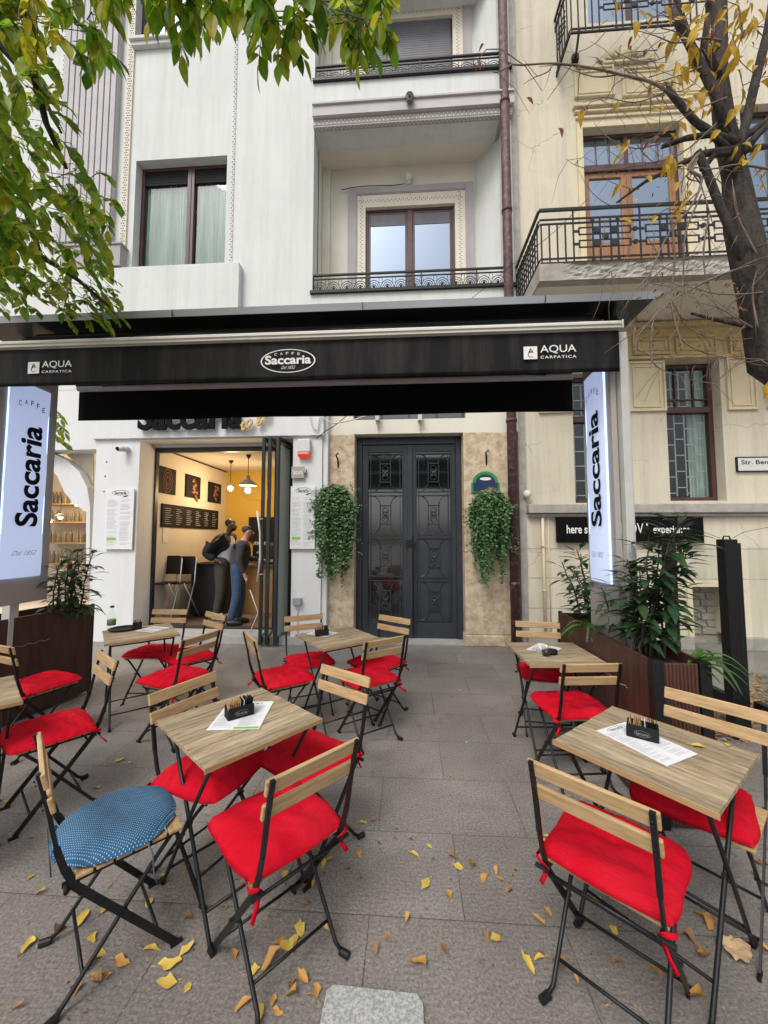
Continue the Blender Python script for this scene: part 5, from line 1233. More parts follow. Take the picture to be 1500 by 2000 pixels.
# ================================================================== THINGS ON THE TABLES
TZ = .7285
def menu_sheet(quad, label, green=None, logo=True):
    q = [gz(x_, y_, TZ+.002) for x_, y_ in quad]; c = sum(q, Vector())/4; e = empty('paper_menu', (c.x, c.y, TZ), label, 'menu', 'white paper menus on the tables')
    u = (q[1]-q[0]); v_ = (q[3]-q[0]); w, h_ = u.length, v_.length; u.normalize(); v_ = (v_-u*v_.dot(u)).normalized(); o = q[0]
    m_ = MB(); zz_ = Vector((0, 0, .0008)); m_.obox(o+u*w/2+v_*h_/2, u, v_, (0, 0, 1), w/2, h_/2, .0012); m_.build('sheet', 'paper', e)
    m_ = MB(); rr = random.Random(len(label)); z_ = Vector((0, 0, .0016))
    # columns of print across the sheet (v runs down the page)
    t = .14
    while t < .93:
        for col in (.05, .54):
            L_ = rr.uniform(.2, .4); a = o+u*(w*col)+v_*(h_*t)+z_; m_.quad(a, a+v_*.0018, a+v_*.0018+u*(w*L_), a+u*(w*L_))
        t += .018 if rr.random() > .15 else .04
    m_.build('print_lines', 'paper_ink', e)
    if logo:
        m_ = MB(); m_.text('Saccaria', o+u*(w*.3)+v_*(h_*.10)+z_, u, -v_, w*.4, h_*.045, bold=.02); cc = o+u*(w*.5)+v_*(h_*.075)+z_
        m_.tube([cc+u*(math.cos(k/10*math.pi)*w*.28)+v_*(math.sin(k/10*math.pi)*h_*.045) for k in range(21)], .0006, 4); m_.build('logo_print', 'black_letter', e)
    if green:
        a, b, c2, d = green; m_ = MB(); z_ = Vector((0, 0, .002)); m_.quad(o+u*(w*a)+v_*(h_*c2)+z_, o+u*(w*b)+v_*(h_*c2)+z_, o+u*(w*b)+v_*(h_*d)+z_, o+u*(w*a)+v_*(h_*d)+z_); m_.build('highlight', 'green_patch', e)
    return e
def napkin_box(px0, px1, label, L=.15, W=.065, brown=True, lettered=True):
    a, b = gz(*px0, TZ+.004), gz(*px1, TZ+.004); u = (b-a).normalized(); L = (b-a).length; n_ = Vector((-u.y, u.x, 0)); c = (a+b)/2+n_*(W/2)
    e = empty('sachet_holder', (c.x, c.y, TZ), label, 'sachet holder', 'black sachet holders on the tables'); zc = .0275; Z = Vector((0, 0, 1)); base = Vector((0, 0, TZ+.004))
    c = Vector((c.x, c.y, 0))+base; m_ = MB(); t = .003
    m_.obox(c-n_*(W/2)+Z*zc, u, n_, Z, L/2, t/2, zc); m_.obox(c+n_*(W/2)+Z*zc, u, n_, Z, L/2, t/2, zc)
    for s_ in (-1, 1): m_.obox(c+u*(L/2)*s_+Z*(zc*.75), u, n_, Z, t/2, W/2, zc*.75)
    m_.obox(c+Z*.002, u, n_, Z, L/2, W/2, .0018); m_.build('box', 'black', e, bevel=.0015)
    rr = random.Random(int(px0[0])); m1, m2, m3 = MB(), MB(), MB()
    for k in range(14):
        f = -L/2+.008+(L-.016)*k/13; ax = (u+Z*rr.uniform(-.2, .2)+n_*rr.uniform(-.05, .05)).normalized(); up = ax.cross(n_).normalized()*-1
        m = m1 if k < 7 and brown else (m3 if k == 8 else m2)
        m.obox(c+u*f+Z*(.043+rr.uniform(-.002, .01)), ax, n_, up, .0012, W/2-.006, .030)
    if m1.v: m1.build('sugar_sachet', 'sachet_brown', e)
    m2.build('sachet', 'black', e)
    if m3.v: m3.build('pale_sachet', 'paper', e)
    if lettered:
        m_ = MB(); o = c-n_*(W/2+t/2+.0006)+Z*.018; m_.text('Saccaria', o-u*(L*.2), u, Z, L*.4, .012, bold=.02); m_.tube([o+Z*.006+u*(math.cos(q_)*L*.26)+Z*(math.sin(q_)*.012) for q_ in [2*math.pi*k/20 for k in range(21)]], .0007, 4); m_.build('logo_print', 'grey_letter', e)
    return e
menu_sheet([(447, 1372), (535, 1370), (503, 1424), (410, 1426)], 'white menu with green strip on the left foreground table', green=(.5, .98, .93, .99))
menu_sheet([(1165, 1427), (1225, 1410), (1362, 1468), (1312, 1492)][0:1]+[(1222, 1410), (1362, 1468), (1312, 1492)] if False else [(1222, 1410), (1165, 1427), (1312, 1492), (1362, 1468)][1:2]+[(1222, 1410), (1362, 1468), (1312, 1492)], 'white menu lying on the right foreground table under the sachet holder')
menu_sheet([(1028, 1268), (1050, 1257), (1115, 1275), (1075, 1279)], 'white menu on the coffee glass table', logo=False)
menu_sheet([(598, 1238), (622, 1230), (652, 1243), (622, 1248)], 'white menu on the middle table', logo=False)
menu_sheet([(264, 1232), (300, 1223), (322, 1230), (286, 1238)], 'white menu on the water bottle table', logo=False)
napkin_box((446, 1409), (496, 1395), 'black sachet holder with brown sugar sachets on the left foreground table')
napkin_box((1224, 1437), (1287, 1453), 'black sachet holder with brown sugar sachets on the right foreground table')
napkin_box((617, 1243), (642, 1241), 'black sachet holder on the middle table', lettered=False)
napkin_box((259, 1230), (277, 1228), 'black sachet holder on the water bottle table', brown=False, lettered=False)
# glass of coffee
p = gz(1067, 1281, TZ); e = empty('coffee_glass', p, 'small clear glass half full of dark coffee on the table by the planter', 'glass')
m_ = MB(); m_.smooth = True; m_.lathe(p, [(.027, .001), (.03, .004), (.033, .04), (.036, .085), (.0345, .085), (.0315, .04), (.028, .008), (.001, .007)], 20); m_.build('tumbler', 'glass_clear', e)
m_ = MB(); m_.smooth = True; m_.lathe(p, [(.001, .009), (.0275, .009), (.031, .04), (.001, .041)], 20); m_.build('coffee', 'coffee', e)
p2 = p+Vector((.055, .05, 0)); e = empty('ashtray', p2, 'dark glass ashtray beside the coffee glass', 'ashtray'); m_ = MB(); m_.smooth = True; m_.lathe(p2, [(.001, .001), (.04, .001), (.045, .03), (.038, .03), (.034, .008), (.001, .008)], 18); m_.build('bowl', 'black', e)
p2 = p+Vector((-.10, .04, .003)); m_ = MB()
for k in range(9): m_.leaf(p2+Vector((rnd.uniform(-.05, .05), rnd.uniform(-.04, .04), .004)), (rnd.uniform(-1, 1), rnd.uniform(-1, 1), .1), (0, 0, 1), .06, .035, .1, .3)
tag(m_.build('crumpled_wrapper', 'glass_clear'), 'crumpled clear wrapper on the coffee glass table', 'wrapper')
p3 = p+Vector((.0, .10, 0)); e = empty('small_cup', p3, 'small white cup behind the coffee glass', 'cup'); m_ = MB(); m_.smooth = True; m_.lathe(p3, [(.02, .001), (.03, .02), (.036, .055), (.033, .055), (.027, .02), (.001, .006)], 18); m_.build('cup_body', 'white_plastic', e); m_ = MB(); m_.smooth = True; m_.tube([p3+Vector((-.033, 0, .045)), p3+Vector((-.055, 0, .042)), p3+Vector((-.055, 0, .022)), p3+Vector((-.03, 0, .018))], .004, 6); m_.build('handle', 'white_plastic', e)
# bottle and tray
p = gz(217, 1236, TZ); e = empty('water_bottle', p, 'clear plastic water bottle with green label on the left back table', 'bottle'); m_ = MB(); m_.smooth = True
m_.lathe(p, [(.001, .002), (.03, .0), (.034, .01), (.034, .05), (.031, .055), (.034, .06), (.034, .13), (.032, .15), (.022, .185), (.0145, .205), (.0145, .225)], 20); m_.build('bottle_body', 'glass_clear', e)
m_ = MB(); m_.smooth = True; m_.lathe(p, [(.0335, .07), (.0348, .071), (.0348, .12), (.0335, .121)], 20); m_.build('label_band', 'leaf_ivy', e)
m_ = MB(); m_.lathe(p, [(.001, .226), (.0165, .226), (.0165, .244), (.001, .245)], 16); m_.build('cap', 'maroon', e)
p = gz(235, 1231, TZ); e = empty('serving_tray', p, 'round black serving tray behind the water bottle', 'tray'); m_ = MB(); m_.smooth = True; m_.lathe(p+Vector((.01, .03, 0)), [(.001, .002), (.115, .002), (.125, .016), (.121, .016), (.112, .006), (.001, .006)], 28); m_.build('dish', 'black', e)

# ================================================================== INSIDE THE COFFEE BAR
XWL = rx0
def onwall(x_, y_): return gx(x_, y_, XWL+.03)
lab = ['left', 'middle', 'right']
for k, (xa_, ya_, xb_, yb_) in enumerate(((309, 908, 344, 967), (364, 925, 392, 976), (408, 940, 432, 986))):
    a = onwall(xa_, (ya_+yb_)/2); b = onwall(xb_, (ya_+yb_)/2); zt_ = onwall(xa_, ya_).z; zb_ = onwall(xa_, yb_-6).z if k else onwall(xa_, 961).z
    e = empty('poster', (XWL, a.y, zb_), 'dark framed poster on the cafe wall, %s of the three' % lab[k], 'poster', 'dark posters on the cafe wall')
    MB().box(XWL+.002, XWL+.03, a.y, b.y, zb_, zt_).build('print', 'black', e, bevel=.003)
    yc_, zc_ = (a.y+b.y)/2, (zb_+zt_)/2; m_ = MB()
    if k == 0:
        for r_ in (.16, .11, .06): m_.tube([(XWL+.032, yc_+math.cos(t)*r_*.8, zc_+math.sin(t)*r_*1.3) for t in [2*math.pi*i/20 for i in range(21)]], .008, 5)
    else:
        for i in range(12): m_.leaf((XWL+.033, yc_+rnd.uniform(-.12, .06), zc_+rnd.uniform(-.15, .15)), (0, .8, rnd.uniform(-.8, .5)), (1, 0, 0), .22, .06, .1, .1)
    m_.build('poster_motif', 'terracotta', e)
a = onwall(317, 1000); b = onwall(427, 1000); zt_ = onwall(317, 983).z; zb_ = onwall(317, 1029).z
e = empty('chalkboard', (XWL, a.y, zb_), 'long black chalk menu board on the cafe wall below the posters', 'chalkboard'); MB().box(XWL+.002, XWL+.03, a.y, b.y, zb_, zt_).build('slate', 'black', e, bevel=.004)
m_ = MB(); y = a.y+.08
while y < b.y-.25:
    z = zt_-.08
    while z > zb_+.04: L_ = rnd.uniform(.1, .2); m_.box(XWL+.0302, XWL+.031, y, y+L_, z, z+.007); z -= .038
    y += .32
for i in range(3): m_.ball((XWL+.035, b.y-.5, zt_-.12-.04*i), .012)
m_.build('chalk_writing', 'paper_ink', e)
p = gx(326, 1045, XWL+.02); m_ = MB().box(XWL+.002, XWL+.012, p.y-.1, p.y+.06, p.z-.13, p.z+.13); tag(m_.build('wall_notice', 'ivory'), 'small pale notice on the cafe wall below the chalkboard', 'notice')
# pendant lamps
PL = [(450, 897, 954, 7.4, False), (484, 890, 958, 6.9, True)]
for k, (x_, yt_, yb_, Y, shade) in enumerate(PL):
    t = gy(x_, yt_, Y); q = gy(x_, yb_, Y); zt_ = zc; e = empty('pendant_lamp', (q.x, Y, q.z), 'bare glowing bulb hanging on a cable in the cafe' if not shade else 'glowing pendant lamp with grey enamel shade in the cafe', 'lamp')
    m_ = MB(); m_.smooth = True; m_.tube([(q.x, Y, zt_), (q.x, Y, q.z+.07)], .006, 6); m_.lathe((q.x, Y, zt_-.06), [(.02, 0), (.05, .06)], 12); m_.build('cord', 'cable_black', e)
    if shade: m_ = MB(); m_.smooth = True; m_.lathe((q.x, Y, q.z+.02), [(.001, .27), (.035, .26), (.04, .19), (.08, .17), (.15, .11), (.16, .07), (.155, .07), (.14, .10), (.07, .15), (.03, .17)], 24); m_.build('lamp_shade', 'enamel', e)
    m_ = MB(); m_.smooth = True; m_.ball((q.x, Y, q.z), .048); m_.build('bulb', 'bulb', e)
    L = bpy.data.lights.new('lamp_light', 'POINT'); L.energy = 28; L.color = (1, .70, .38); L.shadow_soft_size = .06; lo = bpy.data.objects.new('lamp_light', L); COL.objects.link(lo); lo.parent = e; lo.location = (0, 0, -.08)
for k, (x_, y_, X_, Z_) in enumerate(((0, 0, -1.9, 2.75),)):
    pass
# wall emblem, faint oval on yellow wall
p = gy(505, 962, YB-.02); m_ = MB(); m_.tube([(p.x+math.cos(t)*.42, YB-.02, p.z+math.sin(t)*.17) for t in [2*math.pi*i/28 for i in range(29)]], .010, 5); m_.text('Saccaria', (p.x-.36, YB-.02, p.z-.06), (1, 0, 0), (0, 0, 1), .72, .13, bold=.03); tag(m_.build('wall_emblem', 'gold'), 'oval gold emblem on the yellow back wall of the cafe', 'emblem')
# back counter: dark shelf wall with machines
m_ = empty('back_counter', (-1.9, 8.3, rz), 'dark back counter with shelf under the yellow wall', 'counter'); xa_ = gy(462, 1100, 8.2).x
MB().box(xa_, rx1-.1, 8.1, 8.62, rz, 1.1).build('cabinet', 'tan_wood', m_); MB().box(xa_, rx1-.1, 8.05, 8.63, 1.101, 1.14).build('worktop', 'black', m_); MB().box(xa_+.1, rx1-.1, 8.55, 8.62, 1.5, 2.05).build('slate_panel', 'black', m_)
# black cupboard by the left wall
a = gy(374, 1105, 6.95); b = gy(420, 1105, 6.95); e = empty('black_cabinet', (a.x, 6.95, rz), 'waist-high matt black cabinet inside the cafe next to the standing man', 'cabinet'); zt_ = gy(390, 1104, 6.95).z
MB().box(a.x, b.x+.25, 6.95, 7.5, rz+.05, zt_).build('carcass', 'wood_black', e, bevel=.006); MB().box(a.x-.02, b.x+.27, 6.92, 7.52, zt_+.001, zt_+.03).build('worktop', 'black', e, bevel=.004); MB().box(a.x+.04, b.x+.2, 7.0, 7.46, rz, rz+.049).build('base', 'black', e)
# wooden counter at right
a = gy(484, 1150, 7.35); e = empty('wood_counter', (a.x, 7.35, rz), 'tan wooden serving counter behind the man in jeans', 'counter'); MB().box(a.x-.05, rx1-.05, 7.35, 7.95, rz, 1.02).build('front_panel', 'tan_wood', e, bevel=.004); MB().box(a.x-.12, rx1-.05, 7.3, 8.0, 1.021, 1.06).build('counter_top', 'floor_in', e, bevel=.004)
m_ = empty('coffee_machine', (a.x+.4, 7.6, 1.06), 'black coffee machine on the serving counter', 'coffee machine'); MB().box(a.x+.05, a.x+.6, 7.4, 7.8, 1.10, 1.45).build('housing', 'blackmetal', m_, bevel=.02)
k = MB()
for i in range(4): k.lathe((a.x+.1+i*.06, 7.45, 1.451), [(.02, 0), (.028, .05), (.025, .05)], 10)
k.build('stacked_cups', 'white_plastic', m_); k = MB(); k.box(a.x+.08, a.x+.57, 7.33, 7.399, 1.12, 1.16); k.tube([(a.x+.2, 7.36, 1.3), (a.x+.2, 7.3, 1.3)], .02, 8); k.build('group_head', 'alu_grey', m_)
# folding stools leaning by the wall
def stool(x_, y0_, Y, label):
    top = gy(x_, y0_, Y); e = empty('folding_stool', (top.x, Y, rz), label, 'stool', 'black folding stools in the cafe'); X = top.x
    zs = gy(x_, 1136, Y).z; m_ = MB(); m_.prism([(X-.15, Y+.08, zs+.12), (X+.15, Y+.08, zs+.12), (X+.17, Y+.1, zs+.36), (X+.12, Y+.11, zs+.44), (X-.12, Y+.11, zs+.44), (X-.17, Y+.1, zs+.36)], (0, 1, 0), .015); m_.build('backrest', 'blackmetal', e, bevel=.005)
    m_ = MB(); m_.lathe((X, Y-.08, zs-.02), [(.001, 0), (.17, 0), (.18, .02), (.001, .03)], 20); m_.build('seat', 'blackmetal', e)
    for s_ in (-1, 1):
        m_ = MB(); m_.smooth = True; m_.tube([(X+s_*.16, Y+.1, zs+.4), (X+s_*.17, Y+.05, zs), (X+s_*.2, Y-.28, rz+.01)], .011, 8); m_.build('leg', 'alu_grey', e)
        m_ = MB(); m_.smooth = True; m_.tube([(X+s_*.13, Y-.2, zs-.01), (X+s_*.15, Y+.3, rz+.01)], .011, 8); m_.build('leg', 'alu_grey', e)
    m_ = MB(); m_.tube([(X-.2, Y-.2, rz+.2), (X+.2, Y-.2, rz+.2)], .008, 6); m_.build('foot_rest', 'alu_grey', e)
stool(331, 1100, 6.42, 'black folding stool in the cafe, nearer the door frame'); stool(360, 1098, 6.6, 'black folding stool in the cafe, next to the black cabinet')
p = gy(310, 1195, 6.6); e = empty('purple_bag', (p.x, 6.6, rz), 'purple bag on the cafe floor behind the left door frame', 'bag'); m_ = MB(); m_.smooth = True
m_.lathe((p.x, 6.6, rz), [(.10, .0), (.15, .02), (.17, .12), (.14, .22), (.11, .24)], 14); m_.build('sack', 'purple', e); m_ = MB(); m_.smooth = True; m_.tube([(p.x-.08, 6.6, rz+.22), (p.x-.05, 6.58, rz+.33), (p.x+.05, 6.58, rz+.33), (p.x+.08, 6.6, rz+.22)], .008, 6); m_.build('strap', 'purple', e)
# white cane-like stand by the doorway
m_ = MB(); m_.smooth = True; m_.tube([gy(488, 1152, 6.05), gy(504, 1196, 6.0), gy(503, 1200, 6.0), gy(486, 1240, 5.9)], .008, 6); tag(m_.build('wire_stand', 'alu_post'), 'bent pale metal rod standing in the doorway right of the man', 'rod')
# neighbour shop: hanging lamps, shelf goods
WL = [(97, 912, 7.2), (97, 1018, 7.6), (118, 1010, 7.0), (150, 985, 7.4)]
for k, (x_, y_, Y) in enumerate(WL):
    q = gy(x_, y_, Y); e = empty('ceiling_spot', (q.x, Y, q.z), ['warm glowing lamp in the arched window, highest one', 'warm glowing lamp low at the left of the arched window', 'warm glowing lamp in the middle of the arched window', 'warm glowing lamp under the curve of the window arch'][k], 'lamp', 'lamps seen through the arched window')
    m_ = MB(); m_.smooth = True; m_.tube([(q.x, Y, 3.29), (q.x, Y, q.z+.05)], .004, 5); m_.build('cord', 'cable_black', e); m_ = MB(); m_.smooth = True; m_.lathe((q.x, Y, q.z), [(.02, .07), (.09, .02), (.1, 0), (.095, .0)], 16); m_.build('lamp_shade', 'enamel', e); m_ = MB(); m_.smooth = True; m_.ball((q.x, Y, q.z), .04); m_.build('bulb', 'bulb_small', e)
L = bpy.data.lights.new('lamp_light', 'POINT'); L.energy = 38; L.color = (1, .72, .42); L.shadow_soft_size = .2; lo = bpy.data.objects.new('lamp_light', L); COL.objects.link(lo); lo.parent = e; lo.location = (-.3, -.2, .1)
gl = MB(); r_ = random.Random(3)
for z in (1.03, 1.48, 1.93, 2.33):
    x = -7.9
    while x < -6.4: w = r_.uniform(.04, .09); gl.lathe((x, 8.05, z), [(.001, .0), (w/2, .0), (w/2, r_.uniform(.1, .2)), (w/5, .24), (w/5, .27)], 10); x += w+r_.uniform(.02, .08)
tag(gl.build('bottle_row', 'jars'), 'rows of bottles and jars on the lit shelves behind the arched window', 'bottles', kind='stuff')

# ================================================================== PEOPLE
def body(name, joints, edges, m, parent, sub=2):
    me = bpy.data.meshes.new(name); ks = list(joints); L = Vector((0, 0, 0)); q = parent
    while q is not None: L += Vector(q.location); q = q.parent
    me.from_pydata([Vector(joints[k][0])-L for k in ks], [(ks.index(a), ks.index(b)) for a, b in edges], [])
    o = bpy.data.objects.new(name, me); COL.objects.link(o); o.parent = parent
    sk = o.modifiers.new('skin', 'SKIN'); sk.use_smooth_shade = True; sv = me.skin_vertices[0].data
    for i, k in enumerate(ks):
        r_ = joints[k][1]; sv[i].radius = r_ if hasattr(r_, '__len__') else (r_, r_)
    sv[0].use_root = True
    s_ = o.modifiers.new('subdivision', 'SUBSURF'); s_.levels = sub; s_.render_levels = sub
    me.materials.append(M[m]); return o
def hand(J, E_, wrist, d, side, pr, curl=.5):
    """adds palm and five fingers to joints J"""
    w = Vector(wrist); d = Vector(d).normalized(); s = Vector(side).normalized(); n_ = d.cross(s).normalized()
    J[pr+'palm'] = (w+d*.05, (.022, .032)); J[pr+'knk'] = (w+d*.085, (.016, .030)); E_ += [(pr+'wr', pr+'palm'), (pr+'palm', pr+'knk')]
    for i, (off, ln) in enumerate(((-.027, .062), (-.009, .072), (.010, .068), (.028, .052))):
        a = w+d*.095+s*off; b = a+(d*.8+n_*curl*.7)*ln*.5; c = b+(d*.45+n_*curl)*ln*.5
        for nm, pt, r_ in (('a', a, .0088), ('b', b, .008), ('c', c, .0068)): J[pr+'f%d%s' % (i, nm)] = (pt, r_)
        E_ += [(pr+'knk', pr+'f%da' % i), (pr+'f%da' % i, pr+'f%db' % i), (pr+'f%db' % i, pr+'f%dc' % i)]
    a = w+d*.035-s*.034; b = a+d*.032-s*.012+n_*.010; J[pr+'t0'] = (a, .0105); J[pr+'t1'] = (b, .0092); J[pr+'t2'] = (b+d*.026+n_*.010, .0078); E_ += [(pr+'palm', pr+'t0'), (pr+'t0', pr+'t1'), (pr+'t1', pr+'t2')]
def person(x, Y, zf, height, yaw, label, lean, skin, hair, top, legs, shoe, pose, extras=None, sleeves=True):
    """local: faces +x' (yaw turns it), built in world coordinates round (x, Y, zf)"""
    e = empty('person', (x, Y, zf), label, 'person'); k = height/1.76
    fx = Vector((math.cos(yaw), math.sin(yaw), 0)); lx = Vector((-math.sin(yaw), math.cos(yaw), 0)); Z = Vector((0, 0, 1)); O = Vector((x, Y, zf))
    def P(f, l, z): return O+(fx*f+lx*l+Z*z)*k
    J = {}; E_ = []
    J['pel'] = (P(0, 0, .97), (.13*k, .15*k)); J['wai'] = (P(lean*.1, 0, 1.10), (.115*k, .135*k)); J['che'] = (P(lean*.32, 0, 1.30), (.138*k, .180*k)); J['sho'] = (P(lean*.45, 0, 1.43), (.065*k, .09*k)); J['nec'] = (P(lean*.55+.01, 0, 1.51), .046*k); J['hea'] = (P(lean*.62+.050, 0, 1.575), (.068*k, .064*k)); J['fac'] = (P(lean*.66+.055, 0, 1.645), (.094*k, .080*k)); J['cro'] = (P(lean*.66+.035, 0, 1.70), (.080*k, .070*k))
    E_ += [('pel', 'wai'), ('wai', 'che'), ('che', 'sho'), ('sho', 'nec'), ('nec', 'hea'), ('hea', 'fac'), ('fac', 'cro')]
    for s_, pr in ((1, 'l'), (-1, 'r')):
        ps = pose[pr]
        J[pr+'hip'] = (P(0, .09*s_, .92), .088*k); J[pr+'kne'] = (P(ps['knee'][0], .10*s_, ps['knee'][1]), .058*k); J[pr+'ank'] = (P(ps['ank'], .10*s_, .09), .040*k); J[pr+'toe'] = (P(ps['ank']+.15, .11*s_, .03), .034*k)
        E_ += [('pel', pr+'hip'), (pr+'hip', pr+'kne'), (pr+'kne', pr+'ank'), (pr+'ank', pr+'toe')]
        sh = P(lean*.44, .19*s_, 1.42); el = P(*ps['elb']); wr = P(*ps['wri'])
        J[pr+'shd'] = (sh, .052*k); J[pr+'elb'] = (el, .044*k); J[pr+'wr'] = (wr, .027*k); E_ += [('sho', pr+'shd'), (pr+'shd', pr+'elb'), (pr+'elb', pr+'wr')]
        hand(J, E_, wr, ps.get('hd', wr-el), lx*s_ if abs((wr-el).normalized().dot(lx)) < .8 else fx, pr)
    body('body', J, E_, skin, e)
    def grow(keys, edges, gr, nm, m, over=None):
        JJ = {}
        for kk in keys:
            r_ = J[kk][1]; r_ = tuple(q+gr for q in r_) if hasattr(r_, '__len__') else r_+gr; JJ[kk] = (J[kk][0], r_)
        if over: JJ.update(over)
        return body(nm, JJ, edges, m, e)
    wl, wr_ = J['lwr'][0], J['rwr'][0]
    ov = {pr+'wr': (J[pr+'elb'][0].lerp(J[pr+'wr'][0], .93), .040*k) for pr in 'lr'}
    ov['pel'] = (P(.005, 0, .94), (.165*k, .185*k)); ov['nk'] = (J['sho'][0].lerp(J['nec'][0], .72), .070*k)
    ov['sho'] = (J['sho'][0], (.105*k, .150*k))
    if not sleeves: grow(['pel', 'wai', 'che', 'sho'], [('pel', 'wai'), ('wai', 'che'), ('che', 'sho'), ('sho', 'nk')], .010*k, extras, top, {q: ov[q] for q in ('pel', 'nk', 'sho')})
    else: grow(['pel', 'wai', 'che', 'sho', 'lshd', 'lelb', 'lwr', 'rshd', 'relb', 'rwr'], [('pel', 'wai'), ('wai', 'che'), ('che', 'sho'), ('sho', 'nk'), ('sho', 'lshd'), ('lshd', 'lelb'), ('lelb', 'lwr'), ('sho', 'rshd'), ('rshd', 'relb'), ('relb', 'rwr')], .026*k, extras or 'sweater', top, ov)
    tr = {'pel': (P(0, 0, .98), (.142*k, .160*k)), 'wst': (P(.01, 0, 1.12), (.135*k, .155*k))}
    for pr in 'lr':
        a = J[pr+'ank']; tr[pr+'hem'] = (a[0]+Vector((0, 0, -.02*k)), .068*k)
    grow(['pel', 'lhip', 'lkne', 'rhip', 'rkne'], [('wst', 'pel'), ('pel', 'lhip'), ('lhip', 'lkne'), ('lkne', 'lhem'), ('pel', 'rhip'), ('rhip', 'rkne'), ('rkne', 'rhem')], .032*k, 'trousers', legs, tr)
    for pr in 'lr':
        a, t = J[pr+'ank'][0], J[pr+'toe'][0]; f_ = (t-a); f_.z = 0; f_.normalize(); m_ = MB(); m_.smooth = True; b0 = Vector((a.x, a.y, zf))
        m_.tube([b0-f_*.06+Z*.045, b0-f_*.02+Z*.05, b0+f_*.07+Z*.045, b0+f_*.15+Z*.036, b0+f_*.19+Z*.03], [.035, .046, .048, .042, .022], 12); m_.box(b0.x-.05, b0.x+.05, b0.y-.04, b0.y+.04, zf, zf+.012) if False else None
        m_.build('shoe', shoe, e)
    # hair cap and face details
    hc = J['fac'][0]; m_ = MB(); m_.smooth = True; m_.ball(hc-fx*.030*k+Z*.040*k, .088*k, .084*k, .078*k, 18, 12); m_.build('hair', hair, e)
    ft = hc+fx*.083*k; m_ = MB(); m_.smooth = True
    for s_ in (-1, 1): m_.ball(ft-fx*.010*k+lx*(.030*s_*k)-Z*.004*k, .008, .010, .007)
    m_.build('eye', 'eye', e)
    m_ = MB(); m_.smooth = True; m_.tube([ft-fx*.012*k-Z*.0*k, ft+fx*.012*k-Z*.035*k, ft-fx*.01*k-Z*.048*k], [.008, .016, .008], 8)
    for s_ in (-1, 1): m_.ball(hc-fx*.005*k+lx*(.074*s_*k)-Z*.01*k, .018, .010, .03)
    m_.build('nose_and_ears', skin, e)
    m_ = MB(); m_.tube([ft-fx*.014*k+lx*.022-Z*.07*k, ft-fx*.004*k-Z*.069*k, ft-fx*.014*k-lx*.022-Z*.07*k], .005, 6); m_.build('mouth', 'lip', e)
    return e, J, P
pA = gy(462, 1237, 6.42)
eA, JA, PA = person(pA.x, 6.42, rz, 1.67, R_(18), 'person in charcoal sweater and blue jeans standing in the cafe doorway, side-on', .16, 'skin_light', 'hair_brown', 'sweater', 'jeans', 'shoe',
    {'l': dict(knee=(.05, .50), ank=.0, elb=(.12, .25, 1.16), wri=(.36, .22, 1.12)), 'r': dict(knee=(.0, .50), ank=-.10, elb=(.03, -.235, 1.13), wri=(.13, -.225, .89))})
pB = gy(433, 1217, 6.8)
eB, JB, PB = person(pB.x, 6.8, rz, 1.80, R_(0), 'bearded person in black jacket, pale T-shirt and dark trousers standing in the cafe', .12, 'skin_dark', 'hair_black', 'tshirt', 'chino', 'shoe_white',
    {'l': dict(knee=(.02, .5), ank=-.02, elb=(-.02, .26, 1.15), wri=(.18, .2, 1.06)), 'r': dict(knee=(.02, .5), ank=-.06, elb=(-.22, -.26, 1.16), wri=(-.02, -.22, 1.04))}, extras='shirt', sleeves=False)
# open jacket over shoulders and back
JK = {'b1': (PB(-.085, 0, 1.00), (.12, .21)), 'b2': (PB(-.065, 0, 1.22), (.150, .235)), 'b3': (PB(-.03, 0, 1.43), (.125, .21))}
Ek = [('b1', 'b2'), ('b2', 'b3')]
for s_, pr in ((1, 'l'), (-1, 'r')):
    JK[pr+'s'] = (JB[pr+'shd'][0]+Vector((-.01, 0, .01)), .112); JK[pr+'e'] = (JB[pr+'elb'][0], .084); JK[pr+'w'] = (JB[pr+'elb'][0].lerp(JB[pr+'wr'][0], .92), .062); Ek += [('b3', pr+'s'), (pr+'s', pr+'e'), (pr+'e', pr+'w')]
body('jacket', JK, Ek, 'jacket', eB)
m_ = MB(); m_.smooth = True; c = JB['fac'][0]; m_.ball(c+Vector((.025, 0, -.062)), .060, .062, .048); m_.build('beard', 'hair_black', eB)

# ================================================================== PLANTS
def whorl_shrub(base, stems, label, name='leafy_shrub', L=.15, W=.042, mat_='leaf_shrub', seed=1):
    r = random.Random(seed); e = empty(name, base, label, 'shrub'); lf, st = MB(), MB(); st.smooth = True; lf.smooth = False
    base = Vector(base)
    for (dx, dy, h_, lean) in stems:
        p0 = base+Vector((dx, dy, 0)); pts = [p0+Vector((lean*t*t+r.uniform(-.01, .01), r.uniform(-.015, .015), h_*t)) for t in [i/8 for i in range(9)]]
        st.tube(pts, [.009*(1-.6*i/8) for i in range(9)], 6); n = int(h_/.022)
        for i in range(n):
            t = .16+.84*i/n; k = min(7, int(t*8)); p = pts[k].lerp(pts[k+1], t*8-k); a = i*2.4+r.uniform(-.4, .4)
            el = r.uniform(-.25, .45)+(.35 if t > .85 else 0); d = Vector((math.cos(a), math.sin(a), el)); s = L*r.uniform(.65, 1.1)*(1-.25*abs(t-.6))
            stem_l = .03+.03*r.random(); q = p+d*stem_l; st.tube([p, q], .002, 4, False)
            lf.leaf(q, d, (0, 0, 1), s, W*r.uniform(.8, 1.2), r.uniform(.15, .4), .25, 5)
    st.build('stem', 'stem', e); lf.build('foliage', mat_, e); return e
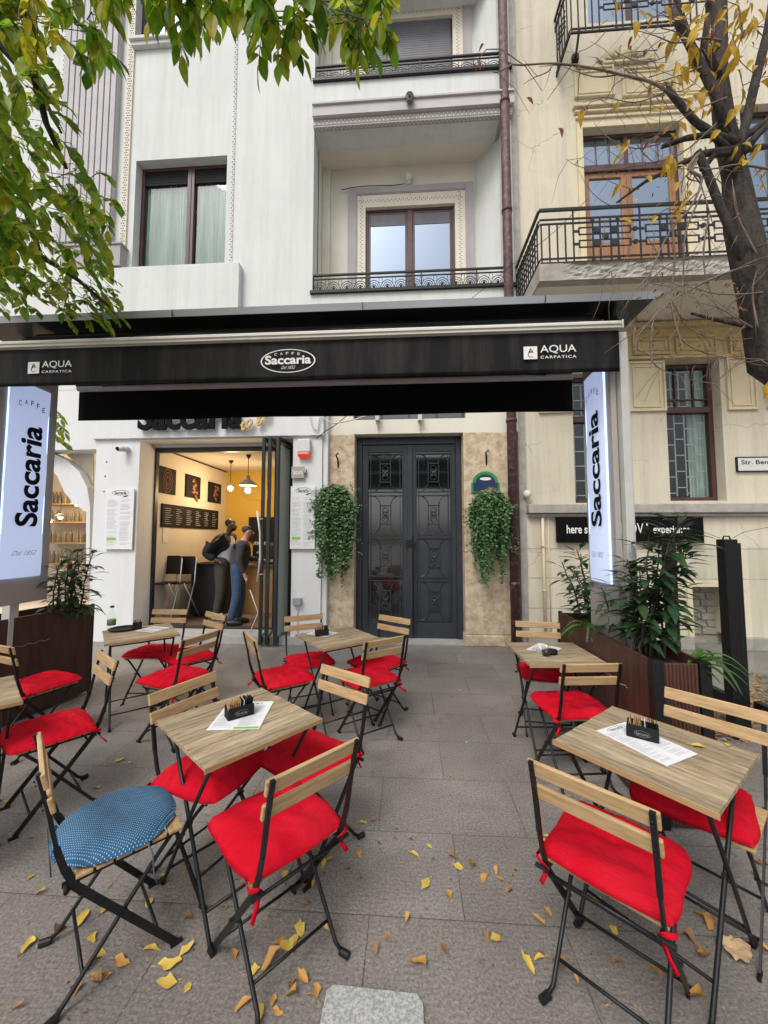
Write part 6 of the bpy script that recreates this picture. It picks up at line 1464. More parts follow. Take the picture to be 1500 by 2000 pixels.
def strap_plant(base, n, L, label, seed, bias=(0, 0)):
    r = random.Random(seed); m_ = MB(); base = Vector(base)
    for i in range(n):
        a = i*2.4+r.uniform(-.5, .5); l_ = L*r.uniform(.55, 1.1); d = Vector((math.cos(a)+bias[0], math.sin(a)+bias[1], 0)).normalized(); s = Vector((-d.y, d.x, 0)); w = .018*r.uniform(.8, 1.2); n0 = len(m_.v); seg = 9; up = r.uniform(.8, 1.5)
        for k in range(seg+1):
            t = k/seg; c = base+d*(l_*(t*.85))+Vector((0, 0, l_*(up*t-1.25*up*t*t*.8-.05*t))); ww = w*(1-.9*t**3)*min(1, .5+t*3)
            m_.v += [tuple(c-s*ww+Vector((0, 0, ww*.35))), tuple(c), tuple(c+s*ww+Vector((0, 0, ww*.35)))]
        for k in range(seg): q = n0+k*3; m_.f += [(q, q+1, q+4, q+3), (q+1, q+2, q+5, q+4)]
    return tag(m_.build('strap_leaf_plant', 'leaf_strap'), label, 'plant')
ZS = PRH-.07
whorl_shrub((1.56, 3.50, ZS), [(0, 0, .66, -.08), (-.06, .04, .55, -.14), (.06, -.05, .58, -.02), (-.03, -.08, .46, -.1), (.03, .08, .62, -.05), (-.02, -.16, .5, -.16), (.02, -.12, .36, -.06)], 'slim dark shrub at the far end of the right planter, left of its light sign', L=.16, W=.045, seed=3)
whorl_shrub((1.53, 2.60, ZS), [(0, 0, .86, .22), (.04, .05, .76, .28), (-.06, -.02, .55, .02), (.06, -.06, .66, .14), (-.03, .07, .62, -.04), (.0, .12, .5, .0), (.05, .15, .70, .24), (.02, .02, .93, .27), (.08, .1, .7, .06), (-.02, .0, .78, .05), (.04, -.03, .45, .12)], 'tall dark shrub in the right planter, right of the light sign', L=.19, W=.052, seed=4)
whorl_shrub((1.55, 2.95, ZS), [(0, 0, .5, -.02), (-.05, .05, .4, -.05), (.06, -.05, .45, .08)], 'lower dark green shrub in the right planter below the light sign', L=.16, W=.045, seed=9)
whorl_shrub((-3.36, 3.62, ZS), [(0, .05, .66, .06), (.08, .1, .6, .1), (-.08, .12, .55, -.04), (0, 0, .60, .02), (.05, .03, .55, .05), (-.06, -.03, .5, -.02), (.07, -.08, .48, .08), (-.02, .08, .56, .0), (.02, -.16, .5, .05)], 'dark green shrub in the left planter beside the left light sign', L=.17, W=.05, seed=6)
strap_plant((1.50, 3.28, ZS-.01), 16, .36, 'bright strap-leaved plant at the far end of the right planter', 1, (-.2, -.5))
strap_plant((1.62, 2.40, ZS-.01), 11, .36, 'bright strap-leaved plant hanging over the near end of the right planter', 2, (1.1, -.5))
strap_plant((-3.30, 3.74, ZS-.01), 22, .26, 'grassy strap-leaved plant at the corner of the left planter', 3)
# yellow leaves caught in the tall shrub
# ------------- hanging ivy
def ivy(cx_, top_y, bot_y, x0_, x1_, Y, label, seed):
    r = random.Random(seed); c = gy(cx_, top_y+25, Y); e = empty('ivy', (c.x, Y+.02, c.z), label, 'hanging plant', 'hanging ivy plants by the grey door')
    xa, xb = gy(x0_, 1000, Y).x, gy(x1_, 1000, Y).x; zt_, zb_ = gy(cx_, top_y, Y).z, gy(cx_, bot_y, Y).z; H_ = zt_-zb_; hw = (xb-xa)/2; xm = (xa+xb)/2
    b = MB(); b.smooth = True; b.lathe((xm, Y+.0, zt_-.32), [(.08, 0), (.11, .06), (.12, .2), (.105, .2), (.1, .1)], 16); b.build('pot', 'terracotta', e)
    lf, st = MB(), MB(); st.smooth = True
    for s_ in range(80):
        a = r.random()*2*math.pi; rr = r.random()**.6; p = Vector((xm+math.cos(a)*hw*.45*rr, Y-.03+math.sin(a)*.10*rr, zt_-.10-.08*rr)); out = Vector((math.cos(a)*hw*.6, math.sin(a)*.12-.03, 0)); ln = H_*(.30+.70*r.random()**.9)*(.66 if r.random() < .5 else 1)
        prof = r.uniform(.35, 1.15); pts = []; n = max(4, int(ln/.035)); wob = r.uniform(0, 6)
        for i in range(n+1):
            t = i/n; s1 = min(1, t*3); narrowing = 1-.55*(t*ln/H_)**1.5
            q = p+out*s1*prof*narrowing+Vector((.02*math.sin(wob+t*7), .012*math.cos(wob+t*5), .07*math.sin(min(1, t*3)*math.pi)*(1-t)-ln*t)); q.y = min(q.y, Y+.02); pts.append(q)
            if r.random() < .12: continue
            for k in range(r.choice((2, 3, 3, 4))):
                aa = r.random()*6.28; d = Vector((math.cos(aa), -abs(math.sin(aa))*.8-.15, r.uniform(-.7, .3))); sz = r.uniform(.030, .056)
                lf.leaf(q+Vector((r.uniform(-.015, .015), r.uniform(-.03, 0), r.uniform(-.015, .015))), d, (0, -.8, .6), sz, sz*.85, .2, .2, 3)
        st.tube(pts, .0022, 4, False)
    for s_ in range(22):     # stray runners to the sides
        sg_ = -1 if s_ % 2 else 1; z = zt_-r.uniform(.1, H_*.75); q = Vector((xm+sg_*hw*.7, Y-.05, z)); pts = [q]
        for i in range(7):
            q = q+Vector((sg_*r.uniform(.01, .035), r.uniform(-.01, .01), r.uniform(-.03, .018))); pts.append(q); sz = r.uniform(.022, .038)
            lf.leaf(q, (r.uniform(-1, 1), -.5, r.uniform(-1, .3)), (0, -1, .3), sz, sz*.85, .1, .2, 3)
        st.tube(pts, .0018, 4, False)
    st.build('vine', 'stem', e); lf.build('foliage', 'leaf_ivy', e)
ivy(652, 935, 1128, 612, 697, YP-.12, 'hanging ivy on the left stone pier of the grey door', 5)
ivy(953, 942, 1122, 914, 997, YP-.12, 'hanging ivy on the right stone pier of the grey door', 8)

# ------------- leafy ash whose branches hang in from the upper left
def compound(lf, st, p, d, n, L, W, r, hang=.8):
    """pinnate leaf: rachis along d with n pairs of leaflets and one at the tip"""
    p = Vector(p); d = Vector(d).normalized(); q = p; side = d.cross(Vector((0, 0, 1)));
    if side.length < .05: side = Vector((1, 0, 0))
    side = side.normalized(); step = L*.42; pts = [p]
    for i in range(n+1):
        d = (d+Vector((0, 0, -.18*hang))).normalized(); q = q+d*step*(1.1 if i == 0 else .8); pts.append(q)
        if i < n:
            for s_ in (-1, 1):
                dd = (d*.75+side*s_*.75+Vector((r.uniform(-.15, .15), r.uniform(-.15, .15), -hang*r.uniform(.2, .7)))).normalized(); k = r.uniform(.75, 1.1)
                lf.leaf(q, dd, Vector((r.uniform(-.4, .4), r.uniform(-.5, .3), 1)), L*k, W*k, r.uniform(.05, .25), .22, 5)
        else: lf.leaf(q, d+Vector((0, 0, -.3*hang)), Vector((r.uniform(-.3, .3), -.3, 1)), L*1.1, W*1.05, .15, .22, 5)
    st.tube(pts, .0016, 4, False)
r = random.Random(12)
ash = empty('ash_tree', (-3.9, -.2, 0), 'leafy green and yellowing ash branches hanging in at the upper left', 'tree')
tr = MB(); tr.smooth = True
tr.tube([(-3.9, -.2, 0), (-3.88, -.18, 1.2), (-3.8, -.1, 2.6), (-3.75, 0, 4.2), (-3.7, .1, 6), (-3.6, .2, 7.4)], [.20, .16, .14, .12, .09, .05], 14)
tr.build('trunk', 'bark', ash)
def D(x_, y_, d):
    v_ = ray(x_, y_); return Vector((0, 0, H))+v_*(d/FPX)
br, lf, tw = MB(), MB(), MB(); br.smooth = True; tw.smooth = True
BR = [   # (attachment on trunk, pixel path with depth)
 ((-3.78, -.05, 3.0), [(-160, -60, 1.7), (0, 40, 1.75), (60, 120, 1.8), (90, 240, 1.9), (130, 330, 2.0)]),
 ((-3.75, 0, 4.0), [(-150, -260, 1.8), (60, -160, 1.7), (200, -90, 1.6), (330, -60, 1.55), (480, -60, 1.5), (600, -40, 1.5), (720, -50, 1.5)]),
 ((-3.8, -.1, 2.7), [(-140, 160, 2.3), (-20, 260, 2.4), (40, 360, 2.5), (60, 440, 2.6), (80, 500, 2.7), (150, 545, 2.8), (215, 600, 2.9)]),
 ((-3.8, -.1, 2.6), [(-120, 330, 2.9), (0, 420, 3.0), (40, 480, 3.0), (110, 520, 3.0), (170, 560, 3.0)]),
 ((-3.75, 0, 3.6), [(-120, 40, 2.6), (0, 90, 2.7), (80, 180, 2.8), (120, 260, 2.9)]),
]
for at, path in BR:
    pts = [Vector(at)]+[D(*q) for q in path]; br.tube(pts, [.035*(1-.75*i/(len(pts)-1)) for i in range(len(pts))], 7)
br.build('branch', 'bark', ash)
def cluster(x0_, y0_, x1_, y1_, d, L, cnt, dirx=(-.2, .9), W=.47, n=(2, 4), hang=.8, shape=None):
    for _ in range(cnt):
        for tries in range(30):
            x_, y_ = r.uniform(x0_, x1_), r.uniform(y0_, y1_)
            if shape is None or shape(x_, y_): break
        else: continue
        dd = d*r.uniform(.9, 1.15); p = D(x_, y_, dd); v_ = Vector((r.uniform(*dirx), r.uniform(-.5, .3), r.uniform(-.7, -.05)))
        compound(lf, tw, p, v_, r.randint(*n), L*r.uniform(.6, 1.1), L*W*r.uniform(.75, 1.05), r, hang)
        back = p+Vector((-r.uniform(.05, .18), r.uniform(0, .1), r.uniform(.04, .16))); tw.tube([back, p], .0022, 4, False)
# left curtain: wide at the top, narrowing where the boughs end
left_edge = lambda x_, y_: x_ < (205 if y_ < 110 else 110 if y_ < 210 else 120+(y_-210)*.6 if y_ < 340 else 205)
cluster(-120, -60, 90, 540, 2.7, .12, 80); cluster(-120, -90, 215, 200, 1.65, .10, 80, shape=left_edge); lf, keep_ = MB(), lf; cluster(-60, -60, 95, 60, 1.5, .085, 20); lf.build('yellowing_foliage', 'leaf_lime', ash); lf = keep_
cluster(-120, 120, 225, 440, 2.0, .11, 100, shape=left_edge)
cluster(-120, 330, 190, 480, 2.5, .115, 62, shape=left_edge)
cluster(-120, 460, 200, 600, 2.9, .10, 110, dirx=(.1, 1), hang=.5)
cluster(120, 555, 232, 625, 3.0, .065, 44, dirx=(.3, 1), hang=.5, n=(3, 5))
cluster(-100, 30, 120, 330, 3.0, .09, 60, shape=lambda x_, y_: x_ < 110)
# hanging sprays at the top
cluster(330, -110, 440, -8, 1.5, .105, 24, dirx=(-.5, .5)); cluster(470, -100, 600, 0, 1.45, .105, 34, dirx=(-.45, .45)); cluster(660, -90, 765, 20, 1.45, .085, 30, dirx=(-.4, .5), n=(2, 3)); cluster(150, -110, 340, -30, 1.6, .10, 30)
cluster(370, -10, 420, 5, 1.5, .085, 5, dirx=(-.3, .3)); cluster(510, 20, 600, 45, 1.45, .085, 9, dirx=(-.3, .4)); cluster(680, 20, 755, 62, 1.4, .08, 12, dirx=(-.3, .4), n=(2, 3))
cluster(88, 770, 112, 860, 4.2, .10, 9, dirx=(.2, 1), hang=.4, n=(3, 4))
tw.build('twig', 'stem', ash); lf.build('foliage', 'leaf_big', ash)

# ------------- bare tree on the right
bt = empty('street_tree', (2.95, 1.75, 0), 'dark nearly bare street tree with a few yellow leaves at the right edge', 'tree')
def T(x_, y_, d=2.15): return D(x_, y_, d)
tk = MB(); tk.smooth = True
path = [(1500, 700, 2.15), (1487, 600, 2.15), (1470, 520, 2.15), (1448, 440, 2.18), (1432, 340, 2.2), (1418, 250, 2.22), (1404, 150, 2.25), (1402, 50, 2.3), (1408, -60, 2.35), (1420, -200, 2.4)]
pts = [Vector((2.95, 1.75, 0)), Vector((2.80, 1.80, .9)), Vector((2.55, 1.95, 1.9))]+[T(*q) for q in path]
rad = [.17, .15, .125, .106, .097, .088, .077, .062, .050, .044, .038, .035, .032]
# knobbly radius
tk.tube([p_+Vector((.01*math.sin(i*2.1), 0, 0)) for i, p_ in enumerate(pts)], [a_*(1+.05*math.sin(i*3.3)) for i, a_ in enumerate(rad)], 18)
tk.build('trunk', 'bark', bt)
lb = MB(); lb.smooth = True
LIMB = [([(1475, 560), (1440, 480), (1405, 400), (1378, 330), (1362, 296)], (.032, .025)), ([(1418, 262), (1395, 180), (1360, 110), (1330, 55), (1312, 20)], (.034, .024)),
        ([(1440, 280), (1400, 265), (1360, 240), (1325, 200), (1302, 172)], (.030, .020)), ([(1430, 300), (1390, 262), (1340, 270), (1294, 286)], (.028, .016)), ([(1440, 292), (1375, 300), (1320, 325), (1260, 355), (1204, 396)], (.030, .006)),
        ([(1432, 330), (1452, 260), (1475, 160), (1500, 60), (1520, -60)], (.034, .028)), ([(1450, 300), (1480, 262), (1530, 215)], (.03, .024)), ([(1425, 320), (1450, 270), (1500, 235), (1560, 200)], (.03, .02)),
        ([(1405, 150), (1375, 90), (1385, 20), (1380, -60)], (.026, .02)), ([(1500, 645), (1450, 635), (1400, 625), (1350, 612)], (.022, .009)), ([(1416, 240), (1380, 150), (1345, 70), (1322, 0), (1310, -60)], (.022, .014)),
        ([(1372, 330), (1395, 302), (1440, 296), (1500, 285)], (.024, .02)), ([(1405, 400), (1372, 318), (1365, 300)], (.022, .02))]
for q, (ra, rb) in LIMB: n = len(q); ra *= .72; rb *= .75; lb.tube([T(x_, y_, 2.13) for x_, y_ in q], [ra+(rb-ra)*i/(n-1) for i in range(n)], 10)
lb.build('limb', 'bark', bt)
tg = MB(); tg.smooth = True; r = random.Random(31)
def twig(q, ra=.007, d=2.1, n=8, sub=0):
    pts = [T(x_, y_, d) for x_, y_ in q]; m_ = len(pts); out = []
    for i in range(m_-1):
        for k in range(4):
            t = k/4; p0, p1, p2, p3 = pts[max(0, i-1)], pts[i], pts[i+1], pts[min(m_-1, i+2)]
            out.append(.5*((2*p1)+(p2-p0)*t+(2*p0-5*p1+4*p2-p3)*t*t+(3*p1-p0-3*p2+p3)*t**3))
    out.append(pts[-1]); tg.tube(out, [ra*(1-.75*i/(len(out)-1)) for i in range(len(out))], 5)
    for _ in range(sub):
        b = out[r.randrange(1, len(out)-1)]; dv = Vector((r.uniform(-1, 1), r.uniform(-.4, .4), r.uniform(-1, .6)))*.12; c1 = b+dv; c2 = c1+dv*.8+Vector((0, 0, r.uniform(-.1, .03))); tg.tube([b, c1, c2], [ra*.4, ra*.3, ra*.15], 4)
TWG = [([(1302, 178), (1270, 160), (1210, 145), (1150, 132), (1080, 124), (1000, 126), (985, 100), (968, 96)], .009, 8), ([(1000, 126), (975, 140), (962, 142)], .005, 1), ([(1080, 124), (1070, 140), (1042, 152), (1022, 165)], .004, 2), ([(1210, 145), (1160, 150), (1100, 130)], .005, 2),
 ([(1410, 80), (1370, 75), (1320, 84), (1280, 70), (1245, 60)], .006, 6), ([(1365, 300), (1345, 330), (1370, 350), (1352, 400), (1310, 450), (1285, 500), (1257, 567)], .010, 4), ([(1362, 310), (1342, 345), (1365, 355)], .008, 1),
 ([(1310, 420), (1318, 500), (1312, 560), (1300, 620)], .006, 3), ([(1370, 380), (1340, 450), (1335, 520), (1330, 600), (1320, 650)], .006, 4), ([(1385, 420), (1375, 480), (1378, 540), (1400, 600)], .006, 4), ([(1460, 520), (1400, 540), (1340, 570), (1310, 590), (1250, 650), (1240, 690)], .008, 6),
 ([(1500, 570), (1440, 575), (1380, 570), (1320, 545)], .006, 6), ([(1310, 590), (1330, 660), (1380, 690), (1450, 700), (1510, 702)], .006, 6), ([(1315, 590), (1345, 640), (1410, 665), (1470, 660)], .005, 5), ([(1240, 640), (1242, 680), (1300, 700), (1360, 695)], .005, 4), ([(1275, 640), (1272, 700), (1300, 725), (1360, 745)], .005, 4),
 ([(1290, 600), (1260, 640), (1235, 665)], .004, 2), ([(1480, 500), (1440, 420), (1430, 350)], .006, 2), ([(1420, 190), (1360, 215), (1290, 260), (1230, 300), (1170, 345)], .004, 8), ([(1400, 240), (1330, 300), (1260, 320), (1180, 332), (1130, 325), (1105, 310)], .004, 8),
 ([(1340, 60), (1300, 110), (1250, 120), (1200, 100)], .004, 6), ([(1370, 130), (1320, 150), (1260, 160), (1220, 120)], .004, 6), ([(1290, 280), (1240, 290), (1190, 270), (1160, 240)], .004, 7), ([(1300, 180), (1240, 200), (1180, 190), (1140, 200)], .004, 6),
 ([(1480, 640), (1470, 560), (1500, 480)], .006, 3), ([(1360, 0), (1330, 40), (1290, 30), (1250, 50)], .004, 5), ([(1440, 0), (1450, 60), (1440, 110), (1480, 150)], .005, 4), ([(1500, 330), (1440, 322), (1390, 330), (1350, 325)], .007, 4), ([(1470, 640), (1400, 600), (1350, 590)], .004, 5), ([(1430, 640), (1390, 690), (1380, 740)], .003, 3), ([(1260, 560), (1300, 520), (1350, 500), (1420, 480)], .004, 5)]
for q, ra, sub in TWG: twig(q, ra, 2.08, sub=int(sub*1.5))
for _ in range(46):        # fine haze of side twigs
    x_, y_ = r.uniform(1180, 1500), r.uniform(0, 560); a = r.uniform(0, 6.28); q = [(x_, y_)]
    for k in range(3): a += r.uniform(-.6, .6); q.append((q[-1][0]+34*math.cos(a), q[-1][1]+34*math.sin(a)))
    twig(q, .0028, r.uniform(2.0, 2.4), sub=1)
tg.build('twig', 'twig', bt)
yl, bl_ = MB(), MB()
YL = [(930, 115, 40, 1), (945, 85, 25, 1), (925, 125, 35, 1), (1028, 190, 45, 1), (1135, 215, 40, 0), (1145, 205, 30, 1), (1090, 250, 45, 1), (1128, 210, 35, 1), (1245, 20, 40, 0), (1240, 40, 40, 0), (1295, 15, 40, 0), (1330, 15, 35, 0), (1480, 20, 50, 0), (1470, 30, 45, 0), (1350, 85, 45, 0), (1360, 65, 35, 0), (1345, 95, 40, 0), (1430, 75, 55, 0), (1425, 90, 50, 0), (1375, 35, 35, 1), (1322, 120, 45, 0), (1330, 130, 40, 0), (1318, 150, 40, 0), (1295, 160, 30, 1), (1362, 180, 45, 0), (1350, 190, 30, 0), (1358, 140, 30, 0), (1432, 213, 42, 0), (1440, 205, 35, 0), (1500, 150, 50, 0), (1485, 160, 40, 0), (1230, 272, 35, 0), (1225, 285, 30, 0), (1345, 245, 40, 0), (1325, 240, 30, 0), (1312, 300, 45, 0), (1318, 310, 40, 0), (1300, 320, 35, 0), (1335, 405, 28, 0), (1320, 415, 26, 0), (1322, 355, 28, 0), (1228, 90, 30, 1), (1235, 70, 30, 1), (1262, 95, 30, 1), (1270, 275, 35, 1), (1285, 265, 35, 1), (1500, 745, 40, 0), (1485, 755, 30, 0), (1390, 60, 35, 1), (1455, 60, 40, 1), (1395, 165, 35, 1), (1440, 285, 22, 0)]
for (x_, y_, s, br_) in YL:
    p = T(x_, y_, 2.05); s *= .6 if br_ else .9; a = r.uniform(-2.6, -.5); (bl_ if br_ else yl).leaf(p, (math.cos(a)*.8, r.uniform(-.4, .2), math.sin(a)), (r.uniform(-.5, .5), -1, r.uniform(-.3, .6)), s/FPX*2.1*r.uniform(.7, 1.0), s/FPX*2.1*r.uniform(.3, .42), r.uniform(.1, .7), r.uniform(.2, .8), 5)
for _ in range(85):
    x_, y_ = r.uniform(1190, 1500), r.uniform(0, 430); s = r.uniform(10, 26)
    yl.leaf(T(x_, y_, r.uniform(2.0, 2.3)), (r.uniform(-1, 1), r.uniform(-1, 1), r.uniform(-1.2, .2)), (0, -1, .3), s/FPX*2.1, s/FPX*.85, r.uniform(.1, .6), r.uniform(.3, .9), 4)
for _ in range(60):
    x_, y_ = r.uniform(1300, 1500), abs(r.gauss(60, 110)); s = r.uniform(16, 36)
    yl.leaf(T(x_, y_, r.uniform(2.0, 2.3)), (r.uniform(-1, 1), r.uniform(-.6, .6), r.uniform(-1.2, .1)), (r.uniform(-.4, .4), -1, .3), s/FPX*2.1, s/FPX*.85, r.uniform(.1, .6), r.uniform(.2, .8), 5)
for _ in range(190):
    x_, y_ = r.choice([(r.uniform(1180, 1500), r.uniform(0, 420)), (r.uniform(1230, 1480), r.uniform(520, 700))]); s = r.uniform(5, 14)
    bl_.leaf(T(x_, y_, r.uniform(2.0, 2.3)), (r.uniform(-1, 1), r.uniform(-1, 1), r.uniform(-1.2, .2)), (0, -1, .3), s/FPX*2.1, s/FPX*.9, .3, .5, 3)
yl.build('yellow_foliage', 'leaf_yellow', bt); bl_.build('withered_foliage', 'leaf_brown', bt)

# ================================================================== GROUND THINGS
a, b_ = gz(640, 1920, .014), gz(826, 1935, .014)
m_ = MB(); m_.prism([(a.x, a.y-.02, 0), (a.x+.02, a.y, 0), (b_.x-.02, a.y-.01, 0), (b_.x, a.y-.035, 0), (b_.x+.01, a.y-.5, 0), (a.x-.01, a.y-.5, 0)], (0, 0, 1), .014)
tag(m_.build('granite_block', 'granite', bevel=.003), 'light speckled granite block with worn corners at the bottom edge', 'stone block')
# fallen leaves, one object each
LF = []
rlf = random.Random(4)
def leafmesh(kind, matn, L, W, droop, fold, seg=5):
    m_ = MB(); m_.leaf((-L/2, 0, .004), (1, 0, .10), (0, 0, 1), L, W, droop, fold, seg); q1, q2, q3 = rlf.uniform(30, 90), rlf.uniform(0, 6), rlf.uniform(-.35, .35); m_.v = [(x_+.003*math.sin(y_*300+q2), y_*(1+.22*math.sin(x_*170+q2))+.007*math.sin(x_*q1+q2), max(z_+q3*y_*abs(x_)*9+.004*math.sin(x_*120+q2)*abs(y_)*60, .0012)) for x_, y_, z_ in m_.v]; m_.smooth = True
    m_.tube([(-L/2, 0, .005), (-L/2-.02, .004, .003)], .0008, 4); o = m_.build('fallen_leaf', matn); d = o.data; bpy.data.objects.remove(o); return d
LM = {'Y': [leafmesh(0, 'fall_yellow', .072, .040, .05, .1), leafmesh(0, 'fall_yellow', .066, .036, .45, .5), leafmesh(0, 'fall_yellow', .075, .034, .12, .35), leafmesh(0, 'fall_yellow', .07, .038, -.1, .15), leafmesh(0, 'fall_yellow', .08, .030, .3, .6)],
      'O': [leafmesh(0, 'fall_orange', .07, .040, .4, .2), leafmesh(0, 'fall_orange', .06, .036, -.4, .9), leafmesh(0, 'fall_orange', .07, .034, .15, .4), leafmesh(0, 'fall_orange', .075, .030, -.25, .6)], 'B': [leafmesh(0, 'fall_brown', .055, .036, .5, 1.1), leafmesh(0, 'fall_brown', .05, .03, -.5, .5), leafmesh(0, 'fall_brown', .06, .028, .3, .8), leafmesh(0, 'fall_brown', .065, .024, -.3, .9)]}
FL = '''55,1846,Y,1.2;295,1857,Y,1;332,1885,Y,1.25;365,1857,Y,.9;205,1777,Y,.8;155,1800,Y,1.2;180,1835,Y,.9;118,1817,B,1;190,1870,Y,1;175,1890,B,.9;195,1905,O,.9;238,1880,O,1.2;188,1915,B,1;325,1925,Y,1.1;366,1930,Y,.6;35,1970,B,.7;62,1714,Y,.7;78,1747,O,.7;145,1940,B,.8;370,1795,B,.8;290,1765,Y,.8;320,1720,Y,.9;395,1705,B,.7;447,1760,O,.8;456,1865,O,.8;588,1815,Y,1;634,1812,Y,.7;560,1855,Y,1.4;572,1841,Y,1;530,1883,O,1.3;495,1900,Y,.8;547,1838,O,.8;475,1965,O,1;505,1985,Y,1;570,1922,B,.8;592,1918,O,.9;617,1935,O,.8;570,1950,O,.8;533,1955,O,.7;543,1978,O,.7;557,1712,Y,.9;625,1667,O,.7;630,1685,Y,.9;632,1706,O,.7;645,1680,O,.8;613,1732,O,.6;703,1670,O,.9;708,1607,Y,.8;728,1607,B,.8;595,1768,B,.8;740,1650,B,.6;735,1860,B,.8;808,1668,Y,.9;838,1655,Y,.6;830,1728,Y,1.15;876,1748,O,.9;885,1674,B,.8;895,1693,Y,.8;922,1695,O,1;945,1715,O,.9;970,1703,O,.6;978,1720,O,.5;993,1742,B,.8;797,1800,O,.7;757,1825,O,.6;868,1862,B,.9;817,1892,O,1.25;967,1838,Y,1;950,1832,B,.7;1031,1880,Y,1.2;1055,1873,Y,.8;1092,1896,O,1.3;1053,1804,O,.9;1070,1788,O,.7;1058,1646,Y,1;1068,1635,Y,.7;1078,1658,Y,.7;1168,1762,Y,1;1200,1818,Y,.8;1207,1880,B,1;1280,1890,O,1.1;1377,1795,O,1.3;1385,1808,O,1;1350,1838,B,1.1;1370,1872,O,1.2;1490,1857,O,1;1362,1958,O,1.1;773,1640,B,.6;803,1643,B,.6;845,1678,B,.5;790,1640,O,.4;232,1487,Y,.9;253,1491,Y,.6;142,1480,Y,.8;190,1538,Y,.9;15,1568,Y,1.1;87,1570,B,.9;898,1349,Y,.6;912,1450,Y,.6;1480,1685,B,.8;1495,1690,B,.8;1475,1712,O,.7;185,1341,Y,.8;213,1382,Y,.6;200,1563,B,.6;1100,1740,B,.5;680,1700,B,.5;60,1640,B,.5;1120,1560,B,.6;1432,1722,B,.6;700,1500,B,.4;880,1520,B,.4;860,1410,B,.4'''
r9 = random.Random(19)
for _ in range(70):       # crumbs and small leaves blown about
    x_, y_ = r9.choice([(r9.uniform(380, 720), r9.uniform(1660, 1990)), (r9.uniform(700, 1060), r9.uniform(1600, 1900)), (r9.uniform(30, 380), r9.uniform(1700, 1980)), (r9.uniform(1050, 1490), r9.uniform(1640, 1980)), (r9.uniform(200, 1000), r9.uniform(1330, 1600))])
    FL += ';%d,%d,%s,%.2f' % (x_, y_, r9.choice('BBO'), r9.uniform(.18, .42))
nm = {'Y': 'yellow', 'O': 'orange', 'B': 'withered brown'}
def zone(x_, y_):
    if y_ < 1600: return 'in the far walkway' if y_ < 1500 and x_ > 300 else ('behind the blue cushion chair' if x_ < 300 else 'in the middle walkway')
    if x_ < 420: return ('by the blue chair, near the photo edge' if y_ > 1885 else 'left of the blue chair' if x_ < 130 else 'under the blue chair' if x_ < 270 else 'right of the blue chair legs')
    if x_ < 700: return ('left of the granite block' if y_ > 1890 else 'under the left red chair' if x_ < 600 else 'right of the left red chair')
    if x_ < 1010: return ('just behind the granite block' if y_ > 1780 else 'in the middle leaf trail' if x_ < 880 else 'at the right of the leaf trail')
    return ('left of the right red chair' if x_ < 1110 else 'under the right red chair' if x_ < 1300 else 'near the tan leaf at right')
r = random.Random(77); seen_ = {}; last_ = {}
for ent in FL.split(';'):
    x_, y_, c_, s_ = ent.split(','); x_, y_, s_ = float(x_), float(y_), float(s_); p = gz(x_, y_)
    if s_ <= .43 and sum(1 for w_ in ('right', 'back', 'left', 'forward') if 'tiny %s leaf, tip pointing %s, %s' % (nm[c_], w_, zone(x_, y_)) in seen_) > 3: continue
    o = bpy.data.objects.new('fallen_leaf', r.choice(LM[c_])); COL.objects.link(o); o.location = p; rzz_ = r.uniform(0, 6.28)
    for _t in range(14):
        wy_ = ['right', 'back', 'left', 'forward'][int(((rzz_+math.pi/4) % (2*math.pi))//(math.pi/2)) % 4]; sz_ = 'large' if s_ >= 1.1 else 'tiny' if s_ <= .43 else 'small' if s_ <= .7 else 'medium'
        if '%s %s leaf, tip pointing %s, %s' % (sz_, nm[c_], wy_, zone(x_, y_)) not in seen_: break
        rzz_ = r.uniform(0, 6.28)
    o.rotation_euler = (r.uniform(-.12, .12), r.uniform(-.12, .12), rzz_); o.scale = (s_*.88*r.uniform(.9, 1.1), s_*.88*r.uniform(.85, 1.25), s_*1.2)
    rz_ = o.rotation_euler.z; way = ['right', 'back', 'left', 'forward'][int(((rz_+math.pi/4) % (2*math.pi))//(math.pi/2)) % 4]; size = 'large' if s_ >= 1.1 else 'tiny' if s_ <= .43 else 'small' if s_ <= .7 else 'medium'
    base_ = '%s %s leaf, tip pointing %s, %s' % (size, nm[c_], way, zone(x_, y_)); k_ = seen_.get(base_, 0); seen_[base_] = k_+1
    tag(o, base_ if k_ == 0 else base_+(', more left' if x_ < last_[base_] else ', more right')+('' if k_ == 1 else ' still'), 'leaf', 'fallen leaves on the paving'); last_.setdefault(base_, x_)
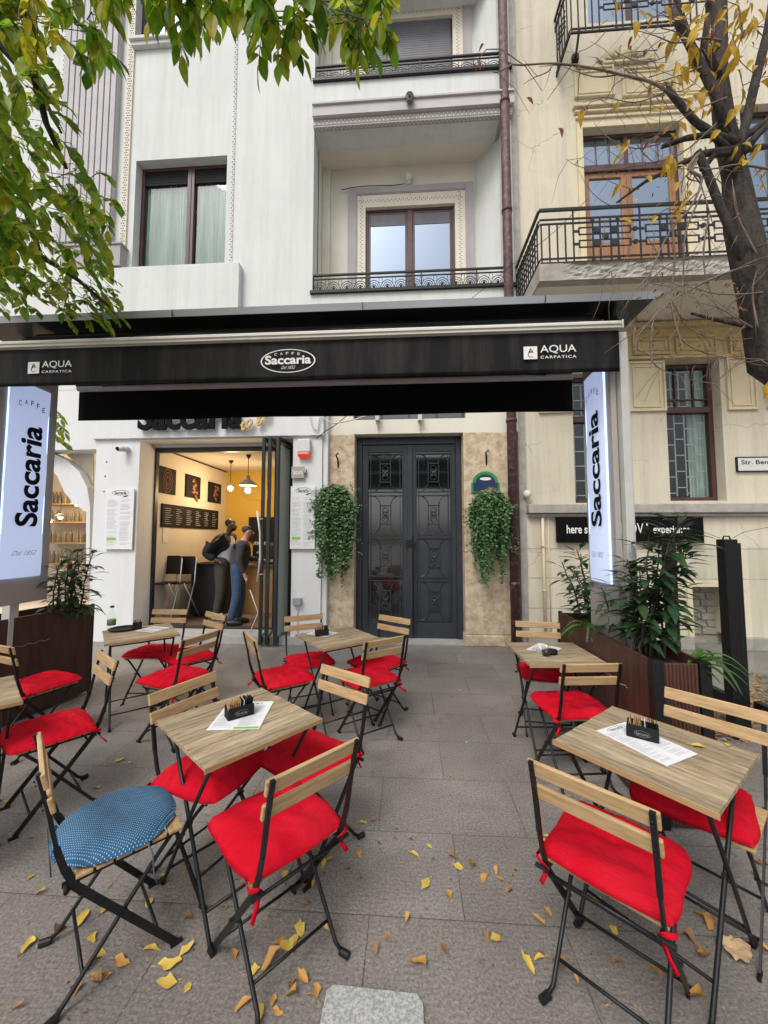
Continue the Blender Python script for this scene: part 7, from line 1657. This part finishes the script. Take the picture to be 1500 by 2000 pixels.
for (x_, y_, rz_, lab_) in ((1365, 1458, -.35, 'yellow leaf lying on the right foreground table beside the menu'), (1423, 1456, .6, 'small yellow leaf near the right corner of the right foreground table')):
    o = bpy.data.objects.new('fallen_leaf', LM['Y'][1]); COL.objects.link(o); o.location = gz(x_, y_, TZ+.001); o.rotation_euler = (0, 0, rz_); o.scale = (.85, .8, .8) if x_ < 1400 else (.6, .6, .8); tag(o, lab_, 'leaf')
# big crumpled tan leaf
p = gz(1437, 1862); m_ = MB(); m_.smooth = True; n = 26; rings = 6; m_.v.append((p.x, p.y, .012))
for k in range(1, rings+1):
    for i in range(n):
        a = 2*math.pi*i/n; rr = .048*k/rings*(1+.12*math.sin(3*a+.5)+.06*math.sin(7*a)); m_.v.append((p.x+rr*math.cos(a)*1.1, p.y+rr*math.sin(a), .010+.018*abs(math.sin(5*a+k*1.3))*(k/rings)+r.uniform(0, .004)))
for i in range(n): m_.f.append((0, 1+i, 1+(i+1) % n))
for k in range(rings-1):
    for i in range(n): a = 1+k*n+i; b = 1+k*n+(i+1) % n; m_.f.append((a, a+n, b+n, b))
tag(m_.build('fallen_leaf', 'fall_tan'), 'large crumpled round tan leaf on the paving at the lower right', 'leaf')
# litter round the tree pit beyond the windbreak
m_ = [MB(), MB()]
for i in range(620):
    t = r.random(); x_, y_ = (r.uniform(1376, 1490), r.uniform(1372, 1448)) if t < .55 else (r.uniform(1468, 1560), r.uniform(1318, 1385)); p = gz(x_, y_); s = r.uniform(.03, .07)
    m_[i % 2].leaf(p+Vector((0, 0, r.uniform(.003, .02))), (r.uniform(-1, 1), r.uniform(-1, 1), r.uniform(-.1, .3)), (r.uniform(-.4, .4), r.uniform(-.4, .4), 1), s, s*.5, .2, .5, 3)
tag(m_[0].build('leaf_litter', 'fall_brown'), 'brown leaf litter on the ground beyond the windbreak', 'leaf litter', kind='stuff'); tag(m_[1].build('leaf_litter', 'fall_orange'), 'orange leaf litter on the ground beyond the windbreak', 'leaf litter', kind='stuff')
